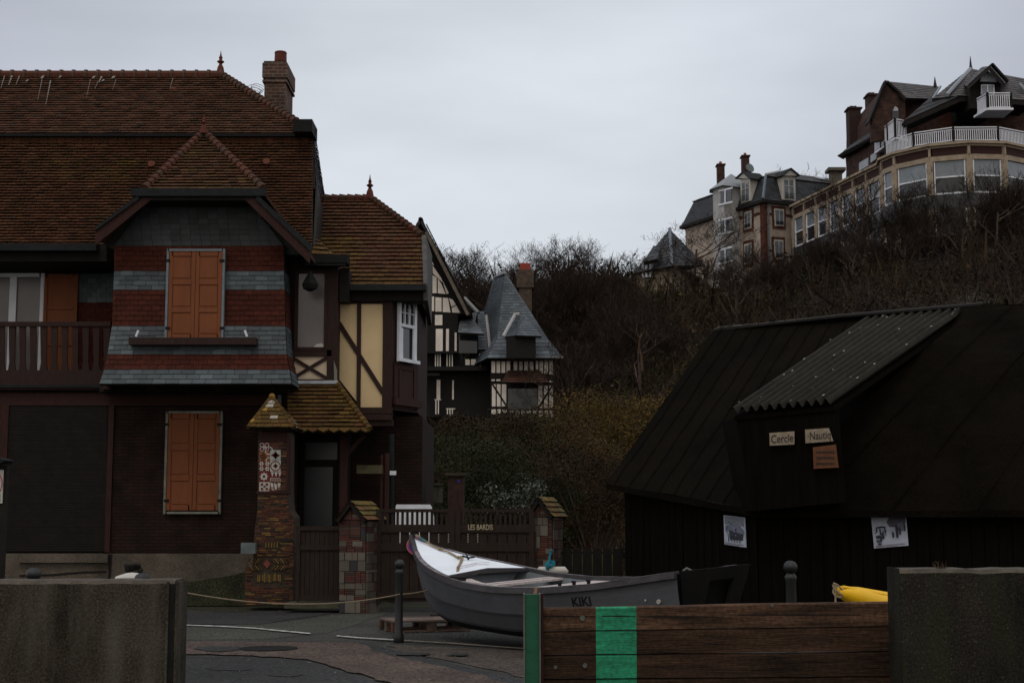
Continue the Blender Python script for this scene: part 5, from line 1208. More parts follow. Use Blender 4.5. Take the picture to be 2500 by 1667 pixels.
def trimesh(name, V, Cc, mt, parent=None, loc=(0, 0, 0)):
    V = np.asarray(V, np.float32); n = len(V)//3; me = bpy.data.meshes.new(name)
    me.vertices.add(n*3); me.vertices.foreach_set('co', V.ravel()); me.loops.add(n*3); me.loops.foreach_set('vertex_index', np.arange(n*3, dtype=np.int32))
    me.polygons.add(n); me.polygons.foreach_set('loop_start', np.arange(0, n*3, 3, dtype=np.int32)); me.polygons.foreach_set('loop_total', np.full(n, 3, np.int32))
    me.update(); a = me.color_attributes.new('tint', 'FLOAT_COLOR', 'CORNER'); arr = np.ones((n*3, 4), np.float32); arr[:, :3] = np.repeat(np.asarray(Cc, np.float32), 3, axis=0); a.data.foreach_set('color', arr.ravel())
    me.materials.append(mt); o = bpy.data.objects.new(name, me); COL.objects.link(o); o.parent = parent; o.location = loc
    return o
rng = np.random.default_rng(5)
def bushes(pts, nt, nl0, hgt, lsz0, cfun, twigc):
    """twigs and leaf flakes round every point; pts: list of (Vector, scale)"""
    V, K = [], []
    for p, sc in pts:
        cv = rng.uniform(.35, 1.4); col = tuple(k*cv for k in cfun(p)); tcb = twigc(p); nl = int(nl0*(1 if p.y > 62 else 2)); lsz = lsz0*(1 if p.y > 62 else .62)
        n = nt; base = np.array([p.x, p.y, p.z-.1])+rng.normal(0, .28*sc*hgt, (n, 3))*np.array([1, 1, .1])
        d = rng.normal(0, .42, (n, 3)); d[:, 2] = rng.uniform(.5, 1.2, n); ln = rng.uniform(.5, 1.25, (n, 1))*hgt*sc
        tip = base+d*ln; wv = rng.normal(0, 1, (n, 3))*.013*sc*(p.y/60)*1.3
        tri = np.stack([base-wv, base+wv, tip], 1); V.append(tri.reshape(-1, 3)); K.append(np.outer(rng.uniform(.6, 1.4, n), tcb))
        if nl:
            c = np.array([p.x, p.y, p.z+.35*hgt*sc])+rng.normal(0, 1, (nl, 3))*np.array([.42, .42, .32])*hgt*sc
            a = rng.normal(0, lsz*sc, (nl, 3)); b = rng.normal(0, lsz*sc, (nl, 3)); V.append(np.stack([c, c+a, c+b], 1).reshape(-1, 3)); K.append(np.outer(rng.uniform(.65, 1.35, nl), col))
    return np.concatenate(V), np.concatenate(K)
def hcol(p):
    px = 1250+p.x/p.y*F; q = noise.noise(Vector((p.x*.09, p.y*.09, p.z*.1)))+.5*noise.noise(Vector((p.x*.35, p.y*.35, p.z*.3)))
    Yl = p.y
    if 37 < Yl < 66 and 1330 < px < 1720 and q > -.45: return (.135, .088, .017) if q < .1 else (.10, .046, .016)
    if Yl < 66 and px < 1330: return (.022, .024, .010) if q > 0 else (.030, .021, .010)  # front scrub darker, shadow between the bushes put into leaf colour
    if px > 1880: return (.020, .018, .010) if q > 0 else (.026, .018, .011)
    if q > .2: return (.042, .042, .013)
    if q > -.1: return (.046, .030, .015)
    return (.030, .020, .011)
def tcol(p):
    q = noise.noise(Vector((p.x*.2, p.y*.2, 7))); return (.046+.025*q, .031+.014*q, .020)
pts = []
R8 = random.Random(77)
for i in range(13500):
    px = R8.uniform(930, 2560) if i < 11500 else R8.uniform(2560, 3500); 
    ii = R8.random(); Y = 34+ii*104
    p = hill(px, Y); 
    if Y > 120 and px > 1560: continue
    pts.append((p, R8.uniform(.5, 1.0)*(.5 if (px < 1450 and Y < 52) else .55 if (px < 1400 and 52 <= Y < 90) else 1.9 if R8.random() < .08 else 1)*(.7+Y/110)))
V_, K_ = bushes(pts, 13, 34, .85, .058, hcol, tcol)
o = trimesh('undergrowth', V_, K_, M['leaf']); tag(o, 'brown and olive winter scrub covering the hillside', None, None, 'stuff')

# ------------------------------------------------------------------ bare trees
def gen_tree(seed, H, spread, dens, thick=.11, up=.55):
    r = random.Random(seed); big = MB(); tw = [[], []]
    def grow(p, d, ln, rad, lev):
        n = 4 if lev < 2 else 3; pts = [p]; q = p
        for k in range(n):
            d = (d+Vector((r.gauss(0, .13), r.gauss(0, .13), r.gauss(.03*up, .08)))).normalized(); q = q+d*ln/n; pts.append(q)
        r1 = rad*.55
        if lev <= 2: big.tube(pts, [lerp(rad, r1, k/n) for k in range(n+1)], 5 if lev < 2 else 3, (1, 1, 1), False)
        else:
            for a, b in zip(pts, pts[1:]):
                for wv in (Vector((rad, 0, 0)), Vector((0, rad, 0))):
                    tw[0] += [a-wv, a+wv, b]; tw[1].append((.045, .031, .023))
        if lev >= 5: return
        nb = r.randint(*((4, 6) if lev == 0 else (3, 5) if lev < 4 else (2, 4)))
        if dens > 1 and lev in (2, 3): nb += 1
        for k in range(nb):
            t = r.uniform(.35 if lev else .3, 1); i = min(n-1, int(t*n)); s_ = lerp(pts[i], pts[i+1], t*n-i)
            ax_ = Vector((r.gauss(0, 1), r.gauss(0, 1), r.gauss(0, .3))).normalized()
            nd = (d*(1-spread*.55)+ax_*spread*r.uniform(.7, 1.2)+Vector((0, 0, up*.35))).normalized()
            grow(s_, nd, ln*r.uniform(.5, .78), max(.0105, lerp(rad, r1, t)*.64), lev+1)
    for s in range(1 if thick > .08 else 3):
        grow(Vector((r.gauss(0, .1), r.gauss(0, .1), -.3)), Vector((r.gauss(0, .1), r.gauss(0, .1), 1)).normalized(), H*.42, H*thick*.12, 0)
    return big, tw
protos = []
for i, (sd_, sp_, th) in enumerate(((3, .75, .13), (8, .7, .12), (21, .85, .1), (33, .6, .07), (41, .65, .07), (52, .9, .12))):
    big, tw = gen_tree(sd_, 6.0, sp_, 1, th)
    root = thing('bare_tree', (0, 0, 0), 'x', 'tree'); big.build('trunk', M['bark'], root); trimesh('crown', [tuple(v) for v in tw[0]], tw[1], M['leaf'], root)
    protos.append([root, False, max(v.z for v in tw[0])])
def plant(px, Y, top_row, k, lab, grp=None, wide=1.0, base=None, seed=0):
    """tree k standing on the hill at depth Y, tall enough to reach the photo row"""
    b = base or hill(px, Y); pr = protos[k]
    if not pr[1]: o = pr[0]; pr[1] = True
    else: o = copy_tree(pr[0])
    sc = max(.4, (Zp(top_row, Y)-b.z)/pr[2]); o.location = (b.x, Y, b.z); o.scale = (sc*wide, sc*wide, sc); o.rotation_euler = (0, 0, seed*1.7+px*.37)
    o['label'] = lab
    if grp: o['group'] = grp
    elif 'group' in o: del o['group']
    return o
RT = random.Random(31)
GT = 'bare trees along the wooded skyline'
LT_ = 'bare winter tree in the thick row on the wooded skyline behind the half-timbered house'
sk = [(1050, 640), (1075, 612), (1100, 600), (1125, 618), (1145, 640), (1170, 622), (1195, 610), (1215, 625), (1235, 640), (1262, 640), (1285, 618), (1300, 600), (1322, 590), (1345, 578), (1370, 582), (1392, 588), (1412, 596), (1432, 600), (1455, 622), (1478, 640), (1502, 660), (1525, 668)]
for i, (px, tp_) in enumerate(sk):
    plant(px, RT.uniform(112, 122), tp_-12, (0, 1, 2, 5)[i % 4], LT_, GT, 1.0, seed=i)
    plant(px+RT.uniform(-10, 12), RT.uniform(98, 108), tp_+RT.uniform(22, 50), (1, 3, 0, 4)[i % 4], LT_, GT, 1.0, seed=i+50)
L2 = 'bare brown tree on the slope between the skyline and the half-timbered house'
for i in range(26):
    px = RT.uniform(1370, 1620); Y = RT.uniform(70, 104); b = hill(px, Y)
    if px > 1535 and Y > 88: continue
    plant(px, Y, 1250-(F*(b.z+RT.uniform(3.5, 6)-EYE)/Y)+15, i % 6, L2, 'bare trees on the brown slope', seed=i)
L3 = 'bare scrubby tree on the hill edge in front of the mansions'
for i in range(19):
    px = 1720+i*44+RT.uniform(-12, 12); Y = RT.uniform(92, 100) if px > 1800 else RT.uniform(106, 116)
    b = hill(px, Y); edge = np.interp(px, [1590, 1750, 1900, 2050, 2200, 2400, 2560], [660, 625, 610, 560, 500, 460, 450])
    plant(px, Y, edge+RT.uniform(-45, 25), (3, 4, 1, 3, 2, 4)[i % 6], L3, 'bare scrubby trees in front of the mansions', seed=i)
for px, Y, tp_, k, lab in ((1690, 119, 500, 2, 'large spreading bare tree left of the pale mansard mansion, over the small pyramid roof'),
    (1728, 112, 505, 5, 'wide bare tree covering the white bay window of the pale mansion'),
    (1560, 110, 600, 1, 'bare tree at the left foot of the small pyramid roofed house'),
    (2118, 97, 415, 3, 'bare branching shrub in front of the corner of the glazed rotunda'),
    (2270, 96, 395, 4, 'thin bare tree in front of the middle windows of the rotunda'),
    (2385, 95, 400, 3, 'dense bare shrub under the right rotunda windows')):
    plant(px, Y, tp_, k, lab, wide=1.15)
o = plant(1952, 142, 395, 0, 'small bare treetop behind the roof of the pale mansion')

# shrubs near the gate
def shrub(px, Y, w_, h_, n, lsz, cfun, lab, cat='shrub', base=None, name='shrub'):
    b = base or hill(px, Y); root = thing(name, b, lab, cat); V, K = [], []; nc_ = 12
    cl = [(rng.uniform(-.4, .4)*w_, rng.uniform(-.35, .35)*w_, rng.uniform(.2, .85)*h_) for _ in range(nc_*2)]
    for c in cl:
        k = n//len(cl); rad = rng.uniform(.16, .30)*min(w_, h_*1.3); d = rng.normal(0, 1, (k, 3)); d /= np.linalg.norm(d, axis=1)[:, None]; d[:, 2] = np.where(d[:, 2] < -.3, -d[:, 2], d[:, 2])
        p = np.array(c)+d*rad*rng.uniform(.72, 1.12, (k, 1)); p[:, 2] = np.maximum(p[:, 2], .02)
        t1 = np.cross(d, rng.normal(0, 1, (k, 3))); t1 /= np.linalg.norm(t1, axis=1)[:, None]+1e-6; t2 = np.cross(d, t1)
        a = (t1+rng.normal(0, .35, (k, 3)))*lsz*1.5*rng.uniform(.6, 1.3, (k, 1)); e = (t2+rng.normal(0, .35, (k, 3)))*lsz*1.5*rng.uniform(.6, 1.3, (k, 1))
        V.append(np.stack([p-a*.5, p+a*.5, p+e], 1).reshape(-1, 3)); cv = rng.uniform(.55, 1.35); K += [tuple(v*cv for v in cfun(q)) for q in p]
    trimesh('foliage', np.concatenate(V), K, M['leaf'], root)
    m = MB(); r_ = random.Random(px)
    for c in cl: m.tube([b+Vector((0, 0, -.2)), b+Vector((c[0]*.5, c[1]*.5, c[2]*.5)), b+Vector(c)], [.03, .018, .006], 4, cap=False)
    m.build('stem', M['bark'], root); return root
def onev(c): v = rng.uniform(.6, 1.4); return tuple(k*v for k in c)
gr = lambda p: onev((.030, .034, .013))
br_ = lambda p: onev((.046, .028, .013))
oc = lambda p: onev((.098, .062, .016))
def pale(p): return onev((.15, .165, .135) if (rng.random() < .5 and p[2] > 1.35) else (.020, .026, .012))
shrub(1262, 30.5, 1.35, 2.25, 6500, .024, pale, 'pale leaved bushy shrub behind the wide gate', base=Vector((.12, 30.5, .35)))
for px, Y, w_, h_, cf, lab in ((1045, 40, 3.4, 3.1, br_, 'tall brown shrub against the right edge of the villa'), (1120, 42, 4.3, 3.1, gr, 'dark green shrub behind the gate left of the pale shrub'),
    (1215, 44, 4.6, 3.4, gr, 'dark olive shrub above the pale leaved shrub'), (1310, 42, 4.2, 3.6, br_, 'reddish brown shrub above the right stone pillar'),
    (1395, 40, 4.2, 3.4, br_, 'russet shrub between the stone pillar and the black shed'), (1180, 50, 5.0, 2.3, gr, 'dark shrub on the bank right below the half-timbered house'),
    (1300, 52, 5.0, 2.2, oc, 'ochre tinted shrub on the bank below the slate tower'), (1400, 50, 5.5, 3.4, oc, 'yellow brown shrub on the open slope by the shed roof'), (1085, 56, 5, 2.6, br_, 'brown shrub below the timbered gable'),
    (1075, 36, 2.6, 2.2, gr, 'small green shrub left of the dark brick post behind the gate'), (1165, 37, 2.4, 2.6, gr, 'low dark green shrub directly left of the pale leaved shrub'), (1345, 37, 2.6, 2.2, gr, 'green shrub directly right of the stone pillar cap'),
    (1255, 38, 3.0, 3.0, gr, 'rounded dark green shrub rising behind the pale leaved shrub'), (1420, 44, 3.6, 2.8, oc, 'ochre bush above the board fence'), (1350, 47, 4.2, 3.0, oc, 'yellow green bush to the right below the slate tower'), (1150, 46, 3.4, 2.8, br_, 'brown bush in the hollow below the timbered balconies'),
    (1450, 36, 3.2, 3.2, br_, 'rusty shrub beside the left wall of the shed'), (1500, 52, 5, 2.6, oc, 'golden scrub bush on the slope touching the shed roof')):
    shrub(px, Y, w_*rng.uniform(.7, 1.0), h_*rng.uniform(.75, 1.0), 14000, .032*Y/45, cf, lab)
# slender pale trunk on the slope
m = MB(); b = P(1565, 890, 70); m.tube([P(1568, 905, 70), P(1566, 870, 70), P(1560, 845, 70), P(1562, 825, 70), P(1553, 808, 70), P(1556, 790, 70)], [.06, .055, .05, .04, .03, .02], 6, (1.1, 1.0, .8)); m.tube([P(1562, 825, 70), P(1570, 812, 70), P(1574, 800, 70)], [.05, .035, .02], 5, (1.6, 1.4, 1.2))
one(m, 'dead_tree', M['bark'], 'slender pale crooked tree trunk on the brown slope', 'tree')
# ------------------------------------------------------------------ half-timbered house with slate tower
CY = 85.0; T_ = Pl((-20, CY), (0, CY)); T2 = Pl((-20, CY-1.2), (0, CY-1.2))
M['plaster'] = mat('white_plaster', (0.812, 0.7308, 0.6496), .9, 1.2, .2, .2)
M['htimber'] = mat('black_timber', (.012, .010, .009), .85, 4, .3, .2)
hs = thing('half_timbered_house', T_.pt(1200, 1020), 'half-timbered house with a gable and a tall slate tower roof below the wooded hill', 'house')
def zz(y): return Zp(y, CY)
m = MB()
gw = [(960, 1018), (960, 770), (1028, 545), (1148, 765), (1135, 790), (1120, 800), (1120, 1018)]
T_.poly(m, [(960, 760), (1028, 548), (1143, 766), (1118, 768), (1118, 1018), (960, 1018)], 0, 9)
m.prism([T_.pt(1118, 880), T_.pt(1198, 880), T_.pt(1198, 1018), T_.pt(1118, 1018)], (0, 7, 0))
m.build('wall', M['htimber'], hs)
pan = [[(1041, 625), (1052, 632), (1060, 648), (1040, 640)], [(1041, 643), (1050, 650), (1051, 668), (1041, 664)], [(1056, 648), (1078, 680), (1081, 690), (1057, 668)], [(1056, 672), (1066, 678), (1066, 716), (1056, 716)], [(1069, 680), (1078, 694), (1088, 718), (1069, 716)], [(1080, 684), (1096, 716), (1090, 718)],
       [(1037, 728), (1048, 727), (1048, 757), (1038, 748)], [(1051, 724), (1060, 724), (1060, 760), (1051, 760)], [(1063, 726), (1078, 727), (1078, 761), (1063, 761)], [(1081, 727), (1094, 728), (1100, 763), (1081, 762)], [(1096, 728), (1106, 732), (1113, 744), (1102, 749)], [(1103, 752), (1114, 746), (1124, 764), (1104, 763)]]
for p in pan: m = MB(); T_.poly(m, p, .05, .05); m.build('plaster_panel', M['plaster'], hs)
for x0, y0, x1, y1 in ((1062, 769, 1080, 794), (1064, 803, 1081, 860), (1089, 803, 1096, 860), (1110, 812, 1115, 862), (1066, 927, 1075, 975), (1104, 928, 1108, 975), (1136, 877, 1147, 891), (1150, 877, 1162, 891), (1137, 901, 1156, 906), (1163, 901, 1187, 906), (1170, 863, 1175, 895)):
    m = MB(); T_.rect(m, x0, y0, x1, y1, .05, .05); m.build('plaster_panel', M['plaster'], hs)
for x0, x1, y0, y1 in ((1063, 1080, 862, 897), (1091, 1110, 866, 898), (1064, 1076, 978, 1012), (1092, 1110, 1000, 1014)):
    r_ = MB(); n_ = int((x1-x0)/5)
    for k in range(n_): T_.rect(r_, x0+k*(x1-x0)/n_, y0, x0+k*(x1-x0)/n_+2.6, y1, .5, .05)
    T_.rect(r_, x0-2, y0-2, x1+2, y0, .5, .06); r_.build('balustrade', M['plaster'], hs)
m = MB(); T_.rect(m, 1010, 861, 1118, 866, .9, .9); T_.rect(m, 1010, 898, 1190, 908, .9, .9); T_.rect(m, 1010, 915, 1075, 921, 1.0, .2); m.build('balcony', M['htimber'], hs)
m = MB(); T_.rect(m, 1028, 771, 1052, 790, .06, .05); T_.rect(m, 1018, 774, 1023, 788, .06, .05); m.build('window', M['skyglass'], hs)
m = MB(); T_.rect(m, 1042, 668, 1052, 716, .06, .05); m.build('dark_window', M['glass'], hs); m = MB(); T_.rect(m, 1120, 810, 1165, 862, .02, .03); m.build('dark_window', M['glass'], hs)
# gable roof and verge
m = MB(); A_, B_ = T_.pt(1029, 538), T_.pt(1152, 768); W_ = T_.pt(905, 768)
for a, b in ((A_, B_), (A_, W_)): 
    a2, b2 = a+Vector((0, -1, 0)), b+Vector((0, -1, 0)); a3, b3 = a+Vector((0, 9, 0)), b+Vector((0, 9, 0)); courses(m, b2 if b is B_ else b3, b3 if b is B_ else b2, a3 if b is B_ else a2, a2 if b is B_ else a3, 24, .5, .03, slatecol, deck=.15)
m.build('gable_roof', M['slate'], hs)
m = MB(); T2.bar(m, (1040, 566), (1143, 768), 8, .0, .3); m.build('verge_board', mat('weathered_verge', (.14, .115, .09), .9, 3, .4, .2), hs)
for y in (633, 710, 752): 
    m = MB(); x = 1029+(y-538)*.52; T2.rect(m, x-1, y-5, x+8, y, .1, .5); m.build('bracket', M['htimber'], hs)
m = MB(); T2.bar(m, (1041, 548), (1150, 764), 2.5, .1, .4); m.build('roof_edge', M['htimber'], hs)
# tower
TX0, TX1 = T_.pt(1199, 940).x, T_.pt(1352, 940).x; tcx = (TX0+TX1)/2
m = MB(); m.box((TX0, CY-3.0, zz(1030)), (TX1, CY+3.5, zz(874))); m.build('tower_wall', M['htimber'], hs)
TF = Pl((-20, CY-3.0), (0, CY-3.0))
for x0, y0, x1, y1 in [(1200+k*12.2, 882, 1209+k*12.2, 910) for k in range(4)]+[(1254+k*13, 873, 1263+k*13, 907) for k in range(4)]+[(1308, 880, 1314, 902), (1317, 880, 1326, 912), (1329, 880, 1338, 912), (1341, 880, 1350, 914)]+[(1201, 938, 1210, 992), (1213, 938, 1222, 992), (1225, 938, 1236, 992), (1314, 942, 1324, 996), (1328, 942, 1337, 996), (1341, 942, 1350, 995), (1200, 926, 1208, 930), (1212, 926, 1222, 930), (1200, 999, 1211, 1011), (1214, 999, 1222, 1009), (1226, 1000, 1237, 1008), (1242, 1002, 1254, 1008), (1258, 1002, 1269, 1019), (1273, 1002, 1282, 1018), (1286, 1002, 1296, 1008), (1300, 1002, 1310, 1010), (1315, 1002, 1326, 1018), (1330, 1002, 1338, 1020), (1341, 1002, 1350, 1020), (1341, 929, 1349, 933)]:
    m = MB(); TF.rect(m, x0, y0, x1, y1, .05, .05); m.build('plaster_panel', M['plaster'], hs)
m = MB(); TF.bar(m, (1201, 936), (1238, 993), 4, .09, .06); TF.bar(m, (1350, 938), (1314, 996), 4, .09, .06); m.build('timber_brace', M['htimber'], hs)
m = MB(); TF.rect(m, 1240, 936, 1312, 998, .03, .06); m.build('loggia_opening', M['glass'], hs)
m = MB(); courses(m, P(1224, 934, CY-4.6), P(1342, 934, CY-4.6), P(1318, 904, CY-3.1), P(1240, 904, CY-3.1), 5, .4, .04, tilecol, moss=.1, base=(.07, .03, .02)); m.build('canopy_roof', M['tile'], hs)
m = MB(); TF.rect(m, 1308, 873, 1374, 876, .55, .2); TF.rect(m, 1190, 873, 1250, 875, .5, .1); m.build('gutter', M['plaster'], hs)
Y0, Y1_ = CY-3.6, CY+4.2
e = [P(1189, 874, Y0), P(1376, 875, Y0)]; e += [Vector((e[1].x, Y1_, e[1].z)), Vector((e[0].x-1.7, Y1_, e[0].z))]
k_ = [P(1213, 828, Y0+1.1), P(1338, 828, Y0+1.1)]; k_ += [Vector((k_[1].x, Y1_-1.1, k_[1].z)), Vector((k_[0].x-1.5, Y1_-1.1, k_[0].z))]
tp0, tp1 = P(1234, 667, CY-.6), P(1207, 678, CY+2.2)
m = MB(); tps = [tp0, tp0, tp1, tp1]
for i in range(4):
    j = (i+1) % 4; courses(m, e[i], e[j], k_[j], k_[i], 5, .35, .03, slatecol, deck=.1)
    courses(m, k_[i], k_[j], tps[j]+Vector((.02, 0, 0)), tps[i]-Vector((.02, 0, 0)), 24, .35, .03, slatecol, deck=.1)
m.build('tower_roof', M['slate'], hs)
m = MB(); m.tube([tp0, tp1], .09, 6, (.35, .36, .38)); m.build('ridge_lead', M['tint'], hs)
dA = [P(1238, 819, CY-5.0), P(1322, 821, CY-5.0), P(1290, 768, CY-2.6), P(1262, 768, CY-2.6)]
m = MB(); courses(m, dA[0]+Vector((.5, 0, 0)), dA[1], dA[2]-Vector((.2, 0, 0)), dA[3]+Vector((.4, 0, 0)), 9, .35, .03, slatecol, deck=.1)
courses(m, P(1228, 822, CY-2.2), dA[0]+Vector((.5, 0, 0)), dA[3]+Vector((.4, 0, 0)), P(1258, 766, CY-1.5), 9, .35, .03, slatecol, deck=.05); dm = m.build('dormer_roof', M['slate'], hs)
m = MB(); m.tube([P(1228, 822, CY-5.05), P(1257, 768, CY-2.7)], .1, 6, (.38, .37, .36)); m.tube([P(1257, 768, CY-2.7), P(1268, 767, CY-2.7)], .1, 6, (.38, .37, .36)); m.build('hip_lead', M['tint'], dm)
m = MB(); q0, q1 = P(1236, 822, CY-4.7), P(1308, 874, CY-4.7); m.box((q0.x, CY-4.7, q1.z), (q1.x, CY-1, q0.z)); m.build('dormer_wall', M['htimber'], dm)
chm = MB(); c0 = T_.pt(1267, 700).x; c1 = T_.pt(1300, 700).x; chm.box((c0, CY+3, zz(800)), (c1, CY+4.4, Zp(678, CY+3))); chm.box((c0-.12, CY+2.9, Zp(702, CY+3)), (c1+.12, CY+4.5, Zp(664, CY+3))); chm.box((c0-.05, CY+2.95, Zp(664, CY+3)), (c1+.05, CY+4.45, Zp(658, CY+3)))
ch = chm.build('chimney', mat('old_chimney', (.085, .06, .045), .95, 4, .5, .5), hs)
for x in (1277, 1287):
    m = MB(); m.lathe(P(x, 661, CY+3.6), [(.22, 0), (.2, .42), (.16, .45)], 10, (.3, .05, .03)); m.build('chimney_pot', M['tint'], ch)
# middle roofs
m = MB(); courses(m, P(1118, 812, CY-1.5), P(1182, 815, CY-1.5), P(1160, 786, CY+.3), P(1122, 784, CY+.3), 5, .35, .03, lambda p: slatecol(p, (.17, .19, .21)), deck=.1)
courses(m, P(1122, 784, CY+.3), P(1160, 786, CY+.3), P(1166, 760, CY+3), P(1150, 766, CY+3), 5, .35, .03, slatecol, deck=.1)
courses(m, P(1168, 853, CY-1.0), P(1196, 853, CY-1.0), P(1212, 760, CY+2.6), P(1166, 760, CY+2.6), 14, .35, .03, slatecol, deck=.1); m.build('link_roof', M['slate'], hs)
m = MB(); m.tube([P(1187, 770, CY-1), P(1192, 810, CY-1.4), P(1196, 850, CY-1.6)], .09, 6, (.33, .31, .3)); m.build('valley_lead', M['tint'], hs); m = MB(); m.tube([P(1134, 728, CY+2), P(1168, 764, CY+1)], .12, 6, (.3, .3, .3)); m.build('valley_lead', M['tint'], hs)

# ------------------------------------------------------------------ small house with slate pyramid roof
F2 = Pl((-20, 126), (0, 126)); fh = thing('pyramid_roof_house', F2.pt(1620, 720), 'small cream house with a dark slate pyramid roof among bare trees', 'house')
m = MB(); ap_ = P(1635, 560, 128); b0, b1, b2, b3 = P(1545, 668, 124), P(1640, 650, 121), P(1722, 648, 127), P(1650, 668, 133)
m2 = MB(); courses(m, b0, b1, ap_, ap_, 12, .6, .04, lambda p: slatecol(p, (.05, .052, .058)), deck=.1); courses(m, b1, b2, ap_, ap_, 12, .6, .04, lambda p: slatecol(p, (.06, .062, .07)), deck=.1)
m.mesh([b2, b3, b0, ap_], [(0, 1, 3), (1, 2, 3)], (.05, .05, .05)); m.build('roof', M['slate'], fh)
m = MB(); m.tube([b1+Vector((0, -.1, .1)), ap_+Vector((0, -.1, .05))], .14, 6, (.2, .22, .25)); m.build('hip_lead', M['tint'], fh)
m = MB(); ins = lambda p: lerp(p, Vector((ap_.x, ap_.y, p.z)), .1); zf_ = Zp(740, 124)
w4 = [ins(p) for p in (b0, b1, b2, b3)]; m.prism([(p.x, p.y, zf_) for p in w4], (0, 0, Zp(662, 124)-zf_)); m.build('wall', M['trimcream'], fh)
LWf = Pl((w4[0].x, w4[0].y), (w4[1].x, w4[1].y)); m = MB(); frame(m, LWf, 1574, 629, 1596, 678, 3, .4, .3); LWf.rect(m, 1583, 632, 1586, 676, .4, .2); wf = m.build('window', M['white'], fh)
m = MB(); LWf.rect(m, 1575, 630, 1595, 677, .2, .2); m.build('pane', M['glass'], wf)
m = MB(); courses(m, P(1570, 640, 122), P(1606, 632, 121), P(1612, 604, 124), P(1596, 600, 125), 4, .5, .03, lambda p: slatecol(p, (.04, .04, .045)), deck=.3); m.build('dormer_roof', M['slate'], fh)

m = MB(); fp_ = Pl((-20, 119.5), (0, 119.5)); fp_.poly(m, [(1578, 706), (1604, 702), (1636, 712), (1634, 724), (1600, 722), (1578, 712)], 0, .4); m.build('lower_wall', M['trimcream'], fh)
# ------------------------------------------------------------------ pale mansion with mansard roof
DA, DB = (P(1866, 487, 128).x, 128.0), (P(1673, 543, 139.6).x, 139.6); ux = Vector((DA[0]-DB[0], DA[1]-DB[1], 0)).normalized(); vx = Vector((-ux.y, ux.x, 0)); vx = vx if vx.x > 0 else -vx
DC = Vector((DA[0], DA[1], 0))+vx*15; 
mz = thing('mansard_mansion', (DA[0], DA[1], Zp(650, 128)), 'pale rendered mansion with brick quoins and a dark slate mansard roof on the hill', 'house')
L1, R1_ = Pl(DB, DA), Pl(DA, (DC.x, DC.y)); ze1 = Zp(487, 128); zt1 = ze1+Zp(425, 128)-Zp(487, 128); A3 = Vector((DA[0], DA[1], 0)); B3 = Vector((DB[0], DB[1], 0)); C3 = DC; D3 = B3+vx*15
m = MB(); m.prism([(p.x, p.y, ze1-11) for p in (A3, B3, D3, C3)], (0, 0, 11)); m.build('wall', M['pinkcream'], mz)
def up(p, z, k=0): c = (A3+D3)/2; q = lerp(p, c, k); return Vector((q.x, q.y, z))
m = MB(); sc_ = lambda p: slatecol(p, (.036, .04, .046)); o_ = -.04
courses(m, up(B3, ze1-.1, o_), up(A3, ze1-.1, o_), up(A3, zt1, .09), up(B3, zt1, .09), 11, .4, .03, sc_, deck=.1)
courses(m, up(A3, ze1-.1, o_), up(C3, ze1-.1, o_), up(C3, zt1, .09), up(A3, zt1, .09), 11, .4, .03, sc_, deck=.1)
ztt = zt1+1.5; kk = .62
gcol = lambda p: slatecol(p, (.13, .12, .12))
courses(m, up(B3, zt1, .07), up(A3, zt1, .07), up(A3, ztt, kk), up(B3, ztt, kk), 8, .5, .03, gcol, deck=.1)
courses(m, up(A3, zt1, .07), up(C3, zt1, .07), up(C3, ztt, kk), up(A3, ztt, kk), 8, .5, .03, gcol, deck=.1); m.build('mansard_roof', M['slate'], mz)
m = MB(); m.tube([up(A3, zt1+.1, .07)-Vector((0, .1, 0)), up(A3, ztt+.1, kk)], .12, 5, (.5, .5, .5)); m.build('hip_lead', M['tint'], mz); m = MB(); m.tube([up(A3, ze1, -.05), up(A3, zt1, .07)], .13, 5, (.16, .19, .23)); m.build('hip_lead', M['tint'], mz)
m = MB(); m.prism([up(A3, ze1-.35, -.06), up(B3, ze1-.35, -.06), up(D3, ze1-.35, -.06), up(C3, ze1-.35, -.06)], (0, 0, .28)); m.build('cornice', M['dark'], mz)
m = MB(); L1.rect(m, 1858, 490, 1866, 680, .06, .1); R1_.rect(m, 1866, 490, 1873, 680, .06, .1); L1.rect(m, 1795, 503, 1802, 680, .06, .1); m.build('brick_quoin', M['redbrick'], mz)
m = MB(); R1_.rect(m, 1874, 490, 1877, 650, .12, .1); m.build('downpipe', M['bluegrey'], mz)
m = MB(); L1.poly(m, [(1800, 531), (1858, 518), (1858, 524), (1800, 537)], .05, .06); R1_.poly(m, [(1872, 519), (1950, 526), (1950, 532), (1872, 525)], .05, .06); m.build('brick_band', M['redbrick'], mz)
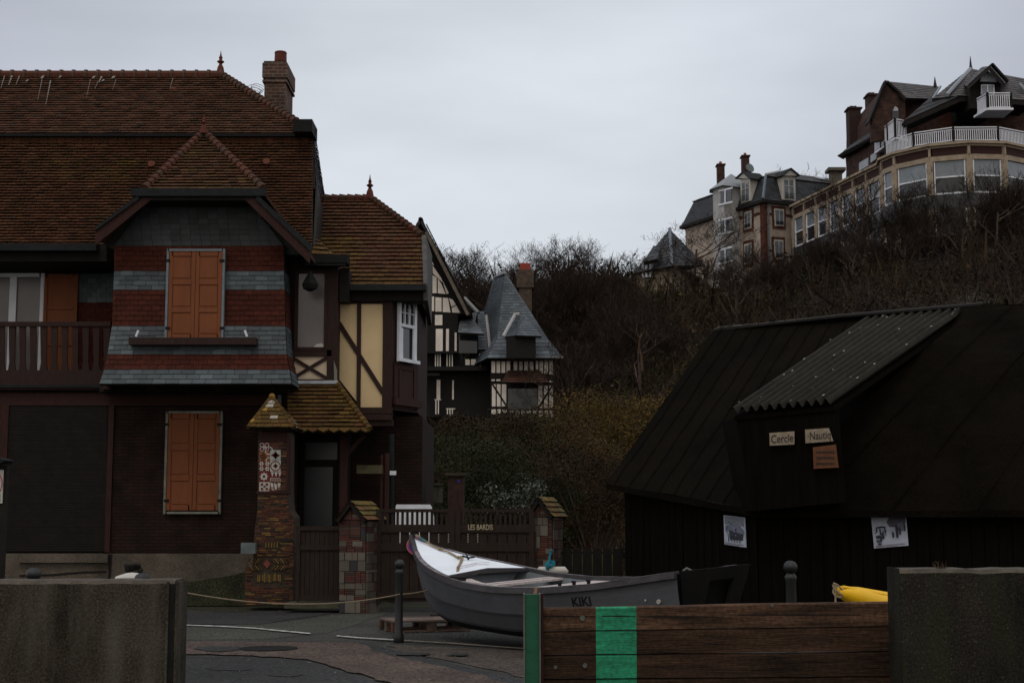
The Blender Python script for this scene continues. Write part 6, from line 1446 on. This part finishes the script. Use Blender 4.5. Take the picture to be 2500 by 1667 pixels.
def dwin(pl, q, brick, lab=None):            # q: tl tr br bl of the brick surround
    f = MB(); c = ((q[0][0]+q[1][0]+q[2][0]+q[3][0])/4, (q[0][1]+q[1][1]+q[2][1]+q[3][1])/4)
    ins = lambda k: [(c[0]+(x-c[0])*k, c[1]+(y-c[1])*(k+.05)) for x, y in q]
    if brick: pl.poly(f, q, .08, .1); sb = f.build('brick_surround', M['redbrick'], mz)
    i1, i2 = ins(.72), ins(.58)
    f = MB(); pl.poly(f, i1, .12, .1); fr = f.build('window', M['offwhite'], mz)
    g = MB()
    mx_ = [lerp(Vector(i2[0]), Vector(i2[1]), t) for t in (.45, .55)]; mb_ = [lerp(Vector(i2[3]), Vector(i2[2]), t) for t in (.45, .55)]
    pl.poly(g, [i2[0], tuple(mx_[0]), tuple(mb_[0]), i2[3]], .14, .05); pl.poly(g, [tuple(mx_[1]), i2[1], i2[2], tuple(mb_[1])], .14, .05); g.build('pane', M['skyglass'], fr)
    g = MB()
    for t in (.78, .84, .9, .96): a = lerp(Vector(i2[0]), Vector(i2[3]), t); b = lerp(Vector(i2[1]), Vector(i2[2]), t); pl.bar(g, tuple(a), tuple(b), 1.0, .22, .03)
    g.build('window_rail', M['black'], fr)
dwin(L1, [(1816, 513), (1840, 507), (1840, 563), (1816, 569)], True); dwin(R1_, [(1883, 503), (1917, 506), (1917, 560), (1886, 558)], True)
dwin(L1, [(1816, 590), (1840, 584), (1840, 650), (1816, 655)], True); dwin(R1_, [(1883, 578), (1915, 580), (1915, 640), (1886, 640)], True)
def dormer(pl, x0, x1, y0, y1, ped):
    r = thing  # part builder
    f = MB(); pl.rect(f, x0, y0, x1, y1, .0, .9); dmo = f.build('dormer', M['offwhite'], mz); pa_ = ((x0+x1)/2, y0-ped)
    f = MB(); pl.poly(f, [(x0-4, y0), (x1+4, y0), pa_], .2, 1.6); f.build('pediment', M['offwhite'], dmo)
    f = MB(); pl.bar(f, (x0-6, y0+1), (pa_[0], pa_[1]-1), 2.5, .35, 1.9); pl.bar(f, (x1+6, y0+1), (pa_[0], pa_[1]-1), 2.5, .35, 1.9); f.build('pediment_roof', M['gutter'], dmo)
    w_ = x1-x0; f = MB(); pl.rect(f, x0+w_*.16, y0+10, x0+w_*.45, y1-5, .03, .05); pl.rect(f, x0+w_*.55, y0+10, x1-w_*.16, y1-5, .03, .05); pn = f.build('pane', M['skyglass'], dmo)
    f = MB(); pl.rect(f, x0+w_*.16, y0+24, x1-w_*.16, y0+25.5, .05, .03); f.build('glazing_bar', M['offwhite'], dmo)
    f = MB(); [pl.rect(f, x0+w_*.12, y1-16+k*4, x1-w_*.12, y1-15+k*4, .2, .03) for k in range(4)]; f.build('window_rail', M['black'], dmo)
LD = Pl((DB[0]-ux.x*0-vx.x*.3, DB[1]-vx.y*.3), (DA[0]-vx.x*.3, DA[1]-vx.y*.3)); RD_ = Pl((DA[0]+ux.x*.3, DA[1]+ux.y*.3), (DC.x+ux.x*.3, DC.y+ux.y*.3))
dormer(LD, 1808, 1832, 436, 494, 14); dormer(RD_, 1910, 1942, 430, 489, 16)
# white bay of the left face
LB = Pl((DB[0]-vx.x*1.2, DB[1]-vx.y*1.2), (DA[0]-vx.x*1.2, DA[1]-vx.y*1.2))
m = MB(); s0, s1 = LB.sz(1741, 520)[0], LB.sz(1779, 520)[0]; zA, zB = LB.sz(1766, 458)[1], ze1-11
m.prism([LB.at(s0, zB, -.0), LB.at(s0+.9, zB, .5), LB.at(s1, zB, .5), LB.at(s1, zB, -2.5), LB.at(s0, zB, -2.5)], (0, 0, zA-zB)); wb = m.build('white_bay', mat('bay_render', (0.396, 0.385, 0.374), .8, 2, .2, .2), mz)
m = MB(); c_ = LB.at((s0+s1)/2, zA+1.5, -1.2)
m.mesh([LB.at(s0-.4, zA-.1, .1), LB.at(s0+.8, zA-.1, .9), LB.at(s1+.4, zA-.1, .9), LB.at(s1+.4, zA-.1, -2.8), LB.at(s0-.4, zA-.1, -2.8), c_], [(0, 1, 5), (1, 2, 5), (2, 3, 5), (3, 4, 5), (4, 0, 5), (4, 3, 2, 1, 0)], (.3, .32, .34)); m.build('bay_roof', M['tint'], wb)
LB2 = Pl((LB.at(s0+.9, 0, .5).x, LB.at(s0+.9, 0, .5).y), (LB.at(s1, 0, .5).x, LB.at(s1, 0, .5).y))
for yy in (0, 72, 144):
    m = MB(); LB2.poly(m, [(1760, 468+yy), (1771, 465+yy), (1771, 496+yy), (1760, 499+yy)], .05, .05); LB2.poly(m, [(1774, 464+yy), (1787, 461+yy), (1787, 492+yy), (1774, 495+yy)], .05, .05); m.build('pane', M['glass'], wb)
    for fx, plq in ((1759.5, LB2), ):
        f = MB(); plq.poly(f, [(1756, 465+yy), (1790, 457+yy), (1790, 461+yy), (1756, 469+yy)], .1, .06); plq.poly(f, [(1756, 499+yy), (1790, 491+yy), (1790, 495+yy), (1756, 503+yy)], .1, .06); plq.poly(f, [(1771.3, 464+yy), (1773.7, 464+yy), (1773.7, 496+yy), (1771.3, 496+yy)], .12, .06); f.build('window_frame', M['white'], wb)
for x, yt, yb, Y in ((1759, 400, 440, 137), (1819, 379, 425, 136)):
    c = P(x, yt+6, Y); b = P(x, yb+30, Y); hw = .32
    m = MB(); m.box((c.x-hw, Y-.5, b.z), (c.x+hw, Y+.5, c.z)); m.box((c.x-hw-.1, Y-.6, c.z), (c.x+hw+.1, Y+.6, c.z+.12)); chh = m.build('chimney', M['farbrick'], mz)
    m = MB(); m.lathe((c.x, Y, c.z+.12), [(.16, 0), (.13, .3), (.1, .32)], 8, (.25, .08, .03)); m.build('chimney_pot', M['tint'], chh)
m = MB(); c = P(1829, 412, 135.2); m.tube([c, c+Vector((.1, -.15, .05))], [.42, .45], 14, (.14, .17, .17)); m.build('satellite_dish', M['tint'], mz)
m = MB(); c = P(2040, 420, 132); m.box((c.x-.5, 131.6, c.z-2.2), (c.x+.5, 132.6, c.z)); m.box((c.x-.8, 131.3, c.z), (c.x+.8, 132.9, c.z+.28)); m.build('chimney', mat('grey_chimney', (.12, .10, .08), .9, 4, .3, .2), mz)
for t in (.5, .8):
    q = up(lerp(A3, C3, t), zt1, .07); q2 = up(lerp(A3, C3, t), ztt, kk); a = lerp(q, q2, .35)+Vector((0, 0, .12)); b = lerp(q, q2, .62)+Vector((0, 0, .12)); m = MB(); m.prism([a, a+vx*1.1, b+vx*1.1, b], (0, 0, .08)); m.build('skylight', M['lead'], mz)

# ------------------------------------------------------------------ brick mansion with glazed rotunda
cc = Vector((34.2, 111.2, 0)); RR = 5.95; zc_ = Zp(349, cc.y-RR)
em = thing('rotunda_mansion', (33, 112, Zp(600, 108)), 'large brick mansion with slate gables and a glazed rotunda on the right hilltop', 'house')
WP0, WP1 = Vector((24.75, 127.5, 0)), Vector((28.55, 111.9, 0))
fac = []                                     # facets of the rotunda from the wing corner round to the right
angs = [187, 205, 235, 262, 288, 318, 350]
for a, b in zip(angs, angs[1:]):
    pa_, pb_ = cc+Vector((math.cos(math.radians(a))*RR, math.sin(math.radians(a))*RR, 0)), cc+Vector((math.cos(math.radians(b))*RR, math.sin(math.radians(b))*RR, 0)); fac.append((pa_, pb_))
nw = 7; wing = [(lerp(WP0, WP1, i/nw), lerp(WP0, WP1, (i+1)/nw)) for i in range(nw)]
Yr = cc.y-RR; zlev = {k: Zp(v, Yr+.3) for k, v in dict(top=347, cor=353, f0=358, f1=378, b1=390, w1=466, s1=472, base=700, l0=500, l1=575).items()}
core, tr2, fri, col_, dk2 = MB(), MB(), MB(), MB(), MB()
def facet(a, b, isw):
    p = Pl((a.x, a.y), (b.x, b.y)); Ln = p.L
    if (p.at(Ln/2, 0, 1)-cc).length < (p.at(Ln/2, 0, 0)-cc).length and not isw: p.n = -p.n
    def bx_(mb, s0, s1, z0, z1, out, th, col=None): mb.prism([p.at(s0, z0, out), p.at(s1, z0, out), p.at(s1, z1, out), p.at(s0, z1, out)], -p.n*th, col)
    bx_(core, 0, Ln, zlev['base'], zlev['top'], -.35, .3)
    bx_(tr2, -.12, Ln+.12, zlev['cor'], zlev['top'], .30, .7); bx_(tr2, 0, Ln, zlev['f0'], zlev['cor'], .08, .4)
    bx_(fri, .2, Ln-.2, zlev['f1'], zlev['f0'], -.02, .3)
    bx_(tr2, 0, Ln, zlev['b1'], zlev['f1'], .06, .4)
    bx_(dk2, 0, Ln, zlev['s1']-1.1, zlev['s1'], .02, .35)
    cl_ = MB(); bx_(cl_, -.22, .22, zlev['s1'], zlev['b1'], .1, .4); bx_(cl_, -.09, .09, zlev['f1'], zlev['f0'], .1, .4); cl_.build('column', M['trimcream'], em)
    W_ = MB(); a0, a1 = .36, Ln-.36; f = .08; z0, z1 = zlev['s1'], zlev['b1']-.02
    bx_(W_, a0-f, a0, z0, z1, .0, .15); bx_(W_, a1, a1+f, z0, z1, .0, .15); bx_(W_, a0, a1, z0, z0+.12, .02, .15); zm_ = z0+(z1-z0)*.52; bx_(W_, a0, a1, zm_-.05, zm_+.05, .01, .12)
    wo = W_.build('window', M['white'], em)
    g = MB(); bx_(g, a0, a1, z0+.12, zm_-.05, -.08, .05); g.build('lower_pane', M['glass'], wo); g = MB(); bx_(g, a0, a1, zm_+.05, z1, -.08, .05); g.build('upper_pane', M['skyglass'], wo)
    lw = MB(); bx_(lw, a0, a1, zlev['l1'], zlev['l0'], -.02, .1); 
    lf = MB(); bx_(lf, a0-.1, a1+.1, zlev['l0'], zlev['l0']+.12, .0, .15); bx_(lf, a0-.1, a0, zlev['l1'], zlev['l0'], .0, .15); bx_(lf, a1, a1+.1, zlev['l1'], zlev['l0'], 0, .15); lo_ = lf.build('lower_window', M['offwhite'], em); lw.build('pane', M['glass'], lo_)
    cl_ = MB(); bx_(cl_, -.2, .2, zlev['l1']-1, zlev['s1']-1.1, .06, .3); cl_.build('lower_column', M['trimcream'], em)
for a, b in wing: facet(a, b, True)
facet(WP1, fac[0][0], False) if (WP1-fac[0][0]).length > 1.2 else None
for a, b in fac: facet(a, b, False)
core.build('wall', M['farbrick'], em); tr2.build('cornice', M['trimcream'], em); fri.build('frieze', M['redtimber'], em); dk2.build('slate_band', M['glass'], em)
m = MB(); ring_ = [WP0, WP1]+[f[0] for f in fac]+[fac[-1][1]]; m.prism([(p.x, p.y, zlev['top']-.02) for p in ring_]+[(46, 128, zlev['top']-.02), (WP0.x, 134, zlev['top']-.02)], (0, 0, .12)); m.build('terrace', M['gutter'], em)
m = MB(); m.prism([(p.x+.4, p.y+.4, zlev['base']) for p in ring_]+[(46, 128, zlev['base']), (WP0.x+.5, 134, zlev['base'])], (0, 0, zlev['top']-zlev['base']-.1)); m.build('inner_core', M['dark'], em)
def rail(a, b, z, h, npost, solid=False, nm='railing'):
    a, b = Vector(a), Vector(b); p = Pl((a.x, a.y), (b.x, b.y)); Ln = (b-a).length; d = (b-a).normalized(); m = MB()
    up_ = Vector((0, 0, 1)); nn_ = d.cross(up_)
    for zz_, th_ in ((h, .07), (h-.16, .045), (.08, .06)): m.obox((a+b)/2+up_*(z+zz_), d, nn_, up_, Ln-.12, .06, th_)
    n = int(Ln/.15)
    for i in range(1, n): m.obox(a+d*(Ln*i/n)+up_*(z+(h-.16)/2+.03), d, nn_, up_, .055 if not solid else .12, .04, h-.2)
    ro = m.build(nm, M['white'], em); q = MB(); q.obox(b+up_*(z+h/2), d, nn_, up_, .14, .14, h+.12); q.build('railing_post', M['black'], ro)
    return ro
rz = zlev['top']+.1; rpts = [cc+Vector((math.cos(math.radians(a))*(RR-.2), math.sin(math.radians(a))*(RR-.2), 0)) for a in (190, 222, 252, 285, 316, 345)]
for a, b in zip(rpts, rpts[1:]): rail(a, b, rz, 1.05, 1, False)
q = MB(); q.box((rpts[0].x-.07, rpts[0].y-.07, rz), (rpts[0].x+.07, rpts[0].y+.07, rz+1.15)); q.build('railing_post', M['black'], em)
# upper house
HYF = 113.0; U = Pl((-20, HYF), (0, HYF))
m = MB(); U.poly(m, [(2146, 420), (2150, 330), (2150, 250), (2165, 205), (2213, 244), (2275, 246), (2300, 228), (2345, 236), (2560, 238), (2560, 420)], 0, 12); m.build('upper_wall', M['farbrick'], em)
m = MB(); U.poly(m, [(2292, 345), (2296, 268), (2330, 250), (2358, 250), (2350, 345)], .3, .3); m.build('red_wall', M['redbrick'], em)
def slab(pts, name, colr, th=.22, rows=8, tw=.5):   # roof plane through four photo points with depths
    m = MB(); q = [P(*p) for p in pts]; courses(m, q[0], q[1], q[2], q[3], rows, tw, .035, lambda p: slatecol(p, colr), deck=th); return m.build(name, M['slate'], em)
gc = (.095, .082, .078)
slab([(2213, 240, 110.5), (2277, 242, 113), (2292, 212, 118), (2165, 199, 111.5)], 'gable_roof', gc)
m = MB(); U2 = Pl((-20, 110.8), (0, 110.8)); U2.bar(m, (2166, 198), (2214, 242), 5, .0, .5); U2.bar(m, (2163, 198), (2128, 290), 7, .0, .6); U2.bar(m, (2162, 198), (2120, 300), 3, .2, 1.2); m.build('gable_verge', M['dark'], em)
m = MB(); U2.poly(m, [(2163, 203), (2212, 243), (2214, 330), (2130, 345), (2130, 290)], -.3, .5); m.build('gable_wall', M['farbrick'], em)
m = MB(); U2.poly(m, [(2180, 268), (2186, 257), (2193, 262), (2196, 272), (2196, 300), (2180, 300)], -.2, .2); gwn = m.build('arched_window', M['glass'], em)
m = MB(); U2.poly(m, [(2181, 270), (2186, 259), (2193, 263), (2194, 270)], -.12, .1); m.build('fanlight', M['lead'], gwn)
slab([(2275, 242, 110), (2345, 234, 108.6), (2370, 168, 114), (2368, 168, 114)], 'main_roof', (.085, .072, .07), rows=12)
slab([(2338, 234, 108.4), (2520, 246, 109.5), (2520, 196, 114.5), (2370, 168, 114)], 'main_roof', gc, rows=12)
slab([(2206, 296, 108.6), (2345, 234, 108.6), (2340, 226, 109.6), (2270, 240, 111)], 'lower_roof', (.03, .028, .028), rows=3)
m = MB(); m.tube([P(2312, 232, 108.9), P(2369, 169, 113.9)], .16, 6, (.3, .33, .37)); m.build('hip_lead', M['tint'], em); m = MB(); m.tube([P(2277, 242, 110.8), P(2296, 212, 113)], .1, 6, (.3, .33, .37)); m.build('hip_lead', M['tint'], em); m = MB(); m.tube([P(2490, 206, 111.5), P(2506, 224, 110.5)], .14, 6, (.25, .27, .3)); m.build('hip_lead', M['tint'], em)
m = MB(); m.prism([P(2206, 298, 108.5), P(2345, 238, 108.5), P(2520, 248, 109.4), P(2520, 258, 109.4), P(2345, 248, 108.5), P(2212, 306, 108.5)], (0, 3, 0)); m.build('eaves', M['dark'], em)
for (x, y0, y1, Y) in ((2370, 138, 170, 114), (2283, 188, 212, 117)):
    m = MB(); m.lathe(P(x, y1, Y), [(.16, 0), (.1, .3), (.02, Zp(y0, Y)-Zp(y1, Y))], 6, (.03, .03, .035)); m.build('finial', M['tint'], em)
# gabled dormer with balcony
DG = Pl((-20, 107.6), (0, 107.6)); 
m = MB(); DG.poly(m, [(2372, 262), (2372, 205), (2415, 168), (2446, 204), (2446, 262)], -.3, 5); dg = m.build('dormer', M['dark'], em)
slab([(2360, 212, 106.8), (2352, 205, 113), (2398, 164, 113), (2415, 162, 106.8)], 'dormer_roof', gc, rows=7)
slab([(2415, 162, 106.8), (2430, 164, 113), (2462, 198, 113), (2452, 204, 106.8)], 'dormer_roof', (.03, .03, .03), rows=6)
m = MB(); DG.bar(m, (2359, 213), (2415, 163), 3.5, .8, .4); DG.bar(m, (2454, 206), (2415, 163), 4.5, .8, .4); m.build('dormer_verge', M['dark'], dg)
m = MB(); DG.poly(m, [(2393, 199), (2396, 190), (2412, 176), (2424, 180), (2434, 200)], .0, .2); m.build('tympanum', M['lead'], dg)
m = MB(); DG.rect(m, 2396, 207, 2428, 230, .0, .2); wq = m.build('window', M['white'], dg)
m = MB(); DG.rect(m, 2398, 209, 2410, 230, .03, .1); DG.rect(m, 2413, 209, 2425, 230, .03, .1); m.build('pane', M['skyglass'], wq)
zb_ = Zp(271, 106.6); a, b, c = P(2398, 260, 107.6), P(2412, 271, 105.9), P(2470, 269, 105.9); a.z = b.z = c.z = 0
m = MB(); m.prism([Vector((b.x-.1, 105.8, zb_-.15)), Vector((c.x+.1, 105.8, zb_-.15)), Vector((c.x+.1, 108, zb_-.15)), Vector((b.x-.4, 108, zb_-.15))], (0, 0, .16)); m.build('balcony_floor', M['white'], em)
rail(Vector((b.x-.3, 107.5, 0)), b, zb_, 1.15, 1); rail(b, c, zb_, 1.15, 1)
# left balcony
zl = Zp(346, 109); a, b, c = P(2134, 350, 113.5), P(2186, 335, 108.8), P(2216, 335, 109.4); a.z = b.z = c.z = 0
ml = lerp(a, b, .33), lerp(a, b, .66)
zl = Zp(334, 108.9)
for s_, e_2 in ((a, ml[0]), (ml[0], ml[1]), (ml[1], b), (b, c)): rail(s_, e_2, zl, 1.35, 1)
m = MB(); m.prism([(a.x, a.y, zl-.2), (b.x, b.y, zl-.2), (c.x, c.y, zl-.2), (c.x, 113, zl-.2)], (0, 0, .2)); m.build('balcony_floor', M['white'], em)
# low left roof and chimneys
slab([(2047, 380, 119.6), (2138, 330, 112.9), (2142, 310, 116), (2100, 335, 122)], 'lean_to_roof', (.03, .026, .025), rows=5)
m = MB(); m.prism([P(2047, 378, 119.5), P(2138, 327, 112.8), P(2140, 334, 112.8), P(2062, 386, 119.5)], (0, .5, 0)); m.build('eaves', M['dark'], em)
U3 = Pl((P(2066, 400, 120).x, 120), (P(2150, 400, 113.3).x, 113.3)); m = MB(); U3.poly(m, [(2068, 430), (2064, 385), (2140, 335), (2150, 400)], 0, 3); m.build('side_wall', M['farbrick'], em)
for q in ([(2100, 398), (2122, 385), (2122, 405), (2100, 418)], [(2128, 380), (2142, 370), (2142, 388), (2128, 398)]):
    m = MB(); U3.poly(m, q, .1, .1); m.build('window', M['lead'], em)
for x0, x1, yt, yb, Y in ((2074, 2103, 266, 370, 121), (2121, 2145, 233, 330, 121)):
    a, b = P(x0, (yt+yb)/2, Y), P(x1, (yt+yb)/2, Y); m = MB(); m.box((a.x, Y, Zp(yb+20, Y)), (b.x, Y+1.2, Zp(yt, Y))); m.box((a.x-.12, Y-.12, Zp(yt, Y)), (b.x+.12, Y+1.3, Zp(yt-4, Y))); ch = m.build('chimney', M['dark'] if False else mat('soot_brick', (.035, .018, .015), .9, 4, .4, .3), em)
    for k in (.35, .65):
        m = MB(); m.lathe((lerp(a.x, b.x, k), Y+.6, Zp(yt-4, Y)), [(.18, 0), (.15, .25)], 8, (.05, .025, .02)); m.build('chimney_pot', M['tint'], ch)
